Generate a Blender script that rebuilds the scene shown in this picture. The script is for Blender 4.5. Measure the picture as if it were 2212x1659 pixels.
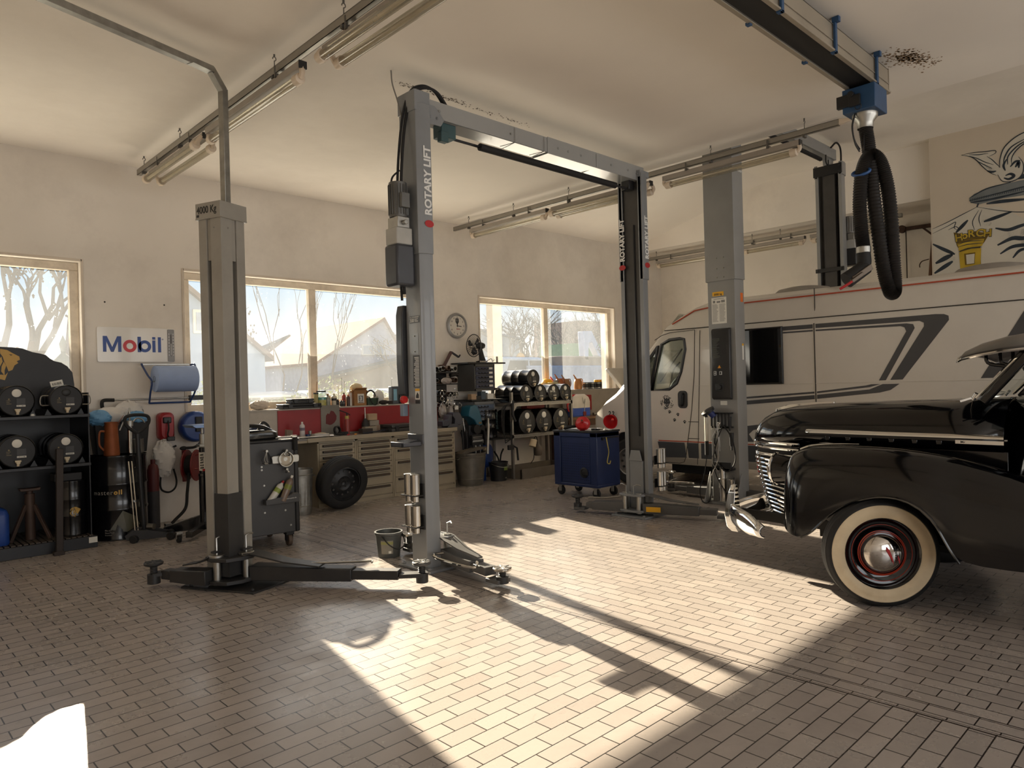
import bpy, bmesh, math, random
from mathutils import Vector, Matrix
rnd = random.Random(7)
SC = bpy.context.scene
for _o in list(bpy.data.objects):
    bpy.data.objects.remove(_o)
COL = SC.collection
PI = math.pi
R = math.radians

# ---------------------------------------------------------------- camera
cam_d = bpy.data.cameras.new('camera')
cam = bpy.data.objects.new('camera', cam_d)
COL.objects.link(cam)
SC.camera = cam
cam_d.sensor_fit = 'HORIZONTAL'
cam_d.sensor_width = 36.0
cam_d.lens = 1533.8 / 2212 * 36.0
cam_d.clip_start = 0.05
cam_d.clip_end = 400
_yaw, _pitch, _roll = 0.767268, 0.00128, -0.027002
_f = Vector((math.sin(_yaw) * math.cos(_pitch), math.cos(_yaw) * math.cos(_pitch), math.sin(_pitch)))
_r0 = Vector((math.cos(_yaw), -math.sin(_yaw), 0))
_u0 = _r0.cross(_f)
_r = math.cos(_roll) * _r0 + math.sin(_roll) * _u0
_u = _r.cross(_f)
cam.matrix_world = Matrix(((_r.x, _u.x, -_f.x, 0), (_r.y, _u.y, -_f.y, 0), (_r.z, _u.z, -_f.z, 1.52), (0, 0, 0, 1)))

# ---------------------------------------------------------------- light, sky, exposure
SC.view_settings.view_transform = 'Standard'
SC.view_settings.look = 'None'
SC.view_settings.gamma = 1.0
SC.view_settings.use_curve_mapping = False
SC.view_settings.exposure = 0.25
SUN_DIR = Vector((-0.2134, -1.0, -0.3986)).normalized()      # way the sunlight travels
sun_d = bpy.data.lights.new('sun', 'SUN')
sun_d.energy = 24.0
sun_d.angle = R(0.53)
sun_d.color = (1.0, 0.85, 0.64)
sun = bpy.data.objects.new('sun', sun_d)
COL.objects.link(sun)
sun.rotation_euler = SUN_DIR.to_track_quat('-Z', 'Y').to_euler()
sun.location = (8, 30, 14)
world = bpy.data.worlds.new('sky')
SC.world = world
world.use_nodes = True
_nt = world.node_tree
_bg = _nt.nodes['Background']
_tc = _nt.nodes.new('ShaderNodeTexCoord')
_sx = _nt.nodes.new('ShaderNodeSeparateXYZ')
_nt.links.new(_tc.outputs['Generated'], _sx.inputs[0])
_rp = _nt.nodes.new('ShaderNodeValToRGB')
_e = _rp.color_ramp.elements
_e[0].position, _e[0].color = 0.0, (1.0, 0.95, 0.86, 1)
_e[1].position, _e[1].color = 0.55, (0.28, 0.52, 0.95, 1)
for _p, _c in ((0.06, (0.98, 0.96, 0.92, 1)), (0.14, (0.52, 0.76, 1.0, 1)), (0.3, (0.36, 0.62, 1.0, 1))):
    _x = _e.new(_p)
    _x.color = _c
_nt.links.new(_sx.outputs[2], _rp.inputs[0])
_nt.links.new(_rp.outputs[0], _bg.inputs[0])
_bg.inputs[1].default_value = 0.62
SC.cycles.max_bounces = 10
SC.cycles.diffuse_bounces = 6
SC.cycles.transparent_max_bounces = 16
SC.cycles.caustics_reflective = False
SC.cycles.caustics_refractive = False
SC.cycles.sample_clamp_indirect = 6.0

# ---------------------------------------------------------------- materials
def lin(c):
    return tuple((v / 12.92 if v <= 0.04045 else ((v + 0.055) / 1.055) ** 2.4) for v in (x / 255.0 for x in c))
MATS = {}
def M(name, col, rough=0.55, metal=0.0, var=0.12, scale=6.0, coat=0.0, bump=0.0, spec=0.5, dirt=None, dirt_amt=0.0, emit=None):
    """principled material with procedural tone variation; col in sRGB 0-255"""
    if name in MATS:
        return MATS[name]
    m = bpy.data.materials.new(name)
    m.use_nodes = True
    nt = m.node_tree
    b = nt.nodes['Principled BSDF']
    c = lin(col)
    b.inputs['Roughness'].default_value = rough
    b.inputs['Metallic'].default_value = metal
    b.inputs['Specular IOR Level'].default_value = spec
    b.inputs['Coat Weight'].default_value = coat
    b.inputs['Coat Roughness'].default_value = 0.05
    tc = nt.nodes.new('ShaderNodeTexCoord')
    no = nt.nodes.new('ShaderNodeTexNoise')
    no.inputs['Scale'].default_value = scale
    no.inputs['Detail'].default_value = 5
    nt.links.new(tc.outputs['Object'], no.inputs['Vector'])
    cr = nt.nodes.new('ShaderNodeValToRGB')
    cr.color_ramp.elements[0].position = 0.3
    cr.color_ramp.elements[1].position = 0.72
    lo = tuple(max(0, v * (1 - var)) for v in c) + (1,)
    hi = tuple(min(1, v * (1 + var)) for v in c) + (1,)
    cr.color_ramp.elements[0].color = lo
    cr.color_ramp.elements[1].color = hi
    nt.links.new(no.outputs['Fac'], cr.inputs[0])
    out = cr.outputs[0]
    if dirt:
        n2 = nt.nodes.new('ShaderNodeTexNoise')
        n2.inputs['Scale'].default_value = scale * 0.35
        n2.inputs['Detail'].default_value = 9
        n2.inputs['Roughness'].default_value = 0.7
        nt.links.new(tc.outputs['Object'], n2.inputs['Vector'])
        r2 = nt.nodes.new('ShaderNodeValToRGB')
        r2.color_ramp.elements[0].position = 0.5
        r2.color_ramp.elements[1].position = 0.75
        r2.color_ramp.elements[1].color = (dirt_amt, dirt_amt, dirt_amt, 1)
        nt.links.new(n2.outputs['Fac'], r2.inputs[0])
        mx = nt.nodes.new('ShaderNodeMixRGB')
        mx.inputs[2].default_value = lin(dirt) + (1,)
        nt.links.new(r2.outputs[0], mx.inputs[0])
        nt.links.new(out, mx.inputs[1])
        out = mx.outputs[0]
    nt.links.new(out, b.inputs['Base Color'])
    if bump:
        bp = nt.nodes.new('ShaderNodeBump')
        bp.inputs['Strength'].default_value = bump
        bp.inputs['Distance'].default_value = 0.004
        nt.links.new(no.outputs['Fac'], bp.inputs['Height'])
        nt.links.new(bp.outputs[0], b.inputs['Normal'])
    MATS[name] = m
    return m

def glassy(name, tint, haze, rough=0.05, gloss=0.08):
    """thin pane: clear transmission, a little mirror, and a milky share of dust that scatters light"""
    m = bpy.data.materials.new(name)
    m.use_nodes = True
    nt = m.node_tree
    nt.nodes.remove(nt.nodes['Principled BSDF'])
    out = nt.nodes['Material Output']
    tr = nt.nodes.new('ShaderNodeBsdfTransparent')
    tr.inputs[0].default_value = tint + (1,)
    gl = nt.nodes.new('ShaderNodeBsdfGlossy')
    gl.inputs['Roughness'].default_value = rough
    m1 = nt.nodes.new('ShaderNodeMixShader')
    lw = nt.nodes.new('ShaderNodeLayerWeight')
    lw.inputs[0].default_value = 0.25
    mu = nt.nodes.new('ShaderNodeMath')
    mu.operation = 'MULTIPLY_ADD'
    mu.inputs[1].default_value = 0.5
    mu.inputs[2].default_value = gloss * 0.5
    nt.links.new(lw.outputs['Fresnel'], mu.inputs[0])
    nt.links.new(mu.outputs[0], m1.inputs[0])
    nt.links.new(tr.outputs[0], m1.inputs[1])
    nt.links.new(gl.outputs[0], m1.inputs[2])
    last = m1.outputs[0]
    if haze > 0:
        tl = nt.nodes.new('ShaderNodeBsdfTranslucent')
        tl.inputs[0].default_value = (0.84, 0.90, 0.96, 1)
        tc = nt.nodes.new('ShaderNodeTexCoord')
        mp = nt.nodes.new('ShaderNodeMapping')
        mp.inputs['Scale'].default_value = (1, 1, 0.35)
        nt.links.new(tc.outputs['Object'], mp.inputs[0])
        n1 = nt.nodes.new('ShaderNodeTexNoise')
        n1.inputs['Scale'].default_value = 3.0
        n1.inputs['Detail'].default_value = 8
        nt.links.new(mp.outputs[0], n1.inputs['Vector'])
        v = nt.nodes.new('ShaderNodeTexVoronoi')
        v.inputs['Scale'].default_value = 26.0
        nt.links.new(tc.outputs['Object'], v.inputs['Vector'])
        rs = nt.nodes.new('ShaderNodeValToRGB')
        rs.color_ramp.elements[0].position = 0.05
        rs.color_ramp.elements[0].color = (1, 1, 1, 1)
        rs.color_ramp.elements[1].position = 0.16
        rs.color_ramp.elements[1].color = (0, 0, 0, 1)
        nt.links.new(v.outputs['Distance'], rs.inputs[0])
        n3 = nt.nodes.new('ShaderNodeTexNoise')
        n3.inputs['Scale'].default_value = 5.0
        nt.links.new(tc.outputs['Object'], n3.inputs['Vector'])
        r3 = nt.nodes.new('ShaderNodeValToRGB')
        r3.color_ramp.elements[0].position = 0.52
        r3.color_ramp.elements[1].position = 0.62
        nt.links.new(n3.outputs['Fac'], r3.inputs[0])
        mm = nt.nodes.new('ShaderNodeMath')
        mm.operation = 'MULTIPLY'
        nt.links.new(rs.outputs[0], mm.inputs[0])
        nt.links.new(r3.outputs[0], mm.inputs[1])
        ma = nt.nodes.new('ShaderNodeMath')
        ma.operation = 'MULTIPLY_ADD'
        ma.inputs[1].default_value = haze * 1.0
        ma.inputs[2].default_value = haze * 0.5
        nt.links.new(n1.outputs['Fac'], ma.inputs[0])
        mb = nt.nodes.new('ShaderNodeMath')
        mb.operation = 'MULTIPLY_ADD'
        mb.inputs[1].default_value = 0.3
        nt.links.new(mm.outputs[0], mb.inputs[0])
        nt.links.new(ma.outputs[0], mb.inputs[2])
        m2 = nt.nodes.new('ShaderNodeMixShader')
        nt.links.new(mb.outputs[0], m2.inputs[0])
        nt.links.new(last, m2.inputs[1])
        nt.links.new(tl.outputs[0], m2.inputs[2])
        last = m2.outputs[0]
    nt.links.new(last, out.inputs[0])
    MATS[name] = m
    return m

# ---------------------------------------------------------------- mesh helpers
class MB:
    def __init__(s):
        s.v = []
        s.f = []
        s.m = []
        s.cm = 0
    def mat(s, i):
        s.cm = i
        return s
    def add(s, vs, fs):
        o = len(s.v)
        s.v.extend([Vector(p) for p in vs])
        for f in fs:
            s.f.append([i + o for i in f])
            s.m.append(s.cm)
        return s
    def box(s, x0, y0, z0, x1, y1, z1):
        x0, x1 = min(x0, x1), max(x0, x1)
        y0, y1 = min(y0, y1), max(y0, y1)
        z0, z1 = min(z0, z1), max(z0, z1)
        return s.add([(x0, y0, z0), (x1, y0, z0), (x1, y1, z0), (x0, y1, z0), (x0, y0, z1), (x1, y0, z1), (x1, y1, z1), (x0, y1, z1)],
                     [(0, 3, 2, 1), (4, 5, 6, 7), (0, 1, 5, 4), (1, 2, 6, 5), (2, 3, 7, 6), (3, 0, 4, 7)])
    def beam(s, p0, p1, w, h, up=(0, 0, 1)):
        """rectangular bar from p0 to p1; w across, h along 'up'"""
        p0, p1 = Vector(p0), Vector(p1)
        d = (p1 - p0).normalized()
        up = Vector(up)
        if abs(d.dot(up)) > 0.98:
            up = Vector((0, 1, 0))
        a = d.cross(up).normalized()
        b = a.cross(d).normalized()
        vs = []
        for p in (p0, p1):
            for sx, sy in ((-1, -1), (1, -1), (1, 1), (-1, 1)):
                vs.append(p + a * (sx * w / 2) + b * (sy * h / 2))
        return s.add(vs, [(0, 1, 2, 3), (7, 6, 5, 4), (0, 4, 5, 1), (1, 5, 6, 2), (2, 6, 7, 3), (3, 7, 4, 0)])
    def loft(s, rings, closed=True, cap=True, loop=False):
        n = len(rings[0])
        o = len(s.v)
        vs = [p for r in rings for p in r]
        fs = []
        k = len(rings)
        for i in range(k if loop else k - 1):
            j2 = (i + 1) % k
            for j in range(n if closed else n - 1):
                a, b = i * n + j, i * n + (j + 1) % n
                c, d = j2 * n + (j + 1) % n, j2 * n + j
                fs.append((a, b, c, d))
        if cap and closed and not loop:
            fs.append(tuple(range(n))[::-1])
            fs.append(tuple((k - 1) * n + j for j in range(n)))
        return s.add(vs, fs)
    def cyl(s, p0, p1, r0, r1=None, n=16, cap=True):
        r1 = r0 if r1 is None else r1
        p0, p1 = Vector(p0), Vector(p1)
        d = (p1 - p0).normalized()
        t = Vector((0, 0, 1)) if abs(d.z) < 0.9 else Vector((1, 0, 0))
        a = t.cross(d).normalized()
        b = d.cross(a)
        rg = []
        for p, r in ((p0, r0), (p1, r1)):
            rg.append([p + a * (r * math.cos(2 * PI * i / n)) + b * (r * math.sin(2 * PI * i / n)) for i in range(n)])
        return s.loft(rg, True, cap)
    def lathe(s, prof, o=(0, 0, 0), ax=(0, 0, 1), n=24, cap=True):
        """prof: (radius, height) pairs along the axis"""
        o, ax = Vector(o), Vector(ax).normalized()
        t = Vector((0, 0, 1)) if abs(ax.z) < 0.9 else Vector((1, 0, 0))
        a = t.cross(ax).normalized()
        b = ax.cross(a)
        rg = [[o + ax * h + a * (max(r, 1e-4) * math.cos(2 * PI * i / n)) + b * (max(r, 1e-4) * math.sin(2 * PI * i / n)) for i in range(n)] for r, h in prof]
        return s.loft(rg, True, cap)
    def tube(s, pts, r, n=8, closed=False, rf=None):
        pts = [Vector(p) for p in pts]
        k = len(pts)
        rg = []
        pa = None
        for i, p in enumerate(pts):
            if closed:
                d = (pts[(i + 1) % k] - pts[i - 1]).normalized()
            else:
                d = (pts[min(i + 1, k - 1)] - pts[max(i - 1, 0)]).normalized()
            if pa is None:
                t = Vector((0, 0, 1)) if abs(d.z) < 0.9 else Vector((1, 0, 0))
                a = t.cross(d).normalized()
            else:
                a = (pa - d * pa.dot(d)).normalized()
            pa = a
            b = d.cross(a)
            rr = rf(i) if rf else r
            rg.append([p + a * (rr * math.cos(2 * PI * j / n)) + b * (rr * math.sin(2 * PI * j / n)) for j in range(n)])
        return s.loft(rg, True, True, closed)
    def prism(s, poly, o=(0, 0, 0), ex=(1, 0, 0), ey=(0, 0, 1), d=(0, 1, 0)):
        """extrude the 2-D outline (in ex,ey) by the vector d"""
        o, ex, ey, d = Vector(o), Vector(ex), Vector(ey), Vector(d)
        n = len(poly)
        a = [o + ex * p[0] + ey * p[1] for p in poly]
        b = [p + d for p in a]
        fs = [(i, (i + 1) % n, n + (i + 1) % n, n + i) for i in range(n)]
        fs.append(tuple(range(n))[::-1])
        fs.append(tuple(range(n, 2 * n)))
        return s.add(a + b, fs)
    def ball(s, c, r, nu=12, nv=8, sc=(1, 1, 1)):
        c = Vector(c)
        rg = []
        for i in range(nv + 1):
            th = PI * i / nv
            rr = max(math.sin(th), 1e-3)
            rg.append([c + Vector((r * sc[0] * rr * math.cos(2 * PI * j / nu), r * sc[1] * rr * math.sin(2 * PI * j / nu), -r * sc[2] * math.cos(th))) for j in range(nu)])
        return s.loft(rg, True, True)
    def grid(s, fn, nu, nv):
        vs = [fn(i / nu, j / nv) for j in range(nv + 1) for i in range(nu + 1)]
        fs = [(j * (nu + 1) + i, j * (nu + 1) + i + 1, (j + 1) * (nu + 1) + i + 1, (j + 1) * (nu + 1) + i) for j in range(nv) for i in range(nu)]
        return s.add(vs, fs)
    def xf(s, m):
        s.v = [m @ p for p in s.v]
        return s
    def build(s, name, mats, parent=None, bevel=0.0, smooth=40, solid=0.0, sub=0, seg=2):
        me = bpy.data.meshes.new(name)
        me.from_pydata([tuple(p) for p in s.v], [], s.f)
        if not isinstance(mats, (list, tuple)):
            mats = [mats]
        for m in mats:
            me.materials.append(m)
        bm = bmesh.new()
        bm.from_mesh(me)
        for i, f in enumerate(bm.faces):
            f.material_index = min(s.m[i], len(mats) - 1) if i < len(s.m) else 0
        bmesh.ops.recalc_face_normals(bm, faces=bm.faces)
        bm.to_mesh(me)
        bm.free()
        if smooth:
            for p in me.polygons:
                p.use_smooth = True
            me.set_sharp_from_angle(angle=R(smooth))
        o = bpy.data.objects.new(name, me)
        COL.objects.link(o)
        if parent is not None:
            o.parent = parent
        if solid:
            md = o.modifiers.new('solid', 'SOLIDIFY')
            md.thickness = solid
        if sub:
            md = o.modifiers.new('sub', 'SUBSURF')
            md.levels = md.render_levels = sub
        if bevel:
            md = o.modifiers.new('bevel', 'BEVEL')
            md.width = bevel
            md.segments = seg
            md.limit_method = 'ANGLE'
            md.angle_limit = R(35)
        return o

def tag(o, label, cat, group=None, kind=None):
    o['label'] = label
    o['category'] = cat
    if group:
        o['group'] = group
    if kind:
        o['kind'] = kind
    return o
def thing(name, label, cat, loc=(0, 0, 0), rz=0.0, group=None):
    o = bpy.data.objects.new(name, None)
    o.empty_display_size = 0.1
    COL.objects.link(o)
    o.location = loc
    o.rotation_euler = (0, 0, rz)
    return tag(o, label, cat, group)
def struct(o, label=None):
    o['kind'] = 'structure'
    if label:
        o['label'] = label
    return o
def copy_tree(o, parent=None, loc=None, rz=None, label=None, group=None):
    c = o.copy()
    COL.objects.link(c)
    if parent is not None:
        c.parent = parent
    if loc is not None:
        c.location = loc
    if rz is not None:
        c.rotation_euler = (0, 0, rz)
    if label:
        c['label'] = label
    if group:
        c['group'] = group
    for ch in list(o.children):
        copy_tree(ch, c)
    return c
def basis(ex, ey, o=(0, 0, 0)):
    ex, ey = Vector(ex).normalized(), Vector(ey).normalized()
    ez = ex.cross(ey)
    o = Vector(o)
    return Matrix(((ex.x, ey.x, ez.x, o.x), (ex.y, ey.y, ez.y, o.y), (ex.z, ey.z, ez.z, o.z), (0, 0, 0, 1)))
def text(body, size, m, o, ex, ey, name='lettering', parent=None, fat=0.0, ext=0.001, sx=1.0, align='LEFT', shear=0.0):
    """raised lettering: starts at o, runs along ex, letters stand up along ey"""
    cu = bpy.data.curves.new(name, 'FONT')
    cu.body = body
    cu.size = size
    cu.offset = fat
    cu.extrude = ext
    cu.align_x = align
    cu.shear = shear
    cu.resolution_u = 3
    t = bpy.data.objects.new(name, cu)
    COL.objects.link(t)
    bpy.context.view_layer.update()
    me = bpy.data.meshes.new_from_object(t.evaluated_get(bpy.context.evaluated_depsgraph_get()))
    bpy.data.objects.remove(t)
    me.materials.clear()
    me.materials.append(m)
    me.transform(basis(ex, ey, o) @ Matrix.Diagonal((sx, 1, 1, 1)))
    ob = bpy.data.objects.new(name, me)
    COL.objects.link(ob)
    if parent is not None:
        ob.parent = parent
    return ob
def arc(c, r, a0, a1, n, ex=(1, 0, 0), ey=(0, 0, 1)):
    c, ex, ey = Vector(c), Vector(ex), Vector(ey)
    return [c + ex * (r * math.cos(R(a0 + (a1 - a0) * i / n))) + ey * (r * math.sin(R(a0 + (a1 - a0) * i / n))) for i in range(n + 1)]
def smoothpath(pts, n=6):
    """Catmull-Rom through the points"""
    P = [Vector(p) for p in pts]
    P = [P[0] * 2 - P[1]] + P + [P[-1] * 2 - P[-2]]
    out = []
    for i in range(1, len(P) - 2):
        a, b, c, d = P[i - 1:i + 3]
        for k in range(n):
            t = k / n
            out.append(0.5 * ((2 * b) + (c - a) * t + (2 * a - 5 * b + 4 * c - d) * t * t + (3 * b - a - 3 * c + d) * t ** 3))
    out.append(P[-2])
    return out
def rrect(w, h, r, n=4):
    """rounded rectangle outline centred on 0"""
    pts = []
    for cx, cy, a in ((w / 2 - r, h / 2 - r, 0), (-w / 2 + r, h / 2 - r, 90), (-w / 2 + r, -h / 2 + r, 180), (w / 2 - r, -h / 2 + r, 270)):
        for i in range(n + 1):
            t = R(a + 90 * i / n)
            pts.append((cx + r * math.cos(t), cy + r * math.sin(t)))
    return pts

# ---------------------------------------------------------------- floor
def floor_material():
    m = bpy.data.materials.new('floor_tiles')
    m.use_nodes = True
    nt = m.node_tree
    L = nt.links.new
    b = nt.nodes['Principled BSDF']
    tc = nt.nodes.new('ShaderNodeTexCoord')
    sp = nt.nodes.new('ShaderNodeSeparateXYZ')
    L(tc.outputs['Object'], sp.inputs[0])
    def brick(swap, ofs, w=0.2, h=0.1):
        cb = nt.nodes.new('ShaderNodeCombineXYZ')
        L(sp.outputs[1 if swap else 0], cb.inputs[0])
        L(sp.outputs[0 if swap else 1], cb.inputs[1])
        ad = nt.nodes.new('ShaderNodeVectorMath')
        ad.operation = 'ADD'
        ad.inputs[1].default_value = ofs
        L(cb.outputs[0], ad.inputs[0])
        br = nt.nodes.new('ShaderNodeTexBrick')
        br.offset = 0.5
        br.inputs['Scale'].default_value = 1.0
        br.inputs['Brick Width'].default_value = w
        br.inputs['Row Height'].default_value = h
        br.inputs['Mortar Size'].default_value = 0.0032
        br.inputs['Mortar Smooth'].default_value = 0.15
        br.inputs['Color1'].default_value = lin((172, 163, 156)) + (1,)
        br.inputs['Color2'].default_value = lin((158, 150, 144)) + (1,)
        br.inputs['Mortar'].default_value = lin((40, 33, 30)) + (1,)
        L(ad.outputs[0], br.inputs['Vector'])
        return br
    A = brick(False, (10.033, 10.04, 0))
    B = brick(True, (10.05, 10.07, 0))
    Cc = brick(True, (10.0, 10.0 - 3.49 + 3.5, 0), 0.2, 0.13)
    def gt(v):
        g = nt.nodes.new('ShaderNodeMath')
        g.operation = 'GREATER_THAN'
        g.inputs[1].default_value = v
        L(sp.outputs[0], g.inputs[0])
        return g.outputs[0]
    def mix(fac, a, c, mode='MIX'):
        x = nt.nodes.new('ShaderNodeMixRGB')
        x.blend_type = mode
        if hasattr(fac, 'node'):
            L(fac, x.inputs[0])
        else:
            x.inputs[0].default_value = fac
        for i, s in ((1, a), (2, c)):
            if hasattr(s, 'node'):
                L(s, x.inputs[i])
            else:
                x.inputs[i].default_value = s
        return x.outputs[0]
    c1 = mix(gt(3.50), A.outputs[0], B.outputs[0])
    f1 = mix(gt(3.50), A.outputs['Fac'], B.outputs['Fac'])
    # the two steel edge lines that split the tile fields
    def line(x, w):
        a = nt.nodes.new('ShaderNodeMath'); a.operation = 'SUBTRACT'; a.inputs[1].default_value = x
        L(sp.outputs[0], a.inputs[0])
        bb = nt.nodes.new('ShaderNodeMath'); bb.operation = 'ABSOLUTE'
        L(a.outputs[0], bb.inputs[0])
        c = nt.nodes.new('ShaderNodeMath'); c.operation = 'LESS_THAN'; c.inputs[1].default_value = w
        L(bb.outputs[0], c.inputs[0])
        return c.outputs[0]
    for x, w in ((3.490, 0.006), (3.507, 0.002), (3.615, 0.003), (3.630, 0.004)):
        ln = line(x, w)
        c1 = mix(ln, c1, lin((48, 40, 36)) + (1,))
        f1 = mix(ln, f1, (1, 1, 1, 1))
    # grime: smears, blotches, black specks
    def noise(scale, det, rg, p0, p1, src=None, dist=0.0):
        n = nt.nodes.new('ShaderNodeTexNoise')
        n.inputs['Scale'].default_value = scale
        n.inputs['Detail'].default_value = det
        n.inputs['Roughness'].default_value = rg
        n.inputs['Distortion'].default_value = dist
        L(src or tc.outputs['Object'], n.inputs['Vector'])
        r = nt.nodes.new('ShaderNodeValToRGB')
        r.color_ramp.elements[0].position = p0
        r.color_ramp.elements[1].position = p1
        L(n.outputs['Fac'], r.inputs[0])
        return r.outputs[0]
    g1 = noise(1.3, 10, 0.72, 0.45, 0.75)
    c1 = mix(0.42, c1, mix(g1, (1, 1, 1, 1), (0.45, 0.42, 0.42, 1)), 'MULTIPLY')
    g2 = noise(7.0, 12, 0.8, 0.60, 0.72, dist=1.2)
    c1 = mix(0.65, c1, mix(g2, (1, 1, 1, 1), (0.45, 0.42, 0.41, 1)), 'MULTIPLY')
    g3 = noise(55, 3, 0.6, 0.69, 0.72)
    g4 = noise(2.2, 4, 0.5, 0.5, 0.66)
    sp2 = mix(1.0, g3, g4, 'MULTIPLY')
    c1 = mix(sp2, c1, lin((45, 40, 38)) + (1,))
    L(c1, b.inputs['Base Color'])
    rr = nt.nodes.new('ShaderNodeMapRange')
    rr.inputs['To Min'].default_value = 0.27
    rr.inputs['To Max'].default_value = 0.5
    L(g1, rr.inputs[0])
    L(rr.outputs[0], b.inputs['Roughness'])
    b.inputs['Specular IOR Level'].default_value = 0.8
    iv = nt.nodes.new('ShaderNodeInvert')
    L(f1, iv.inputs[1])
    bp = nt.nodes.new('ShaderNodeBump')
    bp.inputs['Strength'].default_value = 0.6
    bp.inputs['Distance'].default_value = 0.002
    L(iv.outputs[0], bp.inputs['Height'])
    bp2 = nt.nodes.new('ShaderNodeBump')
    bp2.inputs['Strength'].default_value = 0.12
    bp2.inputs['Distance'].default_value = 0.002
    n = nt.nodes.new('ShaderNodeTexNoise')
    n.inputs['Scale'].default_value = 60
    n.inputs['Detail'].default_value = 6
    L(tc.outputs['Object'], n.inputs['Vector'])
    L(n.outputs['Fac'], bp2.inputs['Height'])
    L(bp.outputs[0], bp2.inputs['Normal'])
    L(bp2.outputs[0], b.inputs['Normal'])
    return m
XL, XR, YB, YW = -3.0, 13.35, -5.5, 9.0
EDGE = 7.55
struct(MB().box(XL - .3, YB - .3, -0.2, XR + .3, YW + .35, 0).build('floor', floor_material(), smooth=0), 'pale brick-bond floor tiles with dark joints and grime')

# ---------------------------------------------------------------- walls and ceilings
plaster = M('wall_plaster', (229, 222, 212), 0.9, var=0.04, scale=1.1, bump=0.25, dirt=(120, 105, 92), dirt_amt=0.30)
plaster_c = M('ceiling_paint', (236, 229, 219), 0.9, var=0.05, scale=0.6, bump=0.1, dirt=(150, 135, 118), dirt_amt=0.22)
plaster_l = M('reveal_paint', (214, 202, 186), 0.7, var=0.06, scale=3, dirt=(110, 95, 82), dirt_amt=0.35)
def wall_with_holes(axis, a0, a1, z0, z1, t0, t1, holes):
    """wall slab along x (axis 0) with rectangular openings (u0,u1,v0,v1)"""
    mb = MB()
    us = sorted({a0, a1, *[h[0] for h in holes], *[h[1] for h in holes]})
    for i in range(len(us) - 1):
        u0, u1 = us[i], us[i + 1]
        hs = sorted([(h[2], h[3]) for h in holes if h[0] <= u0 + 1e-6 and h[1] >= u1 - 1e-6])
        z = z0
        for v0, v1 in hs:
            if v0 > z:
                mb.box(u0, t0, z, u1, t1, v0)
            z = v1
        if z < z1:
            mb.box(u0, t0, z, u1, t1, z1)
    return mb
WIN = [(-1.43, 2.05), (3.16, 6.86), (7.96, 11.62)]
MULL = (0.31, 4.92, 9.69)
WZ0, WZ1 = 1.29, 3.02
struct(wall_with_holes(0, XL - .3, XR + .3, -0.2, 5.4, YW, YW + .35, [(a, b, WZ0, WZ1) for a, b in WIN]).build('wall_front', plaster, smooth=0), 'white plaster wall with three wide windows')
struct(MB().box(XL - .3, YB - .3, -0.2, XL, YW, 5.4).build('wall_left', plaster, smooth=0))
struct(MB().box(XR, YB - .3, -0.2, XR + .3, YW, 5.4).build('wall_right', plaster, smooth=0), 'white plaster end wall behind the motorhome')
struct(MB().box(12.4, YB, 4.245, 12.5, YW, 5.2).build('wall_upper', plaster, smooth=0), 'upper wall above the light rail at the far end')
BACK = [(-2.2, 1.8, 0.9, 3.5), (3.2, 7.2, 0.9, 3.5), (8.2, 12.0, 0.9, 3.8)]
struct(wall_with_holes(0, XL - .3, XR + .3, -0.2, 5.4, YB - .3, YB, BACK).build('wall_back', plaster, smooth=0))
struct(MB().box(XL, YB, 4.19, EDGE, YW, 4.32).build('ceiling', plaster_c, smooth=0), 'main plastered ceiling')
cm = MB()
cm.box(EDGE - .12, YB, 4.32, EDGE, YW, 5.25)
cm.box(EDGE, YB, 5.12, 12.4, 5.99, 5.25)
cm.prism([(5.99, 5.12), (YW, 4.36), (YW, 5.25), (5.99, 5.25)], (EDGE, 0, 0), (0, 1, 0), (0, 0, 1), (12.4 - EDGE, 0, 0))
cm.box(12.5, YB, 4.245, XR, YW, 4.35)
struct(cm.build('ceiling_raised', plaster_c, smooth=0), 'raised ceiling over the motorhome bay')
# wall with the mural
struct(MB().box(12.22, YB, 0, 12.38, 3.33, 5.12).build('wall_mural', M('mural_wall', (196, 184, 166), 0.9, var=0.05, scale=1.0), smooth=0), 'painted wall behind the motorhome')

# windows
frame_m = M('window_frame_paint', (214, 202, 184), 0.55, var=0.08, scale=9, dirt=(96, 82, 70), dirt_amt=0.45)
pane_m = glassy('dusty_pane', (0.93, 0.95, 0.95), 0.058)
pane_b = glassy('clean_pane', (0.9, 0.92, 0.92), 0.0)
def window(n, x0, x1, z0, z1, yg, mull, glass, label, fr=0.09):
    mb = MB()
    y0, y1 = yg - .04, yg + .05
    mb.box(x0, y0, z1 - fr, x1, y1, z1)
    mb.box(x0, y0, z0, x1, y1, z0 + fr)
    mb.box(x0, y0, z0 + fr, x0 + fr, y1, z1 - fr)
    mb.box(x1 - fr, y0, z0 + fr, x1, y1, z1 - fr)
    xs = [x0 + fr]
    for m in mull:
        mb.box(m - .055, y0, z0 + fr, m + .055, y1, z1 - fr)
        xs += [m - .055, m + .055]
    xs.append(x1 - fr)
    # rounded lip of the reveal towards the room
    w = struct(mb.build('window_%d' % n, frame_m, bevel=0.008), label)
    for i in range(0, len(xs), 2):
        MB().add([(xs[i], yg, z0 + fr), (xs[i + 1], yg, z0 + fr), (xs[i + 1], yg, z1 - fr), (xs[i], yg, z1 - fr)], [(0, 1, 2, 3)]).build('pane', glass, w, smooth=0)
    return w
wl = ['wide window on the far left with a bare tree outside', 'wide two-pane window above the workbench', 'wide two-pane window above the drum rack']
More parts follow.
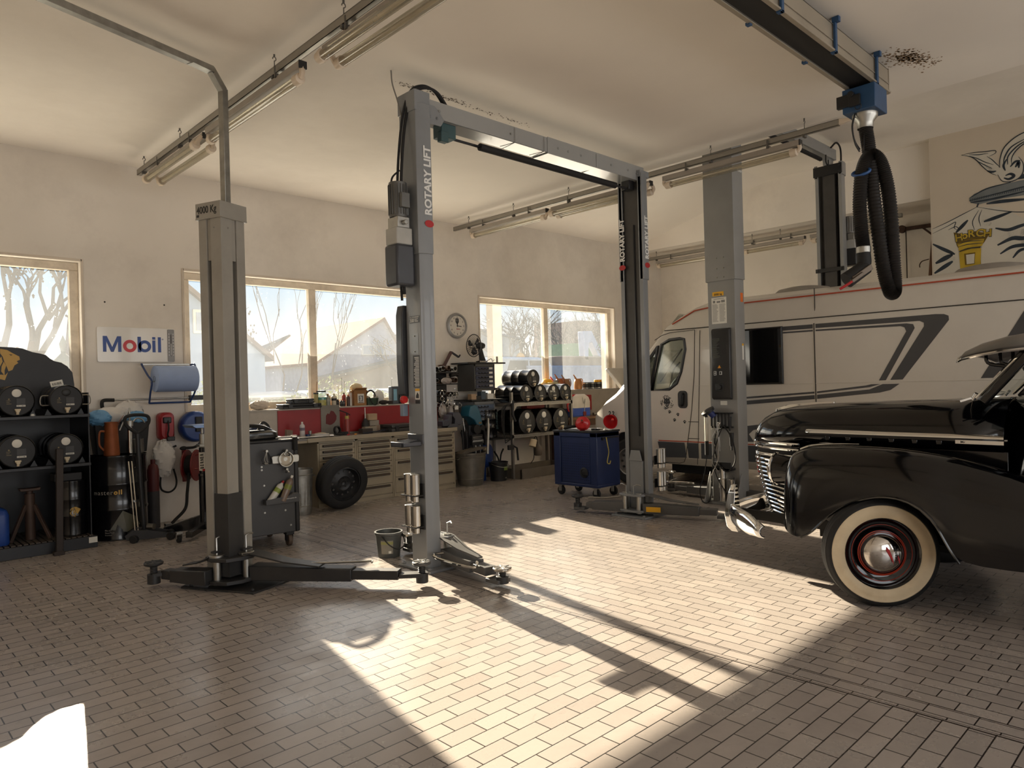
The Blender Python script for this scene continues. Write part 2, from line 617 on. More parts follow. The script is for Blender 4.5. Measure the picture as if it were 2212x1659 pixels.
for i, (a, b) in enumerate(WIN):
    window(i + 1, a, b, WZ0, WZ1, 9.13, [MULL[i]], pane_m, wl[i])
    t = MB()
    t.box(a - .02, 8.985, WZ1, b + .02, 9.0, WZ1 + .03)
    t.box(a - .03, 8.985, WZ0, a, 9.0, WZ1 + .03)
    t.box(b, 8.985, WZ0, b + .03, 9.0, WZ1 + .03)
    t.box(a, 8.96, WZ0 - .04, b, 9.09, WZ0 + .005)
    struct(t.build('trim_%d' % (i + 1), plaster_l, bevel=0.006), 'rounded painted reveal edge around the window')
for i, (a, b, c, d) in enumerate(BACK):
    w = window(i + 4, a, b, c, d, YB - .15, [a + (b - a) / 3, a + 2 * (b - a) / 3], pane_b, 'glazed gate panel in the wall behind the camera')
UP_FILL = 42
def opening_light(x0, x1, z0, z1, y, ry, watts=0.0, col=(1, 1, 1)):
    """sky light entering through a window or gate opening"""
    l = bpy.data.lights.new('window_daylight', 'AREA')
    l.shape = 'RECTANGLE'
    l.size = x1 - x0
    l.size_y = z1 - z0
    if watts:
        l.energy = watts
        l.color = col
    else:
        l.cycles.is_portal = True
    o = bpy.data.objects.new('window_daylight', l)
    COL.objects.link(o)
    o.location = ((x0 + x1) / 2, y, (z0 + z1) / 2)
    o.rotation_euler = (ry, 0, 0)
for a, b in WIN:
    opening_light(a, b, WZ0, WZ1, 9.3, R(-90))
    # added fill lamp tilted up to brighten the ceiling, standing in for yard bounce
    opening_light(a + .15, b - .15, WZ0 + .15, WZ1 - .15, 9.28, R(-140), UP_FILL, (1.0, 0.90, 0.74))
for a, b, c, d in BACK:
    opening_light(a, b, c, d, YB - .02, R(90), 95, (1.0, 0.98, 0.96))  # added fill lamps in the unseen gate openings behind the camera
# brown stain and dark specks scattered on the ceiling
def specks(nm, label, pts, n, sx, sy, m, r0, r1):
    r_ = random.Random(len(nm))
    mb = MB()
    for i in range(n):
        a, b = pts[r_.randrange(len(pts) - 1)], None
        k = pts.index(a)
        b = pts[k + 1]
        t = r_.random()
        x = a[0] + (b[0] - a[0]) * t + r_.gauss(0, sx)
        y = a[1] + (b[1] - a[1]) * t + r_.gauss(0, sy)
        r = r_.uniform(r0, r1)
        mb.add([(x + r * math.cos(q) * r_.uniform(.6, 1.8), y + r * math.sin(q), 4.189) for q in (0, 1.1, 2.2, 3.3, 4.4, 5.4)], [(0, 1, 2, 3, 4, 5)])
    o = mb.build(nm, m, smooth=0)
    tag(o, label, 'stain', kind='stuff')
specks('oil_stain', 'brown spatter stain on the ceiling beside the exhaust rail end', [(6.45, 2.02), (6.6, 1.94), (6.62, 1.92), (6.9, 1.83)], 420, .07, .05, M('stain_brown', (146, 120, 90), .9), .003, .012)
specks('soot_marks', 'dark scuff marks on the ceiling above the middle lift beam', [(3.66, 5.12), (4.0, 5.1), (4.4, 5.1), (5.2, 5.12)], 200, .05, .02, M('stain_soot', (96, 84, 72), .9), .002, .009)  # dark specks strewn along a line above the beam

# ---------------------------------------------------------------- shared metals
lift_grey = M('lift_grey_paint', (128, 131, 134), 0.38, var=0.05, scale=3, coat=0.25, dirt=(92, 88, 84), dirt_amt=0.22)
lift_dark = M('lift_inner_dark', (62, 60, 58), 0.45, var=0.15, scale=6, dirt=(28, 26, 24), dirt_amt=0.5)
old_grey = M('old_lift_grey_paint', (148, 144, 136), 0.42, var=0.06, scale=4, coat=0.1, dirt=(88, 80, 72), dirt_amt=0.35)
arm_grey = M('arm_grey_paint', (88, 88, 88), 0.42, var=0.1, scale=6, dirt=(48, 46, 44), dirt_amt=0.4)
arm_dark = M('arm_dark_paint', (44, 44, 45), 0.45, var=0.15, scale=7, dirt=(80, 74, 68), dirt_amt=0.25)
steel = M('bright_steel', (196, 192, 184), 0.22, 1.0, var=0.06, scale=10)
zinc = M('zinc_steel', (170, 168, 162), 0.38, 1.0, var=0.1, scale=12)
chrome = M('chrome', (228, 228, 226), 0.06, 1.0, var=0.02)
black_plastic = M('black_plastic', (30, 30, 31), 0.42, var=0.1)
black_rubber = M('black_rubber', (24, 23, 23), 0.75, var=0.15, scale=20, bump=0.2)
white_print = M('white_print', (225, 225, 222), 0.5, var=0.02)
black_print = M('black_print', (22, 22, 22), 0.5, var=0.02)
red_print = M('red_print', (170, 30, 34), 0.45, var=0.05)
yellow_print = M('yellow_print', (236, 178, 30), 0.5, var=0.05)
gold_print = M('gold_print', (190, 150, 62), 0.4, var=0.05)
paper = M('paper_white', (224, 222, 214), 0.7, var=0.03)
galv = M('galvanised', (150, 148, 142), 0.42, 0.85, var=0.18, scale=14)

def bolt(mb, c, ax, r=0.012, h=0.01):
    c = Vector(c)
    ax = Vector(ax).normalized()
    mb.cyl(c, c + ax * h, r, n=6)
    mb.cyl(c + ax * h, c + ax * (h + .006), r * .55, n=8)

def column_poly(back, mouth, depth, lip=.05, t=.012):
    """plan outline of a C-shaped lift column: back at x=0, open side at x=depth"""
    b, m = back / 2, mouth / 2
    outer = [(0, -b), (depth * .45, -m), (depth, -m), (depth, -m + lip), (depth - t, -m + lip), (depth - t, -m + t), (depth * .45, -m + t), (t, -b + t)]
    return outer + [(x, -y) for x, y in outer[::-1]]

def lift_post(root, x0, y0, sgn, back, mouth, depth, ztop, zs, sl=.012, face_name='column', m=lift_grey):
    """column from the floor plus the wider telescoped sleeve above zs; sgn=+1 opens towards +x"""
    pl_ = column_poly(back, mouth, depth)
    mb = MB().prism(pl_, (0, 0, .02), (sgn, 0, 0), (0, 1, 0), (0, 0, ztop - .06))
    mb.xf(Matrix.Translation((x0, y0, 0)))
    c = mb.build(face_name, m, root, bevel=.004)
    p2_ = column_poly(back + 2 * sl, mouth + 2 * sl, depth + sl)
    mb = MB().prism(p2_, (-sl * sgn, 0, zs), (sgn, 0, 0), (0, 1, 0), (0, 0, ztop - zs))
    mb.xf(Matrix.Translation((x0, y0, 0)))
    mb.build('sleeve', m, root, bevel=.004)
    return c

def arm_pad(root, c, zt, mat_disc, name='arm_pad', zb=.03):
    """screw-up lifting pad: foot block, threaded spindle, grooved disc"""
    x, y = c
    mb = MB()
    mb.cyl((x, y, zb), (x, y, zb + (zt - zb) * .45), .048, n=20)
    mb.cyl((x, y, zb + (zt - zb) * .45), (x, y, zt - .03), .026, n=16)
    for i in range(4):
        z = zb + (zt - zb) * (.5 + .08 * i)
        mb.lathe([(.026, z), (.030, z + .004), (.026, z + .008)], (x, y, 0), n=16, cap=False)
    p = mb.build(name, arm_dark, root, bevel=.002)
    d = MB().lathe([(.0, zt - .032), (.05, zt - .03), (.07, zt - .022), (.072, zt - .006), (.066, zt)], (x, y, 0), n=24)
    for a in range(6):
        t = a * PI / 3
        d.beam((x + .02 * math.cos(t), y + .02 * math.sin(t), zt), (x + .066 * math.cos(t), y + .066 * math.sin(t), zt), .012, .008)
    d.build('pad_disc', mat_disc, p, bevel=.002)
    return p

def tele_arm(root, p0, p1, z0, z1, w, split=.62, m=arm_grey, taper=True, name='swing_arm'):
    """box-section swing arm from pivot p0 to tip p1: outer box, then a thinner inner box"""
    p0, p1 = Vector((*p0, 0)), Vector((*p1, 0))
    pm = p0.lerp(p1, split)
    d = (p1 - p0).normalized()
    n = Vector((-d.y, d.x, 0))
    mb = MB()
    za = z0 + (z1 - z0)
    def ring(p, w, a, b):
        return [p - n * w / 2 + Vector((0, 0, a)), p + n * w / 2 + Vector((0, 0, a)), p + n * w / 2 + Vector((0, 0, b)), p - n * w / 2 + Vector((0, 0, b))]
    mb.loft([ring(p0, w, z0, z1), ring(p0.lerp(pm, .5), w, z0, z1 - .01), ring(pm, w * .9, z0, z1 - .02)])
    a = mb.build(name, m, root, bevel=.006)
    i = MB().loft([ring(pm - d * .05, w * .72, z0 + .012, z1 - .034), ring(p1 - d * .02, w * .7, z0 + .012, z1 - .034)])
    i.build('arm_extension', m, a, bevel=.005)
    return a

# ---------------------------------------------------------------- middle two-post lift
LA = 'grey two-post car lift in the middle with white lettering on its posts'
lift = thing('two_post_lift', LA, 'car lift', (3.55, 4.85, 0))
O = Vector((3.55, 4.85, 0))
def L_(x, y, z):
    return (x - O.x, y - O.y, z)
lift_post(lift, 0, 0, 1, .20, .255, .125, 3.88, 2.63, face_name='column')
lift_post(lift, 6.755 - O.x, .0, -1, .24, .31, .14, 3.87, 2.67, face_name='column')
# base plates
b = MB().box(-.06, -.22, 0, .34, .22, .022)
for sx, sy in ((-.03, -.18), (-.03, .18), (.3, -.18), (.3, .18)):
    bolt(b, (sx, sy, .022), (0, 0, 1), .016, .014)
b.build('base_plate', lift_grey, lift, bevel=.003)
b = MB().box(2.86, -.24, 0, 3.27, .22, .022)
for sx, sy in ((2.9, -.2), (2.9, .18), (3.24, -.2), (3.24, .18)):
    bolt(b, (sx, sy, .022), (0, 0, 1), .016, .014)
b.build('base_plate', lift_grey, lift, bevel=.003)
# crossbeam
b = MB()
b.box(.02, -.10, 3.80, 1.75, -.094, 3.95)
b.box(.02, .094, 3.80, 1.75, .10, 3.95)
b.box(.02, -.10, 3.80, 1.75, .10, 3.806)
b.box(1.6, -.108, 3.795, 3.2, -.10, 3.955)
b.box(1.6, .10, 3.795, 3.2, .108, 3.955)
b.box(1.6, -.108, 3.79, 3.2, .108, 3.797)
for x in (.25, 1.1, 1.75, 1.9, 2.1, 2.6, 2.9):
    bolt(b, (x, -.108, 3.87), (0, -1, 0), .012, .008)
for x in (1.15, 1.55, 2.35):
    b.cyl((x, -.112, 3.94), (x, -.112, 3.80), .004, n=6)
    b.beam((x, -.112, 3.80), (x, .1, 3.785), .006, .006)
cb = b.build('crossbeam', M('beam_paint_gloss', (150, 151, 150), 0.16, var=0.04, scale=3, coat=0.4, spec=0.7), lift, bevel=.002)
b = MB().box(-.02, -.12, 3.82, .14, .12, 3.99)
b.prism([(0, 0), (.26, 0), (.3, .06), (.2, .16), (0, .16)], (.0, -.112, 3.74), (1, 0, 0), (0, 0, 1), (0, .01, 0))
for x in (.04, .14, .22):
    bolt(b, (x, -.113, 3.80), (0, -1, 0), .014, .01)
b.build('head_bracket', lift_grey, lift, bevel=.004)
b = MB().box(3.06, -.155, 3.83, 3.23, .155, 3.90)
for y in (-.12, .12):
    bolt(b, (3.06, y, 3.86), (-1, 0, 0), .014, .008)
b.build('head_cap', lift_grey, lift, bevel=.01)
# padded safety bar under the beam
b = MB().cyl((.36, -.02, 3.70), (.78, -.02, 3.70), .012, n=10)
b.cyl((2.78, -.02, 3.70), (3.02, -.02, 3.70), .012, n=10)
b.cyl((.7, -.02, 3.70), (2.8, -.02, 3.70), .012, n=10)
sb = b.build('safety_bar', black_plastic, lift)
MB().cyl((.78, -.02, 3.70), (2.78, -.02, 3.70), .034, n=14).build('foam_sleeve', black_rubber, sb)
b = MB().box(.30, -.07, 3.68, .46, .05, 3.80).box(.28, -.09, 3.63, .36, -.03, 3.72)
b.build('limit_switch', M('switch_teal', (52, 80, 84), .5), lift, bevel=.006)
MB().box(2.98, -.06, 3.69, 3.08, .05, 3.80).build('limit_bracket', black_plastic, lift, bevel=.006)
# hydraulic hose and cable loops
h = MB().tube(smoothpath([(-.07, .02, 2.3), (-.10, .0, 2.8), (-.085, .0, 3.3), (-.03, .0, 3.75), (.03, -.03, 3.98), (.15, -.05, 4.06), (.28, -.05, 4.05), (.40, -.04, 3.95)], 8), .013, 8)
h.tube(smoothpath([(-.075, .05, 2.25), (-.115, .03, 2.8), (-.10, .03, 3.3), (-.05, .02, 3.75), (.02, .0, 4.0), (.14, -.02, 4.085), (.27, -.02, 4.07), (.39, -.02, 3.95)], 8), .011, 8)
h.tube(smoothpath([(-.09, .02, 3.05), (-.16, .03, 3.12), (-.16, .03, 3.25), (-.09, .02, 3.33)], 6), .008, 6)
h.build('hydraulic_hose', black_rubber, lift)
MB().tube(smoothpath([(-.02, .06, 3.8), (-.05, .08, 3.95), (-.08, .10, 4.08), (-.09, .10, 4.19)], 6), .006, 6).build('ceiling_cable', M('grey_cable', (120, 116, 110), .6), lift)
# pump unit on the outer side of the post
b = MB().cyl((-.11, .02, 2.93), (-.11, .02, 3.22), .075, n=20)
for i in range(20):
    t = 2 * PI * i / 20
    b.beam((-.11 + .076 * math.cos(t), .02 + .076 * math.sin(t), 2.95), (-.11 + .076 * math.cos(t), .02 + .076 * math.sin(t), 3.2), .006, .014, (math.cos(t), math.sin(t), 0))
b.box(-.15, -.09, 3.0, -.07, -.05, 3.12)
pu = b.build('pump_motor', M('pump_metal', (106, 106, 104), .45, .6), lift, bevel=.003)
MB().box(-.17, -.05, 2.84, -.05, .09, 2.93).cyl((-.11, -.09, 2.88), (-.11, -.05, 2.88), .02, n=12).build('pump_valve_block', zinc, lift, bevel=.004)
MB().box(-.20, -.07, 2.36, -.02, .11, 2.70).build('pump_oil_tank', M('tank_dark', (58, 60, 66), .4), lift, bevel=.02)
MB().box(-.19, -.06, 2.70, -.03, .10, 2.84).build('pump_tank_neck', M('tank_pale', (172, 170, 164), .5), lift, bevel=.01)
# control box on the outer side
b = MB().prism([(.08, 0), (-.03, .04), (-.045, .3), (-.038, .72), (-.02, .80), (.08, .80)], (0, .115, 1.42), (1, 0, 0), (0, 0, 1), (0, .09, 0))
cbx = b.build('control_box', M('control_dark', (56, 58, 62), .4, coat=.1), lift, bevel=.008)
MB().cyl((-.045, .115, 1.42), (-.045, .085, 1.42), .035, .03, n=16).build('main_switch', M('switch_red', (190, 36, 34), .35), cbx, bevel=.003)
MB().box(-.05, .11, 1.28, .0, .16, 1.38).build('socket_box', M('socket_blue', (120, 134, 150), .45), cbx, bevel=.006)
# stickers and the tool ledge on the post
def post1_face(nm, m, y, z0, w, h):
    """sticker on the outer face of the left post; y is its left edge as seen"""
    return MB().box(-.0025, y - w, z0, -.0005, y, z0 + h).build(nm, m, lift, smooth=0)
wl_ = post1_face('warning_label', M('label_dark', (70, 70, 72), .5), .02, 1.52, .09, .27)
q = MB()
for i in range(20):
    q.box(-.0032, -.065, 1.53 + i * .0125, -.0026, .01 - rnd.uniform(0, .03), 1.536 + i * .0125)
q.build('printed_lines', white_print, wl_, smooth=0)
post1_face('warning_label', yellow_print, .0, 1.49, .06, .02)
w_ = post1_face('warning_label', paper, .0, 1.42, .06, .07)
MB().prism([(-.02, 0), (.02, 0), (.02, .02), (.0, .05), (-.02, .03)], (-.0026, -.03, 1.43), (0, 1, 0), (0, 0, 1), (-.0006, 0, 0)).build('pictogram', black_print, w_, smooth=0)
post1_face('warning_label', black_print, .0, 1.385, .06, .03)
w = MB().box(-.0025, -.085, 2.06, -.0005, .055, 2.12).build('capacity_plate', M('plate_dark', (60, 62, 66), .4), lift, smooth=0)
text('3500 KG', .042, white_print, (-.003, .05, 2.068), (0, -1, 0), (0, 0, 1), 'lettering', w, .0006, .0006, sx=.74)
text('MAX. LIFT CAPACITY', .015, white_print, (-.003, .05, 2.103), (0, -1, 0), (0, 0, 1), 'lettering', w, .0002, .0006, sx=.9)
MB().box(-.002, -.06, 1.80, 0, .04, 1.97).build('cover_plate', M('cover_steel', (128, 130, 132), .35, .3), lift, smooth=0)
for z in (1.82, 1.95):
    b = MB()
    bolt(b, (-.002, -.01, z), (-1, 0, 0), .007, .004)
    b.build('screw', zinc, lift)
# lettering running up the posts
text('ROTARY LIFT', .098, white_print, (.112, -.1405, 2.95), (0, 0, 1), (-1, 0, 0), 'lettering', lift, .003, .0008, sx=.98)
text('ROTARY LIFT', .088, white_print, (3.058, .088, 2.90), (0, 0, 1), (0, 1, 0), 'lettering', lift, .003, .0008, sx=.92)
text('ROTARY LIFT', .088, white_print, (3.168, -.168, 2.90), (0, 0, 1), (-1, 0, 0), 'lettering', lift, .003, .0008, sx=.92)
for ax, c in (((0, -1, 0), (.085, -.141, 2.88)), ((-1, 0, 0), (3.057, .12, 2.83)), ((0, -1, 0), (3.14, -.168, 2.83))):
    bd = MB().lathe([(0, 0), (1, 0), (1, .002), (0, .002)], (0, 0, 0), (0, 0, 1), 24)
    ex = Vector((1, 0, 0)) if ax[1] else Vector((0, -1, 0))
    bd.xf(basis(ex, (0, 0, 1), c) @ Matrix.Diagonal((.046, .03, 1, 1)))
    bd.build('emblem', red_print, lift, smooth=0)
MB().box(3.09, -.11, .35, 3.19, .11, 3.83).build('slide_rail', lift_dark, lift)
MB().cyl((3.085, -.03, .9), (3.085, -.03, 3.3), .012, n=8).build('chain', black_plastic, lift)
# tool ledge hung on the outer face of the left post
b = MB().box(-.012, -.10, 1.05, 0, .11, 1.13)
b.box(-.20, -.08, 1.035, -.012, -.065, 1.07).box(-.20, .075, 1.035, -.012, .09, 1.07).box(-.20, -.08, 1.035, -.188, .09, 1.075)
b.box(-.20, -.08, 1.035, -.012, .09, 1.043)
for i in range(5):
    b.beam((-.19, -.06 + i * .034, 1.068), (-.015, -.05 + i * .034, 1.085), .008, .006)
b.build('adapter_tray', M('tray_steel', (86, 88, 94), .35, .3), lift, bevel=.003)
# chrome height adapters clipped on the post, two pairs one above the other
for z in (.40, .66):
    for y in (-.035, .055):
        c = MB().cyl((-.05, y, z - .09), (-.05, y, z - .03), .032, n=20)
        c.cyl((-.05, y, z - .03), (-.05, y, z + .14), .042, n=24)
        c.build('height_adapter', steel, lift, bevel=.003)
    k = MB().box(-.012, -.09, z - .06, 0, .11, z + .06)
    k.tube([(-.01, -.09, z - .035), (-.10, -.085, z - .035), (-.102, .0, z - .035), (-.10, .105, z - .035), (-.01, .11, z - .035)], .005, 6)
    k.build('adapter_clip', black_plastic, lift)
for z in (.16, .62):
    for (dx, dy) in ((3.275, -.0),):
        pass
for z in (.36, .62):
    for x in (3.245, 3.30):
        c = MB().cyl((x, -.19, z - .09), (x, -.19, z - .03), .03, n=18).cyl((x, -.19, z - .03), (x, -.19, z + .13), .038, n=20)
        c.build('height_adapter', steel, lift, bevel=.003)
    MB().box(3.2, -.15, z - .05, 3.33, -.14, z + .05).tube([(3.2, -.15, z - .035), (3.2, -.235, z - .035), (3.34, -.235, z - .035), (3.34, -.15, z - .035)], .005, 6).build('adapter_clip', black_plastic, lift)
# carriages with pivot pins
def carriage(root, x, y, sgn, m):
    mb = MB()
    for z in (.055, .235):
        mb.prism([(0, -.10), (.07, -.17), (.16, -.15), (.19, -.06), (.19, .06), (.16, .15), (.07, .17), (0, .10)], (x, y, z), (sgn, 0, 0), (0, 1, 0), (0, 0, .025))
    mb.box(x + sgn * -.02, y - .09, .05, x + sgn * .03, y + .09, .62)
    mb.prism([(-.09, 0), (.09, 0), (.06, .12), (-.06, .12)], (x + sgn * .03, y, .62), (0, 1, 0), (0, 0, 1), (sgn * .012, 0, 0))
    c = mb.build('carriage', m, root, bevel=.004)
    for s in (-1, 1):
        MB().cyl((x + sgn * .12, y + s * .095, .04), (x + sgn * .12, y + s * .095, .27), .032, n=18).build('pivot_pin', zinc, c, bevel=.003)
        MB().tube([(x + sgn * .16, y + s * .05, .26), (x + sgn * .16, y + s * .05, .35), (x + sgn * .16, y + s * .10, .37), (x + sgn * .14, y + s * .14, .36)], .006, 6).build('lock_handle', zinc, c)
    return c
carriage(lift, .10, 0, 1, lift_grey)
carriage(lift, 3.08, 0, -1, lift_grey)
def arm_guard(root, pts):
    MB().tube(smoothpath(pts, 5), .012, 8).build('foot_guard', chrome, root)
def flap(root, p0, p1, w0, w1, z0, z1, m):
    p0, p1 = Vector((*p0, 0)), Vector((*p1, 0))
    d = (p1 - p0).normalized()
    n = Vector((-d.y, d.x, 0))
    mb = MB()
    rg = []
    for t in (0, .12, .55, 1):
        p = p0.lerp(p1, t)
        z = z0 if t <= .12 else z1 + (z0 - z1) * (1 - t) * .75
        w = w0 + (w1 - w0) * t
        rg.append([p - n * w / 2 + Vector((0, 0, z)), p + n * w / 2 + Vector((0, 0, z)), p + n * w / 2 + Vector((0, 0, z + .012)), p - n * w / 2 + Vector((0, 0, z + .012))])
    mb.loft(rg)
    return mb.build('arm_gusset', m, root, bevel=.003)
a1 = tele_arm(lift, (.20, -.12), (.09, -.80), .05, .16, .15, .68)
flap(a1, (.20, -.06), (.13, -.62), .17, .05, .25, .16, arm_grey)
arm_guard(a1, [(.07, -.22, .15), (-.06, -.27, .17), (-.07, -.36, .15), (-.02, -.70, .13), (.06, -.66, .15)])
arm_pad(a1, (.085, -.92), .15, steel)
d = MB().box(.095, -.37, .075, .098, -.28, .135)
d.xf(Matrix.Translation((.01, .02, 0)))
d.build('warning_label', yellow_print, a1, smooth=0)
MB().beam((.085, -.80, .045), (.085, -.94, .045), .13, .03).build('arm_fork', arm_grey, a1, bevel=.004)
a2 = tele_arm(lift, (.20, .12), (.26, .42), .05, .16, .15, .7)
arm_pad(a2, (.265, .52), .19, steel)
MB().beam((.26, .42, .05), (.265, .54, .05), .12, .03).build('arm_fork', arm_grey, a2, bevel=.004)
a3 = tele_arm(lift, (3.02, -.12), (3.32, -.88), .05, .16, .15, .75)
flap(a3, (3.02, -.06), (3.24, -.68), .17, .05, .25, .16, arm_grey)
arm_pad(a3, (3.38, -1.0), .17, steel)
MB().beam((3.32, -.86, .045), (3.385, -1.02, .045), .13, .03).build('arm_fork', arm_grey, a3, bevel=.004)
MB().box(-.001, 0, 0, .001, .16, .055).xf(Matrix.Translation((2.985, -.36, .08)) @ Matrix.Rotation(R(21.5), 4, 'Z')).build('warning_label', yellow_print, a3, smooth=0)
a4 = tele_arm(lift, (3.0, .12), (2.84, .58), .05, .16, .15, .8)
MB().tube([(2.98, .06, .23), (2.88, .32, .19), (2.80, .5, .19)], .01, 6).build('lock_rod', zinc, a4)
arm_pad(a4, (2.81, .68), .2, arm_dark)
MB().beam((2.84, .57, .05), (2.808, .70, .05), .12, .03).build('arm_fork', arm_grey, a4, bevel=.004)
MB().box(-.001, 0, 0, .001, .15, .05).xf(Matrix.Translation((2.90, .22, .08)) @ Matrix.Rotation(R(19), 4, 'Z')).build('warning_label', yellow_print, a4, smooth=0)

# ---------------------------------------------------------------- old lift post on the left
old = thing('lift_post', 'old grey lift post on the left marked 4000 Kg with dark swing arms', 'car lift', (2.20, 5.46, 0), R(20.7))
b = MB()
b.prism([(0, .155), (.10, .155), (.10, .24), (-.0, .24)], (0, 0, .02), (1, 0, 0), (0, 1, 0), (0, 0, 2.86))
b.prism([(.155, 0), (.24, 0), (.24, .10), (.155, .10)], (0, 0, .02), (1, 0, 0), (0, 1, 0), (0, 0, 2.86))
b.box(.10, .225, .02, .24, .24, 2.88).box(.225, .10, .02, .24, .24, 2.88)
b.build('column', old_grey, old, bevel=.008)
MB().box(.11, .11, .02, .16, .16, 2.88).build('screw_shaft', arm_dark, old)
b = MB().box(.0, .0, .72, .11, .11, 2.88)
for z in (2.80,):
    bolt(b, (.0, .07, z), (-1, 0, 0), .008, .004)
    bolt(b, (.07, .0, z), (0, -1, 0), .008, .004)
b.build('cover_tube', old_grey, old, bevel=.006)
b = MB().box(.112, .012, 2.55, .152, .03, 2.88).box(.012, .112, 2.55, .03, .152, 2.88)
b.build('slot_cover', old_grey, old)
MB().box(-.004, -.004, .10, .135, .135, .74).cyl((-.006, .07, .55), (-.004, .07, .55), .01, n=10).build('carriage', arm_dark, old, bevel=.006)
c = MB().box(-.012, -.012, 2.88, .255, .255, 3.0)
c.box(-.014, -.014, 2.872, .257, .257, 2.884)
hd = c.build('head_box', old_grey, old, bevel=.004)
text('4000 Kg', .078, black_print, (-.013, .238, 2.918), (0, -1, 0), (0, 0, 1), 'lettering', hd, .0012, .0008, sx=.80)
MB().box(-.0135, .215, 2.892, -.011, .24, 2.91).build('stamp', black_print, hd, smooth=0)
# cable duct from the post up to the ceiling and away to the left
b = MB()
b.beam((.15, .10, 3.0), (.15, .10, 3.93), .055, .055, (0, 1, 0))
pv = b.build('cable_duct', galv, old, bevel=.004)
b = MB()
b.beam((.15, .10, 3.915), (.03, .10, 4.045), .055, .055, (0, 1, 0))
b.build('duct_elbow', galv, pv, bevel=.004)
b = MB()
b.beam((.045, .10, 4.04), (-3.4, .35, 4.04), .06, .05)
b.box(-.16, .06, 4.012, .04, .135, 4.016)
b.build('duct_run', galv, pv, bevel=.003)
# base plate, knuckle and swing arms
b = MB().prism([(-.02, -.26), (.36, -.26), (.42, .36), (.1, .50), (-.10, .42)], (0, 0, 0), (1, 0, 0), (0, 1, 0), (0, 0, .014))
for p in ((.02, -.21), (.33, -.2), (.36, .3), (-.05, .36)):
    bolt(b, (*p, .014), (0, 0, 1), .016, .014)
b.build('base_plate', arm_dark, old, bevel=.003)
mb = MB()
for z in (.05, .225):
    mb.prism([(-.05, .20), (-.09, .10), (-.06, -.03), (.04, -.09), (.15, -.10), (.24, -.04), (.24, .02), (.12, .10), (.08, .24)], (0, 0, z), (1, 0, 0), (0, 1, 0), (0, 0, .03))
kn = mb.build('arm_knuckle', arm_dark, old, bevel=.004)
for p in ((-.03, .10), (.13, -.04)):
    MB().cyl((*p, .04), (*p, .265), .03, n=18).cyl((*p, .255), (*p, .275), .06, n=20).build('pivot_pin', zinc, kn, bevel=.003)
    MB().tube([(p[0], p[1], .27), (p[0], p[1], .40), (p[0] + .04, p[1] + .0, .41), (p[0] + .07, p[1], .405)], .008, 6).build('lock_handle', zinc, kn)
    MB().box(p[0] - .04, p[1] - .02, .29, p[0] + .05, p[1] + .02, .305).build('lock_plate', arm_dark, kn, bevel=.003)
iv = Matrix.Rotation(R(-20.7), 4, 'Z')
def OL(x, y):
    p = iv @ Vector((x - 2.20, y - 5.46, 0))
    return (p.x, p.y)
al = tele_arm(old, (-.06, .13), OL(1.90, 6.02), .05, .165, .13, .75, arm_dark)
flap(al, (-.02, .08), OL(2.02, 5.84), .13, .10, .26, .17, arm_dark)
arm_pad(al, OL(1.83, 6.03), .2, arm_dark)
MB().beam((*OL(1.90, 6.01), .10), (*OL(1.82, 6.035), .10), .09, .03).build('arm_fork', arm_dark, al, bevel=.004)
ar = tele_arm(old, (.18, -.06), OL(3.14, 4.52), .05, .165, .14, .68, arm_dark)
flap(ar, (.14, -.02), OL(2.72, 4.98), .15, .12, .26, .165, arm_dark)
b = MB().tube([(*OL(2.62, 5.12), .18), (*OL(2.95, 4.82), .18), (*OL(3.03, 4.76), .18), (*OL(3.0, 4.72), .18)], .009, 6)
b.build('lock_rod', zinc, ar)
arm_pad(ar, OL(3.25, 4.42), .19, arm_grey)
MB().beam((*OL(3.12, 4.53), .09), (*OL(3.26, 4.41), .09), .10, .03).build('arm_fork', arm_dark, ar, bevel=.004)

# ---------------------------------------------------------------- lift around the motorhome
vl = thing('two_post_lift', 'tall grey two-post car lift standing around the white motorhome', 'car lift', (7.86, 4.44, 0))
VG = M('lift_grey_warm', (140, 140, 138), .4, var=.05, scale=3, coat=.2, dirt=(90, 86, 80), dirt_amt=.25)
lift_post(vl, 0, 0, 1, .36, .40, .19, 4.75, 2.72, .018, m=VG)
lift_post(vl, 3.50, 0, -1, .36, .40, .19, 4.80, 4.60, .012, m=VG)
MB().box(3.33, -.09, .3, 3.44, .09, 4.7).build('inner_rail', lift_dark, vl)
b = MB().box(3.28, -.215, 4.62, 3.31, .215, 4.77)
for y in (-.18, .18):
    for z in (4.65, 4.73):
        bolt(b, (3.28, y, z), (-1, 0, 0), .016, .008)
b.build('head_plate', black_plastic, vl, bevel=.004)
b = MB().box(3.275, -.215, 3.13, 3.30, .215, 3.19)
for y in (-.18, .18):
    bolt(b, (3.275, y, 3.16), (-1, 0, 0), .014, .008)
b.build('stop_bar', black_plastic, vl, bevel=.004)
b = MB().box(.02, -.08, 4.86, 3.45, .08, 5.02)
b.box(3.25, -.05, 4.77, 3.40, .05, 4.87)
b.box(.05, -.05, 4.74, .15, .05, 4.87)
b.build('crossbeam', VG, vl, bevel=.004)
MB().cyl((.4, -.02, 4.80), (3.0, -.02, 4.80), .03, n=12).build('safety_bar', black_rubber, vl)
MB().tube(smoothpath([(3.2, -.1, 5.0), (3.35, -.12, 5.1), (3.5, -.12, 5.06), (3.58, -.1, 4.9), (3.58, -.08, 4.6)], 6), .014, 6).tube(smoothpath([(3.05, -.08, 4.86), (3.0, -.1, 4.74), (3.08, -.1, 4.70), (3.14, -.08, 4.80)], 5), .01, 6).build('hydraulic_hose', black_rubber, vl)
b = MB().cyl((3.59, -.20, 3.72), (3.59, -.20, 3.98), .09, n=20)
